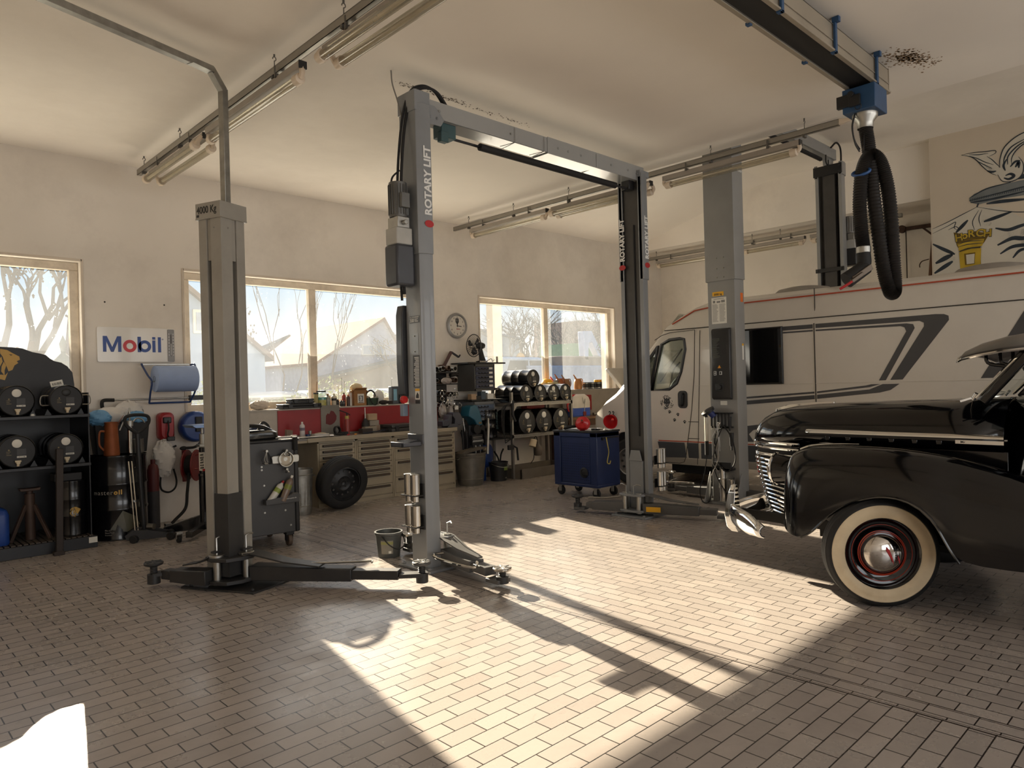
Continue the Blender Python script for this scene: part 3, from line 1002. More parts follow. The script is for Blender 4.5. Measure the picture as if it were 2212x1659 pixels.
for i in range(20):
    t = 2 * PI * i / 20
    b.beam((3.59 + .092 * math.cos(t), -.20 + .092 * math.sin(t), 3.74), (3.59 + .092 * math.cos(t), -.20 + .092 * math.sin(t), 3.96), .006, .016, (math.cos(t), math.sin(t), 0))
b.box(3.54, -.33, 3.82, 3.64, -.29, 3.92)
pu = b.build('pump_motor', M('pump_metal_b', (120, 118, 114), .45, .5), vl, bevel=.003)
MB().box(3.53, -.28, 3.62, 3.65, -.12, 3.72).build('pump_valve_block', zinc, vl, bevel=.004)
MB().box(3.50, -.32, 3.22, 3.68, -.08, 3.48).build('pump_oil_tank', M('tank_black', (34, 34, 35), .45), vl, bevel=.02)
MB().box(3.52, -.30, 3.48, 3.66, -.10, 3.62).build('pump_tank_neck', M('tank_pale', (172, 170, 164), .5), vl, bevel=.012)
b = MB().box(-.08, -.30, 0, .42, .30, .025)
b.prism([(0, 0), (.16, 0), (0, .36)], (-.0, -.215, .025), (-1, 0, 0), (0, 0, 1), (0, .012, 0))
b.prism([(0, 0), (.16, 0), (0, .36)], (-.0, .205, .025), (-1, 0, 0), (0, 0, 1), (0, .012, 0))
for p in ((-.05, -.26), (-.05, .26), (.37, -.26)):
    bolt(b, (*p, .025), (0, 0, 1), .018, .016)
b.build('base_plate', VG, vl, bevel=.003)
MB().box(3.1, -.30, 0, 3.62, .30, .025).build('base_plate', VG, vl, bevel=.003)
FX = -.001
def face(nm, m, y, z, w, h, t=.002):
    """sticker on the outer face of the near post; y is its left edge as seen"""
    return MB().box(FX - t, y - w, z, FX, y, z + h).build(nm, m, vl, smooth=0)
face('capacity_label', yellow_print, .115, 2.54, .15, .05)
text('5000 kg', .034, black_print, (-.0035, .095, 2.548), (0, -1, 0), (0, 0, 1), 'lettering', vl, .0008, .0004)
pp = face('instruction_sheet', paper, .13, 2.20, .20, .32)
gp = M('print_grey', (128, 128, 126), .7)
b = MB()
for k in range(26):
    z = 2.225 + k * .0085
    for y0, y1 in ((.12, .04), (.025, -.06)):
        b.box(-.0036, y0 - (y0 - y1) * rnd.uniform(.7, 1), z, -.003, y0, z + .0035)
for (y, z, w_, h) in ((.11, 2.455, .03, .03), (.06, 2.455, .05, .02), (.0, 2.455, .05, .03), (.10, 2.50, .14, .006)):
    b.box(-.0036, y - w_, z, -.003, y, z + h)
b.build('printed_lines', gp, pp, smooth=0)
cbm = M('cabinet_black', (38, 38, 39), .42, coat=.1)
b = MB().prism([(.12, 0), (.12, .86), (-.12, .86), (-.12, 0)], (-.02, 0, 1.28), (0, 1, 0), (0, 0, 1), (.02, 0, 0))
b.loft([[(-.02, .13, 1.27), (-.02, -.13, 1.27), (-.02, -.13, 2.14), (-.02, .13, 2.14)], [(-.06, .125, 1.29), (-.06, -.125, 1.29), (-.05, -.12, 2.12), (-.05, .12, 2.12)], [(-.085, .11, 1.36), (-.085, -.07, 1.36), (-.075, -.06, 2.04), (-.075, .105, 2.04)]])
kb = b.build('control_cabinet', cbm, vl, bevel=.008)
b = MB()
for k in range(22):
    b.box(-.0875, .085 - rnd.uniform(.05, .10), 1.78 + k * .011, -.0815, .085, 1.785 + k * .011)
b.build('printed_text', M('print_dim', (88, 90, 84), .6), kb, smooth=0)
MB().prism([(-.02, 0), (.02, 0), (0, .035)], (-.090, -.0, 1.655), (0, 1, 0), (0, 0, 1), (.012, 0, 0)).build('warning_triangle', M('warn_orange', (226, 150, 40), .5), kb, smooth=0)
b = MB().box(-.089, .045, 1.57, -.08, .075, 1.62).box(-.089, -.03, 1.575, -.08, .0, 1.615)
b.build('pictogram', white_print, kb, smooth=0)
b = MB().box(-.0895, .05, 1.575, -.08, .07, 1.592).box(-.0895, .05, 1.598, -.08, .07, 1.615).box(-.0895, -.025, 1.58, -.08, -.005, 1.61)
b.build('pictogram_lines', black_print, kb, smooth=0)
MB().box(-.093, -.045, 1.38, -.08, .06, 1.47).cyl((-.093, .005, 1.425), (-.115, .005, 1.425), .032, n=16).build('master_switch', black_plastic, kb, bevel=.004)
face('rating_plate', paper, .045, 1.205, .09, .05)
# tool rack with lamp, hoses and cables on the post
b = MB().box(-.10, -.12, .93, 0, .12, .945).box(-.10, -.12, 1.10, 0, .12, 1.115).box(-.10, -.12, .93, -.09, .12, .955)
for k in range(6):
    b.box(-.10, -.12 + k * .046, .95, -.088, -.10 + k * .046, 1.115)
b.build('tool_rack', black_plastic, vl, bevel=.002)
b = MB().box(-.11, -.13, .42, 0, .12, .445).box(-.11, -.13, .42, -.10, .12, .52)
b.build('lower_rack', black_plastic, vl, bevel=.002)
for z, y in ((.10, -.12), (.10, -.0)):
    MB().cyl((-.08, y, .025 + z * .2), (-.08, y, .32), .045, n=20).build('height_adapter', steel, vl, bevel=.004)
MB().cyl((-.08, .0, .30), (-.08, .0, .46), .036, n=20).build('height_adapter', steel, vl, bevel=.004)
for a, b_, t in (((.19, -.16), (.10, -.95), .17), ((.19, .16), (.30, .9), .17), ((3.28, -.16), (3.2, -.95), .17), ((3.28, .16), (3.2, .95), .17)):
    aa = tele_arm(vl, a, b_, .05, .16, .15, .7)
    d = (Vector(b_) - Vector(a)).normalized()
    arm_pad(aa, (b_[0] + d.x * .1, b_[1] + d.y * .1), .30, steel)
    MB().beam((b_[0] - d.x * .02, b_[1] - d.y * .02, .06), (b_[0] + d.x * .12, b_[1] + d.y * .12, .06), .12, .03).build('arm_fork', arm_grey, aa, bevel=.004)
MB().tube(smoothpath([(-.06, .42, .22), (-.14, .40, .24), (-.12, .78, .22), (.06, .86, .20), (.2, .84, .22)], 5), .013, 8).build('foot_guard', chrome, vl)
text('Rotary', .045, white_print, (.198, -.221, 4.02), (1, 0, 0), (0, 0, 1), 'lettering', vl, .0008, .0006, align='RIGHT')
for z in (3.0, 2.87, 2.76):
    b = MB()
    for y in (.04, -.05):
        bolt(b, (-.018, y, z), (-1, 0, 0), .009, .005)
    b.build('bolt_pair', zinc, vl)
MB().box(.10, -.2015, 2.45, .16, -.2005, 2.56).build('orange_label', M('label_orange', (222, 110, 40), .5), vl, smooth=0)
MB().box(.11, -.2015, 1.75, .145, -.2005, 1.92).build('service_label', paper, vl, smooth=0)
MB().box(.11, -.2020, 1.92, .145, -.2008, 1.945).build('service_label_band', yellow_print, vl, smooth=0)

# ---------------------------------------------------------------- motorhome
def bw(mb, name, m, parent, root, **k):
    """build a part drawn in room coordinates under a thing that stands at root.location"""
    return mb.xf(Matrix.Translation(-root.location)).build(name, m, parent, **k)
def carve(o, cutters):
    """subtract the cutter meshes from o and bake the result"""
    for c in cutters:
        md = o.modifiers.new('cut', 'BOOLEAN')
        md.operation = 'DIFFERENCE'
        md.solver = 'EXACT'
        md.object = c
    bpy.context.view_layer.update()
    me = bpy.data.meshes.new_from_object(o.evaluated_get(bpy.context.evaluated_depsgraph_get()))
    o.modifiers.clear()
    o.data = me
    me.set_sharp_from_angle(angle=R(32))
    for c in cutters:
        bpy.data.objects.remove(c)
van = thing('motorhome', 'white panel-van motorhome with grey and red side stripes and raised bonnet', 'motorhome', (9.52, 4.0, 0))
van_white = M('van_white', (206, 200, 190), 0.35, var=.03, scale=2, coat=.5, dirt=(170, 160, 146), dirt_amt=.2)
van_grey = M('van_stripe_grey', (70, 70, 72), .4, var=.04)
van_red = M('van_stripe_red', (176, 72, 44), .4, var=.04)
van_dark = M('van_dark_plastic', (52, 54, 58), .55, var=.06)
tint = M('tinted_glass', (10, 10, 12), .06, var=.02, spec=.6, coat=.4)
VC = 9.525
def van_ring(y, w, zt, zb, ins=0.0, n=1):
    k = (zt - 1.0) / 1.6
    def zz(z):
        return z if z <= 1.0 else 1.0 + (z - 1.0) * k
    pts = [(-w + .10, zb), (-w, zb + .10), (-w, .75), (-w, 1.0), (-w, 1.44), (-w, 1.9), (-w, 2.16), (-w + .02, 2.24), (-w + .05, 2.45), (-w + .10, 2.54), (-w + .22, 2.595), (-w + .5, 2.62)]
    pts = [(x + ins * (1 if x < 0 else -1), zz(z)) for x, z in pts]
    pts[0] = (pts[0][0], zb)
    full = pts + [(0, zz(2.64))] + [(-x, z) for x, z in pts[::-1]]
    return [(VC + x, y, z) for x, z in full]
st = [(.98, .96, 2.54, .36), (1.02, 1.01, 2.59, .34), (1.12, 1.025, 2.60, .34), (3.0, 1.025, 2.6, .34), (4.7, 1.025, 2.6, .34), (5.08, 1.025, 2.585, .34), (5.3, 1.025, 2.53, .34), (5.45, 1.025, 2.47, .34), (5.72, 1.022, 2.33, .34), (5.96, 1.015, 2.08, .34), (6.3, 1.005, 1.72, .34), (6.62, .995, 1.39, .34), (6.85, .97, 1.24, .33), (7.02, .93, 1.08, .31), (7.12, .86, .90, .30), (7.17, .78, .74, .32), (7.18, .7, .6, .36)]
mb = MB().loft([van_ring(*s) for s in st])
body = bw(mb, 'body', van_white, van, van, smooth=32)
cav = [(4.75, .96, 2.5, .42), (5.08, .96, 2.5, .42), (5.3, .96, 2.44, .42), (5.72, .955, 2.25, .42), (5.96, .95, 2.0, .42), (6.3, .94, 1.63, .42), (6.58, .93, 1.35, .42), (6.8, .90, 1.17, .42), (6.98, .86, 1.02, .42)]
c1 = bw(MB().loft([van_ring(*s) for s in cav]), 'cut', van_dark, van, van)
DW = [(5.925, 1.385), (5.64, 1.40), (5.515, 1.48), (5.44, 1.64), (5.365, 1.95), (5.38, 2.085), (5.45, 2.098), (5.62, 2.09), (5.75, 2.035)]
QW = [(5.81, 2.02), (5.955, 1.40), (6.25, 1.40), (6.0, 1.80)]
c2 = bw(MB().prism(DW, (8.0, 0, 0), (0, 1, 0), (0, 0, 1), (3.2, 0, 0)), 'cut', van_dark, van, van)
c3 = bw(MB().prism(QW, (8.0, 0, 0), (0, 1, 0), (0, 0, 1), (3.2, 0, 0)), 'cut', van_dark, van, van)
c4 = bw(MB().prism([(5.52, 2.36), (6.5, 1.36), (6.8, 1.6), (5.8, 2.75)], (8.66, 0, 0), (0, 1, 0), (0, 0, 1), (1.73, 0, 0)), 'cut', van_dark, van, van)
c5 = bw(MB().prism([(6.63, 1.2), (6.94, 1.0), (7.1, 1.25), (6.7, 1.7)], (8.72, 0, 0), (0, 1, 0), (0, 0, 1), (1.62, 0, 0)), 'cut', van_dark, van, van)
cuts = [c1, c2, c3, c4, c5]
for yy in (6.42, 2.45):
    cuts.append(bw(MB().cyl((8.3, yy, .36), (8.85, yy, .36), .42, n=32), 'cut', van_dark, van, van))
    cuts.append(bw(MB().cyl((10.2, yy, .36), (10.8, yy, .36), .42, n=32), 'cut', van_dark, van, van))
carve(body, cuts)
body.data.materials.clear()
body.data.materials.append(van_white)
vg = glassy('van_glass', (.80, .85, .84), 0.0)
def yzprism(poly, x, t=.002):
    return MB().prism(poly, (x, 0, 0), (0, 1, 0), (0, 0, 1), (t, 0, 0))
for nm, pl2 in (('door_window', DW), ('quarter_window', QW)):
    w_ = bw(yzprism(pl2, 8.515, .004), nm, vg, van, van, smooth=0)
    bw(MB().tube([(8.502, y, z) for y, z in pl2], .022, 6, closed=True), 'window_seal', black_plastic, w_, van)
bw(MB().add([(8.66, 6.52, 1.475), (10.39, 6.52, 1.475), (10.39, 5.55, 2.46), (8.66, 5.55, 2.46)], [(0, 1, 2, 3)]), 'windscreen', vg, van, van, smooth=0)
# bonnet propped open
mb = MB().prism([(6.58, 1.38), (6.60, 1.42), (6.90, 1.745), (6.95, 1.72), (6.93, 1.69), (6.62, 1.36)], (8.72, 0, 0), (0, 1, 0), (0, 0, 1), (1.6, 0, 0))
bw(mb, 'bonnet', van_white, van, van, bevel=.01)
bw(MB().box(8.75, 6.62, .45, 10.3, 7.0, .95), 'engine_bay', van_dark, van, van, bevel=.02)
bw(MB().loft([[(8.57, 6.98, .36), (8.57, 7.19, .36), (8.57, 7.19, .75), (8.57, 6.98, .82)], [(8.75, 7.02, .30), (8.75, 7.225, .30), (8.75, 7.225, .76), (8.75, 7.02, .84)], [(10.3, 7.02, .30), (10.3, 7.225, .30), (10.3, 7.225, .76), (10.3, 7.02, .84)], [(10.48, 6.98, .36), (10.48, 7.19, .36), (10.48, 7.19, .75), (10.48, 6.98, .82)]]), 'bumper', van_dark, van, van, bevel=.02)
text('2.2', .09, black_plastic, (8.494 - 9.52, 6.72 - 4, 1.02), (0, -1, 0), (0, 0, 1), 'lettering', van, .003, .002)
# camper window, seams, doors
w_ = bw(yzprism([(4.66, 1.455), (3.99, 1.455), (3.99, 2.14), (4.66, 2.14)], 8.482, .02), 'camper_window', tint, van, van, bevel=.012)
bw(MB().tube([(8.486, 4.66, 1.45), (8.486, 3.985, 1.45), (8.486, 3.985, 2.145), (8.486, 4.66, 2.145)], .014, 6, closed=True), 'window_seal', black_plastic, w_, van)
seam = M('seam_shadow_gap', (58, 54, 50), .7)
def vline(pts, nm, x=8.499, r=.005, m=seam):
    return bw(MB().tube([(x, y, z) for y, z in pts], r, 6), nm, m, van, van)
vline([(5.86, 2.10), (5.74, 2.16), (5.6, 2.19), (5.21, 2.20), (5.235, 1.6), (5.29, 1.1), (5.35, .75), (5.40, .46), (5.43, .39), (5.5, .372), (5.89, .37)], 'door_seam')
vline([(5.13, 2.19), (5.16, 1.5), (5.20, .7), (5.22, .37)], 'panel_seam')
vline([(5.345, .95), (5.185, .95)], 'flap_seam')
vline([(5.35, .72), (5.185, .72)], 'flap_seam')
vline([(5.7, 2.225), (4.0, 2.225), (1.1, 2.225)], 'roof_seam', 8.512, .007)
vline([(3.59, 2.16), (3.59, .42)], 'panel_seam', r=.007)
vline([(3.59, 2.58), (3.59, 2.2)], 'panel_seam', x=8.535, r=.006)
vline([(5.2, 1.44), (1.1, 1.44)], 'panel_crease', x=8.4985, r=.004, m=van_white)
bw(MB().prism(rrect(.15, .24, .05), (8.488, 5.425, 1.255), (0, 1, 0), (0, 0, 1), (.015, 0, 0)), 'handle_recess', black_plastic, van, van, bevel=.006)
bw(MB().tube(smoothpath([(8.485, 5.415, 1.34), (8.455, 5.425, 1.32), (8.455, 5.44, 1.20), (8.485, 5.445, 1.17)], 5), .016, 8), 'door_handle', black_plastic, van, van)
# stripes
def stripe(poly, m=van_grey, nm='side_stripe', x=8.4965):
    return bw(yzprism(poly, x, .004), nm, m, van, van, smooth=0)
stripe([(3.975, 2.148), (3.605, 2.148), (3.605, 2.098), (3.975, 2.098)])
stripe([(3.975, 2.082), (3.605, 2.082), (3.605, 2.063), (3.975, 2.063)])
stripe([(3.572, 2.150), (2.30, 2.152), (2.216, 2.145), (2.175, 2.125), (2.172, 2.08), (2.635, 1.464), (2.76, 1.462), (2.41, 2.03), (2.41, 2.07), (2.45, 2.092), (3.572, 2.100)])
stripe([(3.572, 2.081), (2.58, 2.076), (2.515, 2.062), (2.50, 2.02), (2.807, 1.46), (2.879, 1.458), (2.585, 1.99), (2.60, 2.035), (2.64, 2.05), (3.572, 2.063)])
stripe([(2.667, 1.418), (2.76, 1.35), (2.875, 1.322), (3.575, 1.255), (3.575, 1.304), (2.98, 1.36), (2.84, 1.418)])
stripe([(2.864, 1.418), (2.98, 1.385), (3.575, 1.322), (3.575, 1.344), (3.02, 1.405), (2.96, 1.418)])
stripe([(3.605, 1.252), (4.9, 1.155), (4.9, 1.205), (3.605, 1.301)])
stripe([(3.605, 1.320), (4.9, 1.235), (4.9, 1.258), (3.605, 1.342)])
stripe([(1.50, 2.15), (1.36, 2.15), (1.75, 1.46), (1.9, 1.46)])
stripe([(5.0, .70), (5.0, .85), (4.62, .894), (4.245, .942), (3.6, .97), (3.6, .94), (4.2, .90), (4.40, .86), (4.46, .806), (4.392, .711), (4.62, .702)])
stripe([(5.84, .668), (1.15, .668), (1.15, .682), (5.84, .682)], van_red)
bw(MB().tube([(8.560, 1.1, 2.50), (8.560, 4.9, 2.50), (8.575, 5.25, 2.47), (8.56, 5.6, 2.31)], .009, 6), 'roof_stripe', van_red, van, van)
stripe([(5.845, .66), (5.41, .66), (5.38, .455), (5.74, .445), (5.80, .48)], van_dark, 'door_cladding', 8.482)
stripe([(5.37, .66), (5.19, .66), (5.19, .455), (5.345, .455)], van_dark, 'door_cladding', 8.482)
stripe([(5.15, .66), (3.0, .66), (3.0, .455), (5.15, .455)], van_dark, 'side_cladding', 8.482)
# wolf head sticker and paw prints on the door
wf = MB()
hp = [(0, .09), (.02, .055), (.05, .085), (.055, .03), (.07, 0), (.045, -.03), (.03, -.06), (0, -.085), (-.03, -.06), (-.045, -.03), (-.07, 0), (-.055, .03), (-.05, .085), (-.02, .055)]
wf.prism([(5.685 - a * .8, 1.215 + b_ * .8) for a, b_ in hp], (8.497, 0, 0), (0, 1, 0), (0, 0, 1), (.003, 0, 0))
for i in range(26):
    t = rnd.uniform(0, 2 * PI)
    rr = rnd.uniform(.075, .105)
    y, z = 5.685 + rr * math.cos(t), 1.215 + rr * math.sin(t) * .95
    a = t + rnd.uniform(-.5, .5)
    l = rnd.uniform(.008, .022)
    wf.beam((8.498, y - l * math.sin(a), z + l * math.cos(a)), (8.498, y + l * math.sin(a), z - l * math.cos(a)), .003, rnd.uniform(.004, .01), (1, 0, 0))
wfo = bw(wf, 'wolf_sticker', black_print, van, van, smooth=0)
wl2 = MB()
for s in (-1, 1):
    wl2.prism([(5.685 + s * .012, 1.232), (5.685 + s * .032, 1.243), (5.685 + s * .026, 1.228)], (8.4955, 0, 0), (0, 1, 0), (0, 0, 1), (.002, 0, 0))
    wl2.prism([(5.685 + s * .008, 1.165), (5.685 + s * .03, 1.19), (5.685 + s * .02, 1.20), (5.685 + s * .006, 1.185)], (8.4955, 0, 0), (0, 1, 0), (0, 0, 1), (.002, 0, 0))
bw(wl2, 'wolf_highlight', M('sticker_grey', (150, 146, 140), .5), wfo, van, smooth=0)
for y, z, a in ((5.645, 1.08, .4), (5.51, 1.045, -.2), (5.567, .968, .3), (5.405, .945, -.1)):
    p = MB()
    for dx, dz, r in ((0, -.008, .013), (-.017, .006, .007), (-.007, .017, .007), (.007, .017, .007), (.017, .006, .007)):
        ca, sa = math.cos(a), math.sin(a)
        p.cyl((8.497, y + dx * ca - dz * sa, z + dx * sa + dz * ca), (8.500, y + dx * ca - dz * sa, z + dx * sa + dz * ca), r, n=10)
    bw(p, 'paw_print', black_print, van, van, smooth=0)
# mirrors, dome vents, wheels, cab interior
for s, x in ((-1, 8.38), (1, 10.67)):
    m_ = bw(MB().loft([[(x - .09, 6.02, z0), (x + .09, 6.02, z0), (x + .09, 6.02, z1), (x - .09, 6.02, z1)] if k else [(x - .05, 6.12, z0 + .05), (x + .05, 6.12, z0 + .05), (x + .05, 6.12, z1 - .05), (x - .05, 6.12, z1 - .05)] for k, (z0, z1) in enumerate(((1.48, 1.86), (1.46, 1.88)))]), 'door_mirror', black_plastic, van, van, bevel=.02)
    bw(MB().cyl((x + .07 * -s, 6.05, 1.52), (8.51 if s < 0 else 10.54, 6.0, 1.47), .025, n=8), 'mirror_arm', black_plastic, m_, van)
for yy, ln in ((4.15, .8), (2.0, .8)):
    bw(MB().loft([[(VC + math.cos(t) * .36 * k, yy + math.sin(t) * ln / 2 * k, z) for t in [2 * PI * i / 28 for i in range(28)]] for k, z in ((1, 2.60), (.97, 2.66), (.82, 2.71), (.5, 2.735), (.05, 2.74))]), 'roof_vent', M('roof_vent_grey', (140, 134, 126), .5), van, van)
def car_wheel(parent, root, c, sx, r=.335, w=.21, tyre=black_rubber, rim=None, nh=10):
    """road wheel; axle along x, sx=-1 shows its face towards -x"""
    ax = (sx, 0, 0)
    h = w / 2
    t = MB().lathe([(r * .62, -h * .9), (r * .9, -h), (r * .985, -h * .75), (r, -h * .5), (r, h * .5), (r * .985, h * .75), (r * .9, h), (r * .62, h * .92), (r * .60, h * .7), (r * .6, -h * .9)], c, ax, 40, cap=False)
    tt = bw(t, 'tyre', tyre, parent, root)
    q = MB().lathe([(r * .61, h * .85), (r * .57, h * .8), (r * .53, h * .35), (r * .30, h * .45), (r * .2, h * .62), (.001, h * .6)], c, ax, 40, cap=False)
    rm = bw(q, 'rim', rim or zinc, tt, root)
    hb = MB()
    C_ = Vector(c)
    for i in range(nh):
        a = 2 * PI * i / nh
        p = C_ + Vector((sx * h * .42, r * .42 * math.cos(a), r * .42 * math.sin(a)))
        hb.cyl(p, p + Vector((sx * .012, 0, 0)), r * .055, n=10)
    for i in range(5):
        a = 2 * PI * i / 5
        p = C_ + Vector((sx * h * .6, r * .13 * math.cos(a), r * .13 * math.sin(a)))
        hb.cyl(p, p + Vector((sx * .012, 0, 0)), r * .03, n=6)
    bw(hb, 'rim_holes', black_plastic, rm, root)
    return tt
wm = M('wheel_silver', (150, 148, 144), .4, .6)
for yy in (6.42, 2.45):
    for x, s in ((8.64, -1), (10.41, 1)):
        car_wheel(van, van, (x, yy, .335), s, rim=wm)
cab_dark = M('cab_dark', (40, 40, 42), .7)
bw(MB().prism([(6.0, 1.15), (6.55, 1.28), (6.5, .9), (6.1, .8)], (8.6, 0, 0), (0, 1, 0), (0, 0, 1), (1.85, 0, 0)), 'dashboard', cab_dark, van, van, bevel=.03)
for x in (9.05, 10.0):
    s_ = bw(MB().loft([[(x - .24, 5.05, .75), (x + .24, 5.05, .75), (x + .22, 4.95, 1.55), (x - .22, 4.95, 1.55)], [(x - .24, 5.2, .75), (x + .24, 5.2, .75), (x + .22, 5.08, 1.55), (x - .22, 5.08, 1.55)]]), 'seat_backrest', cab_dark, van, van, bevel=.04)
    bw(MB().box(x - .12, 4.95, 1.56, x + .12, 5.05, 1.78), 'headrest', cab_dark, s_, van, bevel=.04)
    bw(MB().box(x - .25, 5.05, .6, x + .25, 5.6, .78), 'seat_cushion', cab_dark, s_, van, bevel=.04)
sw = bw(MB().tube([(9.0 + .2 * math.cos(a), 5.78 - .12 * math.sin(a), 1.47 + .16 * math.sin(a)) for a in [2 * PI * i / 28 for i in range(28)]], .018, 8, closed=True), 'steering_wheel', cab_dark, van, van)
bw(MB().beam((8.82, 5.78, 1.47), (9.18, 5.78, 1.47), .05, .03).cyl((9.0, 5.78, 1.46), (9.0, 6.1, 1.2), .035, n=10), 'steering_column', cab_dark, sw, van)
bw(MB().box(9.45, 6.0, 1.62, 9.68, 6.03, 1.78).cyl((9.55, 6.02, 1.5), (9.55, 6.25, 1.3), .012, n=6).tube(smoothpath([(9.4, 6.25, 1.3), (9.3, 6.1, 1.65), (9.35, 6.0, 1.8)], 5), .012, 6), 'phone_mount', cab_dark, van, van)
bw(MB().box(9.2, 5.66, 2.0, 9.42, 5.70, 2.1).box(9.25, 5.62, 2.1, 9.4, 5.66, 2.2), 'camera_monitor', cab_dark, van, van, bevel=.01)
bw(MB().box(9.1, 5.5, 2.22, 9.5, 5.6, 2.24), 'sun_visor', cab_dark, van, van)
bw(MB().box(8.62, 4.70, .45, 10.43, 4.74, 2.4), 'cab_partition', M('cab_partition', (150, 145, 136), .8), van, van)
bw(MB().tube(smoothpath([(9.4, 6.4, 1.5), (9.42, 6.0, 2.0)], 4), .01, 6).tube([(9.3, 4.9, 2.62), (9.22, 5.0, 2.86)], .006, 6), 'antenna', black_plastic, van, van)
bw(MB().box(8.9, 5.3, .18, 9.2, 5.9, .33).box(9.8, 3.2, .2, 10.3, 4.4, .34).cyl((9.5, 1.0, .3), (9.5, 6.2, .3), .05, n=10), 'underbody', cab_dark, van, van, bevel=.02)

# ---------------------------------------------------------------- vintage car
car = thing('vintage_car', 'black vintage car with whitewall tyres, chrome grille and windscreen visor', 'car', (5.75, 0.5, 0))
car_black = M('car_black_lacquer', (5, 5, 7), .10, var=.05, coat=.25, spec=.45)
car_under = M('car_underside', (16, 15, 15), .8)
wwall = M('whitewall', (208, 190, 158), .6, var=.07, scale=9, dirt=(150, 120, 80), dirt_amt=.35)
red_line = M('pinstripe_red', (164, 52, 30), .4)
CX = 5.75
def car_b(mb, name, m, parent=None, **k):
    return bw(mb, name, m, parent or car, car, **k)
def sup(a, n):
    c, s = math.cos(a), math.sin(a)
    return (math.copysign(abs(c) ** (2 / n), c), abs(s) ** (2 / n))
def arch_ring(y, w, zb, zt, n=2.4, k=20, cx=CX):
    out = []
    for i in range(k + 1):
        x, z = sup(PI - PI * i / k, n)
        out.append((cx + w * x, y, zb + (zt - zb) * z))
    return out
# hood
hs = [(2.925, .02, 1.0, 1.02), (2.90, .10, 1.0, 1.09), (2.86, .165, 1.0, 1.145), (2.80, .22, 1.0, 1.195), (2.70, .28, 1.005, 1.245), (2.56, .325, 1.01, 1.275), (2.40, .352, 1.02, 1.292), (2.2, .372, 1.02, 1.302), (1.8, .40, 1.02, 1.315), (1.4, .425, 1.02, 1.328), (1.07, .447, 1.02, 1.338)]
car_b(MB().loft([arch_ring(y, w, zb, zt, 2.6) for y, w, zb, zt in hs], closed=False), 'hood', car_black, solid=-.012)
# lip of chrome under the nose of the hood
def plan(s, k=1.0):
    """grille / nose outline in plan; s from -1 (left) to 1 (right)"""
    a = abs(s)
    return (CX + math.copysign(.385 * (a ** .82), s) * k, 2.93 - .52 * a ** 2.0)
lip = [(*plan(-1 + 2 * i / 24), 1.0) for i in range(25)]
car_b(MB().tube(lip, .011, 6), 'hood_lip', chrome)
# cowl and engine-bay sides below the hood
car_b(MB().loft([[(CX - .372, 2.36, .5), (CX - .372, 2.36, .99), (CX + .372, 2.36, .99), (CX + .372, 2.36, .5)], [(CX - .395, 2.1, .4), (CX - .390, 2.1, 1.015), (CX + .390, 2.1, 1.015), (CX + .395, 2.1, .4)], [(CX - .47, 1.05, .36), (CX - .449, 1.05, 1.015), (CX + .449, 1.05, 1.015), (CX + .47, 1.05, .36)]]), 'hood_side', car_black, bevel=.004)
for s in (-1, 1):
    lv = MB()
    for i in range(6):
        y = 1.42 + i * .15
        x = CX + s * (.452 - (y - 1.05) * .06)
        lv.box(x - .006, y, 1.045, x + .006, y + .035, 1.075)
    car_b(lv, 'hood_louvre', car_black, bevel=.004)
    t = MB().loft([[(CX + s * (w + .004), y, 1.087), (CX + s * (w + .020), y, 1.094), (CX + s * (w + .020), y, 1.108), (CX + s * (w + .002), y, 1.122)] for y, w in ((2.36, .352), (2.31, .365), (1.8, .396), (1.4, .421), (1.07, .444))])
    car_b(t, 'hood_spear', chrome, smooth=60)
    bd = MB().loft([[(CX + s * (w + .002), y, 1.058), (CX + s * (w + .012), y, 1.058), (CX + s * (w + .012), y, 1.082), (CX + s * (w + .002), y, 1.082)] for y, w in ((1.34, .430), (1.07, .447))])
    bdo = car_b(bd, 'name_plate', chrome)
    if s < 0:
        text('MASTER DE LUXE', .019, M('plate_enamel', (48, 42, 38), .5), (CX - .4465 - 5.75, 1.31 - .5, 1.0635), (.063, -1, 0), (0, 0, 1), 'lettering', bdo, .0004, .0006, sx=1.25)
# hood ornament strip
car_b(MB().loft([[(CX - a, y, z), (CX + a, y, z), (CX + a * .6, y, z + h), (CX - a * .6, y, z + h)] for y, z, a, h in ((2.76, 1.21, .03, .05), (2.66, 1.25, .032, .045), (2.46, 1.28, .03, .035), (2.28, 1.293, .026, .03))]), 'hood_ornament', chrome, bevel=.006)
car_b(MB().tube([(CX, y, z + .004) for y, w, zb, zt in hs[5:-1] for z in (zt,)], .010, 6), 'hood_rib', chrome)
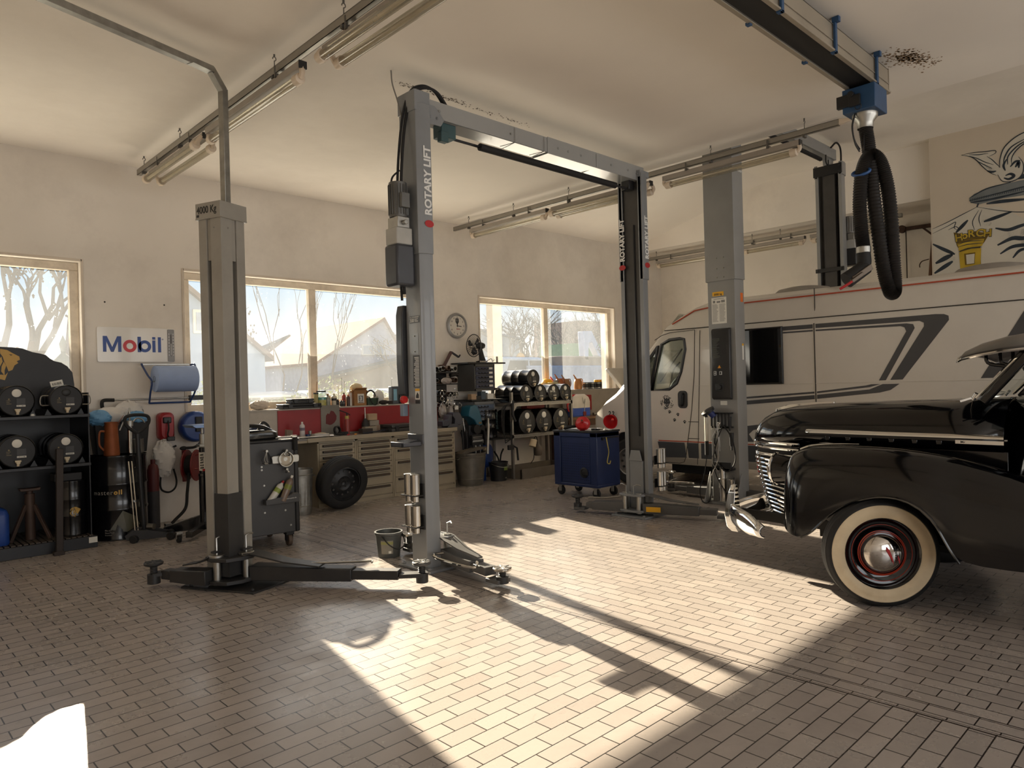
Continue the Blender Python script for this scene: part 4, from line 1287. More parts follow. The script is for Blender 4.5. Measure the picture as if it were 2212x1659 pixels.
# nose panel, name band and grille
def nose_ring(z, k, n=24):
    out = []
    for i in range(n + 1):
        s = -1 + 2 * i / n
        x, y = plan(s)
        out.append((CX + (x - CX) * k[0], 2.4 + (y - 2.4) * k[1], z))
    return out
car_b(MB().loft([nose_ring(z, k) for z, k in ((.995, (.97, .97)), (.90, (.97, .96)), (.86, (.93, .90)), (.70, (.92, .88)), (.52, (.88, .82)), (.40, (.80, .74)))], closed=False), 'grille_back', car_under, solid=.01)
for z, r in ((.955, .010), (.905, .008), (.893, .008)):
    car_b(MB().tube(nose_ring(z, (.985, .985)), r, 6), 'nose_moulding', chrome)
car_b(MB().loft([nose_ring(.958, (.985, .98)), nose_ring(.99, (.985, .98))], closed=False, cap=False), 'name_band', car_black, solid=.006)
nm = 'CHEVROLET'
for i, ch in enumerate(nm):
    s = -.50 + i * .125
    x, y = plan(s)
    x2, y2 = plan(s + .01)
    d = Vector((x - x2, y - y2, 0)).normalized()
    text(ch, .028, chrome, (x - 5.75 + d.y * .004, y - .5 + .010 * 1.0, .964), d, (0, 0, 1), 'lettering', car, .0006, .002)
nb = 14
for i in range(nb):
    t = i / (nb - 1)
    z = .862 - t * .455
    kx, ky = .985 - .15 * t ** 2, .985 - .10 * t - .13 * t ** 2
    pts = []
    for j in range(33):
        s = -1 + 2 * j / 32
        x, y = plan(s)
        dz = -.055 * abs(s) ** 5 * (.25 + t)
        pts.append((CX + (x - CX) * kx, 2.4 + (y - 2.4) * ky + .0, z + dz))
    car_b(MB().tube(pts, .0115, 8), 'grille_bar', chrome)
ct = MB()
car_b(MB().tube([(CX, 2.4 + .53 * (.985 - .10 * t - .13 * t ** 2) + .008, .875 - t * .49) for t in [i / 12 for i in range(13)]], .014, 8), 'grille_spine', chrome)
em = MB().prism([(-.028, .06), (.028, .06), (.032, -.05), (0, -.10), (-.032, -.05)], (CX, 2.925, .80), (1, 0, 0), (0, 0, 1), (0, .012, 0))
car_b(em, 'grille_emblem', red_print, bevel=.003)
for s in (-1, 1):
    car_b(MB().tube([(CX + s * .385 * (.985 - .15 * t * t), 2.41 - .0 * t, .90 - t * .50) for t in [i / 10 for i in range(11)]], .014, 8), 'grille_edge', chrome)
car_b(MB().loft([nose_ring(.40, (.84, .75)), nose_ring(.33, (.80, .66)), nose_ring(.30, (.7, .4))], closed=False), 'gravel_pan', car_black, solid=.01)
# front fenders (pontoon shape with a wheel opening)
FS = [(2.385, 5.10, 5.22, .86, .58), (2.378, 5.03, 5.29, .90, .52), (2.36, 4.97, 5.34, .945, .45), (2.32, 4.935, 5.37, .98, .415), (2.26, 4.912, 5.385, 1.005, .395), (2.20, 4.90, 5.39, 1.018, .395), (2.12, 4.893, 5.39, 1.027, .45), (2.02, 4.888, 5.385, 1.033, .55), (1.90, 4.885, 5.38, 1.036, .645), (1.78, 4.885, 5.375, 1.036, .705), (1.64, 4.885, 5.37, 1.032, .735), (1.50, 4.885, 5.365, 1.02, .715), (1.38, 4.886, 5.36, 1.005, .63), (1.28, 4.888, 5.35, .985, .45), (1.23, 4.89, 5.35, .975, .37), (1.0, 4.90, 5.33, .92, .365), (.75, 4.92, 5.3, .83, .37), (.45, 4.95, 5.3, .70, .37), (.2, 4.98, 5.3, .56, .37)]
def fender_ring(y, xo, xi, zt, zl, mir):
    xc, hw = (xo + xi) / 2, (xi - xo) / 2
    out = []
    for i in range(25):
        a = PI - PI * i / 24
        c, s = math.cos(a), math.sin(a)
        x = math.copysign(abs(c) ** .80, c)
        z = abs(s) ** .86
        xx = xc + hw * x
        # tuck the flank inwards below the shoulder
        zz = zl + (zt - zl) * z
        if c < 0:
            xx += .012 * z ** 3
        out.append((xx if not mir else 2 * CX - xx, y, zz))
    return out
for mir in (False, True):
    f = car_b(MB().loft([fender_ring(*s, mir) for s in FS], closed=False), 'front_fender', car_black, sub=1)
    lip = [fender_ring(*s, mir)[0] for s in FS[5:15]]
    car_b(MB().tube(smoothpath(lip, 4), .008, 6), 'wheel_arch_lip', car_black, f)
    tr = [fender_ring(*s, mir)[13] for s in FS[3:9]]
    tr = [(p[0] + (.012 if not mir else -.012), p[1], p[2] + .006) for p in tr]
    car_b(MB().tube(smoothpath(tr, 4), .012, 8, rf=lambda i: max(.003, .014 - .0006 * i)), 'fender_trim', chrome, f)
    # headlight
    sx = -1 if not mir else 1
    hx = CX + sx * .462
    hl = MB().lathe([(.03, -.22), (.085, -.14), (.108, -.05), (.115, 0), (.118, .02), (.112, .03)], (hx, 2.53, .815), (0, 1, .05), 28)
    hlo = car_b(hl, 'headlight_shell', car_black)
    car_b(MB().tube([(hx + .114 * math.cos(a), 2.553, .816 + .116 * math.sin(a)) for a in [2 * PI * i / 32 for i in range(32)]], .012, 8, closed=True), 'headlight_ring', chrome, hlo)
    car_b(MB().lathe([(.108, 0), (.09, .035), (.05, .055), (.001, .06)], (hx, 2.553, .816), (0, 1, .05), 28, cap=False), 'headlight_lens', M('lens_glass', (176, 170, 156), .08, spec=.8, coat=.6), hlo)
# front bumper and guards
bp = []
for i in range(33):
    s = -1 + 2 * i / 32
    x = CX + s * .80
    y = 2.99 - .10 * s ** 2 - .50 * max(0, abs(s) - .48) ** 1.35 * 1.9
    bp.append((x, y, .425 - .04 * abs(s) ** 3))
rg = []
for i, p in enumerate(bp):
    s = -1 + 2 * i / 32
    h = .075 * (1 - .55 * max(0, abs(s) - .85) / .15)
    a = Vector(bp[min(i + 1, 32)]) - Vector(bp[max(i - 1, 0)])
    n = Vector((-a.y, a.x, 0)).normalized()
    if n.y < 0:
        n = -n
    P_ = Vector(p)
    rg.append([P_ + n * (.032 * math.cos(t)) + Vector((0, 0, h * math.sin(t))) for t in [R(-95 + 190 * k / 10) for k in range(11)]])
car_b(MB().loft(rg, closed=False), 'front_bumper', chrome, solid=-.012)
for s in (-1, 1):
    x = CX + s * .40
    g = MB().loft([[(x - w, y0 - .02, z), (x - w * .8, y0 + d, z), (x, y0 + d + .012, z), (x + w * .8, y0 + d, z), (x + w, y0 - .02, z)] for z, w, y0, d in ((.27, .03, 2.93, .04), (.31, .05, 2.94, .065), (.40, .055, 2.945, .075), (.50, .045, 2.95, .06), (.58, .03, 2.95, .045), (.645, .018, 2.95, .02), (.655, .008, 2.95, .0))])
    car_b(g, 'bumper_guard', chrome, bevel=.004)
    car_b(MB().beam((CX + s * .35, 2.2, .40), (CX + s * .35, 2.93, .42), .05, .07), 'bumper_iron', car_under)
# wheels
def old_wheel(c, sx, steer):
    r, h = .352, .078
    m = Matrix.Translation(Vector(c)) @ Matrix.Rotation(steer, 4, 'Z')
    def wb(mb, nm, mt, par, **k):
        return car_b(mb.xf(m), nm, mt, par, **k)
    ax = (sx, 0, 0)
    prof = [(.20, -h), (.29, -h * 1.02), (.325, -h * .92)]
    g = [(.343, -.055), (.352, -.05), (.352, -.036), (.345, -.033), (.352, -.03), (.354, -.016), (.346, -.013), (.354, -.01), (.354, .01), (.346, .013), (.354, .016), (.352, .03), (.345, .033), (.352, .036), (.352, .05), (.343, .057)]
    prof += g + [(.336, h * .9), (.326, h * .99), (.318, h * 1.01), (.316, h * .98)]
    t = wb(MB().lathe(prof + [(.316, 0), (.2, 0)], (0, 0, 0), ax, 72, cap=False), 'tyre', black_rubber, car)
    wb(MB().lathe([(.318, h * .99), (.312, h * 1.035), (.306, h * 1.01), (.285, h * 1.08), (.255, h * 1.05), (.234, h * .92), (.228, h * .7)], (0, 0, 0), ax, 64, cap=False), 'whitewall', wwall, t)
    rim = wb(MB().lathe([(.236, h * .85), (.232, h * .95), (.222, h * .85), (.205, h * .55), (.182, h * .5), (.172, h * .42), (.15, h * .36), (.142, h * .62), (.12, h * .7), (.001, h * .7)], (0, 0, 0), ax, 56, cap=False), 'rim', car_black, t)
    for rr, hh, q in ((.186, h * .53, .002), (.146, h * .58, .004), (.137, h * .68, .003)):
        wb(MB().tube([(sx * (hh + .002), rr * math.cos(a), rr * math.sin(a)) for a in [2 * PI * i / 56 for i in range(56)]], q, 5, closed=True), 'pinstripe', red_line, rim)
    cap_ = wb(MB().lathe([(.122, h * .68), (.125, h * .8), (.118, h * .98), (.095, h * 1.22), (.06, h * 1.38), (.03, h * 1.44), (.001, h * 1.46)], (0, 0, 0), ax, 48, cap=False), 'hubcap', M('hubcap_chrome', (205, 200, 194), .12, 1.0), t)
    if sx < 0:
        e = MB().prism([(0, .055), (.018, .03), (.035, -.02), (.04, -.06), (.028, -.03), (-.004, .03)], (-h * 1.44, -.01, 0), (0, -1, 0), (0, 0, 1), (-.006, 0, 0))
        wb(e, 'hubcap_flash', red_print, cap_, bevel=.001)
        e = MB().prism([(.07, .0), (.082, -.035), (.078, -.06), (.066, -.02)], (-h * 1.30, -.01, 0), (0, -1, 0), (0, 0, 1), (-.006, 0, 0))
        wb(e, 'hubcap_flash', red_print, cap_, bevel=.001)
        for i, ch in enumerate('CHEVROLET'):
            z = .058 - i * .0135
            e = text(ch, .015, black_print, (0, 0, 0), (0, 0, -1), (0, -1, 0), 'lettering', cap_, .0003, .002)
            e.data.transform(Matrix.Translation(-car.location) @ m @ Matrix.Translation((-h * 1.40 + .000 * i, -.055 - i * .0022, z)))
    return t
old_wheel((5.0, 1.72, .352), -1, R(36))
old_wheel((6.5, 1.72, .352), 1, R(36))
old_wheel((5.03, -1.28, .352), -1, 0)
old_wheel((6.47, -1.28, .352), 1, 0)
car_b(MB().cyl((5.1, 1.67, .33), (6.4, 1.67, .33), .04, n=10).cyl((5.1, -1.28, .35), (6.4, -1.28, .35), .05, n=10).box(5.45, -2.0, .3, 5.53, 2.3, .42).box(5.97, -2.0, .3, 6.05, 2.3, .42), 'chassis', car_under)
# cabin: lower body, pillars, roof, glass
BS = [(1.06, .447, .38, 1.336, 2.65), (.9, .50, .37, 1.355, 2.8), (.6, .62, .36, 1.365, 3.4), (.2, .73, .36, 1.36), (-.5, .77, .36, 1.34), (-1.2, .76, .38, 1.30), (-1.8, .66, .42, 1.15), (-2.15, .48, .48, .92), (-2.25, .3, .55, .75)]
car_b(MB().loft([arch_ring(*b_[:4], b_[4] if len(b_) > 4 else 4.2, 24) for b_ in BS], closed=False), 'cabin_body', car_black, solid=-.02)
RS = [(.96, .50, 1.60, 1.70), (.85, .56, 1.58, 1.745), (.5, .62, 1.57, 1.80), (-.1, .66, 1.56, 1.81), (-.7, .64, 1.50, 1.77), (-1.2, .56, 1.36, 1.62), (-1.55, .46, 1.22, 1.42), (-1.75, .38, 1.1, 1.25)]
roof = car_b(MB().loft([arch_ring(y, w, zb, zt, 2.6, 24) for y, w, zb, zt in RS], closed=False), 'roof', car_black, solid=-.02)
for s in (-1, 1):
    car_b(MB().beam((CX + s * .53, 1.16, 1.33), (CX + s * .545, .90, 1.64), .045, .05), 'windscreen_pillar', car_black, bevel=.01)
    car_b(MB().tube([(CX + s * .50, 1.20, 1.355), (CX + s * .515, .95, 1.63)], .012, 8), 'pillar_trim', chrome)
    car_b(MB().beam((CX + s * .73, -.45, 1.3), (CX + s * .63, -.45, 1.62), .05, .08), 'door_pillar', car_black)
    car_b(MB().add([(CX + s * .50, 1.19, 1.35), (CX, 1.30, 1.35), (CX, 1.03, 1.66), (CX + s * .51, .94, 1.64)], [(0, 1, 2, 3)]), 'windscreen', vg, smooth=0)
    car_b(MB().add([(CX + s * .62, .85, 1.36), (CX + s * .73, -.4, 1.34), (CX + s * .64, -.4, 1.58), (CX + s * .56, .75, 1.60)], [(0, 1, 2, 3)]), 'side_window', vg, smooth=0)
    w_ = car_b(MB().tube([(CX + s * .44, 1.215, 1.372), (CX + s * .30, 1.26, 1.385), (CX + s * .10, 1.30, 1.39)], .007, 6), 'wiper', chrome)
    car_b(MB().cyl((CX + s * .44, 1.235, 1.345), (CX + s * .45, 1.21, 1.385), .014, n=10).beam((CX + s * .44, 1.23, 1.36), (CX + s * .47, 1.30, 1.335), .015, .012), 'wiper_pivot', chrome, w_)
car_b(MB().tube([(CX, 1.31, 1.35), (CX, 1.04, 1.66)], .012, 8), 'windscreen_divider', chrome)
# outside sun visor
vr = []
for y, w, z, c in ((1.30, .50, 1.592, .045), (1.27, .53, 1.605, .07), (1.18, .555, 1.625, .095), (1.05, .57, 1.645, .11), (.92, .575, 1.655, .12)):
    vr.append([(CX + w * (-1 + 2 * i / 20), y + .05 * (1 - (-1 + 2 * i / 20) ** 2), z + c * (1 - abs(-1 + 2 * i / 20) ** 2.6)) for i in range(21)])
vis = car_b(MB().loft(vr, closed=False), 'sun_visor', M('visor_black', (38, 34, 30), .28, coat=.3), solid=.008)
ed = [r_[0] for r_ in vr[::-1]] + vr[0][1:-1] + [r_[-1] for r_ in vr]
car_b(MB().tube(ed, .009, 6), 'visor_edge', chrome, vis)
for s in (-1, 0, 1):
    car_b(MB().tube(smoothpath([(CX + s * .38, 1.17, 1.66), (CX + s * .38, 1.16, 1.58), (CX + s * .38, 1.07, 1.555)], 4), .011, 6), 'visor_bracket', car_black, vis)
car_b(MB().ball((CX - .1, 1.0, 1.55), .04, 12, 8, (1.8, .7, 1)), 'rear_view_mirror', black_plastic)
cb_ = M('car_cloth', (70, 62, 54), .9)
for y in (.1, -.95):
    s_ = car_b(MB().box(5.2, y - .1, .75, 6.3, y + .05, 1.32), 'seat_backrest', cb_, bevel=.05)
    car_b(MB().box(5.2, y, .55, 6.3, y + .5, .78), 'seat_cushion', cb_, s_, bevel=.05)
car_b(MB().tube([(5.42 + .2 * math.cos(a), .55 - .1 * math.sin(a), 1.2 + .17 * math.sin(a)) for a in [2 * PI * i / 24 for i in range(24)]], .012, 6, closed=True).cyl((5.42, .55, 1.2), (5.42, .85, .95), .02, n=8), 'steering_wheel', black_plastic)
for s in (-1, 1):
    car_b(MB().loft([fender_ring(y, 4.95, 5.35, zt, zl, s > 0) for y, zt, zl in ((-.75, .62, .4), (-.85, .78, .38), (-1.05, .86, .64), (-1.28, .88, .72), (-1.5, .84, .64), (-1.72, .72, .40), (-2.0, .52, .42))], closed=False), 'rear_fender', car_black, sub=1)
    car_b(MB().box(CX + s * .56, -.8, .33, CX + s * .82, .35, .37), 'running_board', black_rubber, bevel=.01)

# ---------------------------------------------------------------- light rails
rail_m = M('rail_aluminium', (152, 148, 140), .4, .7, var=.06, scale=5)
tube_clear = glassy('lamp_tube_plastic', (.86, .82, .72), 0.10, .08, .2)
batten_m = M('batten_grey', (150, 142, 132), .5, var=.06)
socket_m = M('socket_cream', (206, 190, 170), .5, var=.05)
lamp_white = M('lamp_tube_white', (216, 210, 196), .35)
cable_m = M('cable_grey', (90, 86, 80), .6)
def light_rail(x, y0, y1, z, zc, hooks, label, point=False):
    r = thing('light_rail', label, 'light rail', (x, y1, z))
    b = MB()
    b.box(-.022, y0 - y1, -.004, .022, 0, 0).box(-.022, y0 - y1, -.004, -.018, 0, .058).box(.018, y0 - y1, -.004, .022, 0, .058).box(-.022, y0 - y1, .054, -.008, 0, .058).box(.008, y0 - y1, .054, .022, 0, .058)
    b.build('rail', rail_m, r, smooth=0)
    for hy in hooks:
        h = MB().tube([(0, hy - y1, .058), (0, hy - y1, zc - z - .05)], .004, 6)
        h.tube([(0 + .014 * math.sin(a), hy - y1 , zc - z - .035 - .016 * math.cos(a)) for a in [i * .55 for i in range(10)]], .004, 6)
        h.cyl((0, hy - y1, zc - z - .02), (0, hy - y1, zc - z + .0), .008, n=8)
        h.box(-.026, hy - y1 - .012, -.03, .026, hy - y1 + .012, -.004)
        h.build('rail_hook', cable_m, r)
    if point:
        MB().loft([[(-.022, y0 - y1, 0), (.022, y0 - y1, 0), (.022, y0 - y1, .058), (-.022, y0 - y1, .058)], [(-.01, y0 - y1 - .14, .02), (.01, y0 - y1 - .14, .02), (.01, y0 - y1 - .14, .04), (-.01, y0 - y1 - .14, .04)]]).build('end_cap', socket_m, r, bevel=.004)
    return r
def fixture(x, y0, y1, zr, kind, label, group, rot=0):
    """tube luminaire clipped under a rail; kind 1 = single tube below its batten, 2 = twin tubes"""
    f = thing('tube_light', label, 'ceiling light', (x, (y0 + y1) / 2, zr), 0, group)
    h = (y1 - y0) / 2
    MB().box(-.032, -h, -.075, .032, h, -.02).build('batten', batten_m, f, bevel=.004)
    MB().box(-.033, -h - .012, -.077, .033, -h, -.018).build('end_cap', black_plastic, f, bevel=.003)
    for q in (-.6, .6):
        MB().box(-.04, q * h - .015, -.03, .04, q * h + .015, -.004).box(-.045, q * h - .008, -.03, -.038, q * h + .008, .06).build('clip', cable_m, f)
    xs = (0,) if kind == 1 else (-.075, .075)
    for xx in xs:
        zt = -.135
        t = MB().lathe([(.036, -h + .06), (.036, h - .06)], (xx, 0, zt), (0, 1, 0), 20, cap=False).build('diffuser_tube', tube_clear, f)
        MB().cyl((xx, -h + .05, zt), (xx, h - .05, zt), .014, n=12).build('lamp', lamp_white, t)
        for s in (-1, 1):
            c = MB().lathe([(.02, -.03), (.040, -.02), (.043, .01), (.043, .045), (.036, .05)], (xx, s * (h - .055), zt), (0, s * -1, 0), 18)
            c.tube(smoothpath([(xx, s * (h - .03), zt), (xx * .9, s * (h - .005), zt + .03), (xx * .5, s * (h - .01), zt + .075)], 4), .022, 8)
            c.build('lamp_socket', socket_m, t)
    return f
G1, G2 = 'tube lights under the left ceiling rail', 'tube lights under the middle ceiling rail'
light_rail(2.60, 1.0, 8.72, 4.02, 4.19, (8.53, 7.41, 6.3, 5.31, 4.26, 3.2, 2.1), 'thin metal light rail hung on hooks at the upper left of the ceiling')
fixture(2.62, 6.80, 8.35, 4.00, 2, 'twin tube light nearest the windows on the left rail', G1)
fixture(2.60, 4.86, 6.68, 4.00, 1, 'single tube light in the middle of the left rail, beside the cable duct', G1)
fixture(2.62, 2.85, 4.55, 4.00, 2, 'large clear twin tube light at the top edge on the left rail', G1)
light_rail(7.31, 2.78, 8.82, 4.02, 4.19, (8.46, 7.45, 6.37, 5.3, 4.21, 3.13), 'thin metal light rail crossing behind the middle lift post', True)
fixture(7.31, 6.78, 8.42, 4.00, 1, 'tube light nearest the window wall on the middle rail', G2)
fixture(7.33, 5.05, 6.70, 4.00, 2, 'twin clear tube light half hidden behind the lift post with the slot', G2)
fixture(7.31, 3.18, 4.85, 4.00, 1, 'tube light crossing in front of the tall lift post', G2)
MB().tube(smoothpath([(7.31, 2.66, 4.05), (7.2, 2.6, 4.04), (7.0, 2.5, 4.05), (6.7, 2.36, 4.1)], 5), .006, 6).xf(Matrix.Translation((0, 0, 0))).build('supply_cable', cable_m, bpy.data.objects['light_rail.001'], smooth=0).location = (-7.31, -8.82, -4.02)
G3 = 'tube lights along the far wall'
light_rail(12.62, 3.85, 8.9, 4.08, 4.245, (8.6, 7.4, 6.45, 5.9, 4.9, 4.1), 'light rail running along the far wall below the upper wall')
fixture(12.62, 6.75, 8.6, 4.06, 1, 'tube light on the far wall rail seen left of the tall lift post', G3)
fixture(12.62, 5.45, 6.65, 4.06, 1, 'tube light on the far wall rail seen right of the tall lift post', G3)
fixture(12.62, 4.05, 5.35, 4.06, 1, 'tube light on the far wall rail behind the black exhaust hose', G3)

# ---------------------------------------------------------------- exhaust extraction rail and hose
blue_m = M('machine_blue', (38, 72, 108), .45, var=.08, scale=8, dirt=(30, 34, 40), dirt_amt=.4)
ex = thing('exhaust_rail', 'long aluminium exhaust extraction rail under the ceiling at upper right', 'exhaust rail', (6.62, 2.2, 4.15))
alu = M('rail_profile', (168, 158, 142), .38, .45, var=.07, scale=2.0, dirt=(110, 96, 80), dirt_amt=.3)
b = MB()
b.box(-8, -.10, -.21, 0, -.085, 0).box(-8, .085, -.21, 0, .10, 0).box(-8, -.10, -.01, 0, .10, 0)
b.box(-8, -.108, -.135, 0, -.10, -.125)
b.box(-8, -.12, -.215, 0, -.085, -.20).box(-8, .085, -.215, 0, .12, -.20)
b.build('profile', alu, ex, bevel=.003)
MB().box(-8, -.085, -.20, -.001, .085, -.17).build('rubber_lips', M('slot_rubber', (22, 21, 21), .6), ex, smooth=0)
MB().box(-.0, -.105, -.215, .012, .105, .005).build('end_plate', alu, ex, bevel=.003)
for x in (-.32, -1.17, -2.05, -2.9, -3.8):
    k = MB().box(x - .018, -.125, -.225, x + .018, -.108, .0)
    k.box(x - .02, -.15, .0, x + .02, -.10, .04).box(x - .02, -.125, -.225, x + .02, -.085, -.212)
    k.box(x - .018, .10, -.225, x + .018, .135, -.205).box(x - .018, .11, -.2, x + .018, .12, .04)
    k.build('rail_bracket', blue_m, ex, bevel=.002)
tr = thing('exhaust_hose', 'ribbed black exhaust hose looped from a blue trolley box at upper right', 'exhaust hose', (6.34, 2.20, 3.72))
b = MB().box(-.14, -.13, 0, .14, .13, .20)
b.box(-.10, -.11, .20, .10, -.085, .24).box(-.10, .085, .20, .10, .11, .24)
tb = b.build('trolley_box', blue_m, tr, bevel=.006)
b = MB().cyl((-.14, .05, .14), (-.18, .05, .14), .025, n=14).box(-.17, -.02, .04, -.13, .07, .13).box(-.16, .04, .05, -.12, .17, .15)
b.tube([(-.15 , .0 + .025 * math.cos(a), .03 + .025 * math.sin(a)) for a in [2 * PI * i / 14 for i in range(14)]], .004, 5, closed=True)
b.build('latch', black_plastic, tb, bevel=.003)
MB().lathe([(.10, .0), (.098, -.03), (.066, -.07), (.062, -.12)], (0, 0, 0), (0, 0, 1), 28, cap=False).build('funnel', zinc, tr)
hose_m = M('hose_black', (36, 33, 31), .55, var=.15, scale=12, spec=.3)
def DP(dx, dy, dz):
    return (dx - 6.34, dy - 2.2, dz - 3.72)
hp_ = [(6.34, 2.20, 3.62), (6.35, 2.18, 3.42), (6.345, 2.16, 3.12), (6.36, 2.13, 2.74), (6.38, 2.10, 2.40), (6.40, 2.07, 2.235), (6.43, 2.05, 2.20), (6.455, 2.04, 2.26), (6.45, 2.045, 2.48), (6.44, 2.05, 2.82), (6.42, 2.07, 3.12), (6.38, 2.11, 3.32), (6.33, 2.17, 3.36), (6.28, 2.215, 3.22), (6.265, 2.235, 2.95), (6.275, 2.23, 2.72), (6.28, 2.22, 2.58)]
pth = smoothpath([DP(*p) for p in hp_], 26)
MB().tube(pth, .05, 14, rf=lambda i: .053 + (.004 if i % 2 else -.004)).build('hose', hose_m, tr, smooth=25)
c = Vector(DP(6.28, 2.22, 2.58))
MB().cyl(c + Vector((0, 0, .02)), c + Vector((0, 0, -.035)), .057, n=22).build('hose_collar', zinc, tr, bevel=.004)
nz = MB().tube(smoothpath([c + Vector((0, 0, -.03)), c + Vector((0, .0, -.13)), c + Vector((-.03, .04, -.19))], 6), .055, 14)
nzo = nz.build('nozzle_elbow', black_rubber, tr)
d = Vector((-.62, .55, -.55)).normalized()
q0 = c + Vector((.01, -.01, -.15))
b = MB().cyl(q0, q0 + d * .20, .062, .068, n=20)
b.build('nozzle', black_rubber, nzo)
b = MB()
u1 = Vector((-.45, -.8, -.1)).normalized()
b.beam(q0 + u1 * .07, q0 + u1 * .07 + d * .19, .05, .012, u1)
b.beam(q0 + u1 * .075 + d * .10, q0 + u1 * .08 + d * .22, .03, .03, u1)
b.build('grip_plate', M('grip_brown', (96, 84, 72), .45, .5), nzo, bevel=.004)
MB().tube(smoothpath([q0 + u1 * .08 + d * .19, q0 + u1 * .085 + d * .25, q0 + u1 * .07 + d * .33], 4), .011, 8).build('grip_lever', red_print, nzo)
b = MB().tube(smoothpath([(-.09, .04, .02), (-.12, .06, -.12), (-.10, .05, -.25), (-.06, .03, -.32)], 6), .007, 6).tube(smoothpath([(-.07, .05, .02), (-.10, .07, -.1), (-.08, .06, -.22), (-.05, .03, -.3)], 6), .006, 6).tube([(.07, 0, .0), (.075, -.01, -.32)], .012, 6)
b.tube([DP(6.30, 2.19, 3.72), DP(6.29, 2.2, 3.38)], .004, 6)
b.build('balancer_cables', black_plastic, tr)
b = MB().tube([DP(6.26 + .03 * math.cos(a), 2.215 + .07 * math.sin(a), 3.22 + .03 * math.cos(a)) for a in [2 * PI * i / 20 for i in range(20)]], .012, 6, closed=True)
b.build('hose_hook', M('hook_blue', (44, 84, 140), .45), tr)

# ---------------------------------------------------------------- painted mural
mur = thing('wall_mural_painting', 'large wall painting of a winged radiator ornament with yellow badge above the motorhome', 'mural', (12.218, 2.0, 3.0))
ink = M('mural_ink', (44, 52, 60), .9, var=.3, scale=6)
ink2 = M('mural_grey', (112, 116, 116), .9, var=.25, scale=3)
pale = M('mural_pale', (196, 190, 176), .9, var=.06, scale=2)
yel = M('mural_yellow', (176, 148, 44), .9, var=.2, scale=5)
yel_d = M('mural_ochre', (104, 82, 24), .9, var=.2, scale=5)
def mpoly(poly, m, nm, lift_, parent=mur):
    return bw(MB().prism(poly, (12.22 - lift_, 0, 0), (0, 1, 0), (0, 0, 1), (-.001, 0, 0)), nm, m, parent, mur, smooth=0)
def mlines(curves, m, nm, lift_, parent=mur, w=.012):
    mb = MB()
    for cu in curves:
        ww = w
        if isinstance(cu[0], float):
            ww, cu = cu[0], cu[1:]
        p = [Vector((12.22 - lift_, y, z)) for y, z in cu]
        p = smoothpath(p, 5) if len(p) > 2 else p
        n = len(p)
        L_pts, R_pts = [], []
        for i in range(n):
            d = (p[min(i + 1, n - 1)] - p[max(i - 1, 0)]).normalized()
            t = Vector((0, -d.z, d.y)) * ww * .5 * (1 if n < 3 else (.3 + .7 * math.sin(PI * (i + .5) / n)))
            L_pts.append(p[i] + t)
            R_pts.append(p[i] - t)
        mb.loft([[a, b_] for a, b_ in zip(L_pts, R_pts)], closed=False, cap=False)
    return bw(mb, nm, m, parent, mur, smooth=0)
shell = [(3.31, 3.0), (3.31, 3.73), (3.1, 3.80), (2.9, 3.88), (2.72, 3.95), (2.45, 3.90), (2.16, 3.68), (1.0, 3.3), (1.0, 3.0)]
so = mpoly(shell, pale, 'painted_shell', .001)
mlines([[(3.31, 3.73), (3.1, 3.80), (2.9, 3.88), (2.72, 3.95)], [(2.72, 3.95), (2.4, 3.83), (2.1, 3.76), (1.6, 3.72)], [(3.31, 3.66), (3.1, 3.74), (3.0, 3.78), (3.02, 3.70), (2.98, 3.66)], [(3.1, 3.68), (3.0, 3.71), (2.95, 3.66)], [(2.70, 3.9), (2.78, 3.75), (2.76, 3.62)], [(2.66, 3.9), (2.7, 3.78), (2.68, 3.66)],
        [.05, (3.31, 3.50), (3.2, 3.42), (3.08, 3.34), (3.02, 3.3)], [.07, (3.28, 3.2), (3.15, 3.26), (3.05, 3.30)], [.06, (3.3, 3.05), (3.15, 3.14), (3.05, 3.2)], [.05, (3.0, 3.62), (2.92, 3.7), (2.84, 3.78)], [.05, (2.5, 3.60), (2.35, 3.55), (2.2, 3.58), (2.0, 3.62)], [.06, (2.48, 3.35), (2.3, 3.42), (2.15, 3.40), (1.9, 3.46)], [.05, (2.45, 3.22), (2.3, 3.30), (2.1, 3.3), (1.8, 3.3)], [.05, (2.64, 3.72), (2.5, 3.75), (2.3, 3.80)], [.04, (2.3, 3.14), (2.2, 3.24), (2.0, 3.24)]], ink, 'painted_lines', .003, so)
mlines([[.10, (3.25, 3.32), (3.1, 3.26), (3.02, 3.22)], [.09, (2.64, 3.82), (2.62, 3.72), (2.55, 3.66)], [.12, (2.45, 3.45), (2.3, 3.47), (2.1, 3.5)], [.10, (2.2, 3.34), (2.0, 3.36), (1.8, 3.4)]], ink2, 'painted_shading', .002, so)
capp = [(2.815, 4.06), (2.815, 4.10), (2.75, 4.15), (2.6, 4.19), (2.46, 4.21), (2.2, 4.22), (1.8, 4.22), (1.3, 4.15), (1.3, 4.02), (2.0, 4.0), (2.4, 4.01), (2.7, 3.985), (2.78, 4.02)]
co = mpoly(capp, ink2, 'painted_cap', .004)
mb = MB()
for i in range(60):
    y = 2.79 - i * .022
    z = 4.065 + .035 * math.sin(i / 60 * 2.2)
    mb.box(12.2135, y, z - .018, 12.2145, y + .008, z + .02)
bw(mb, 'painted_knurling', ink, co, mur, smooth=0)
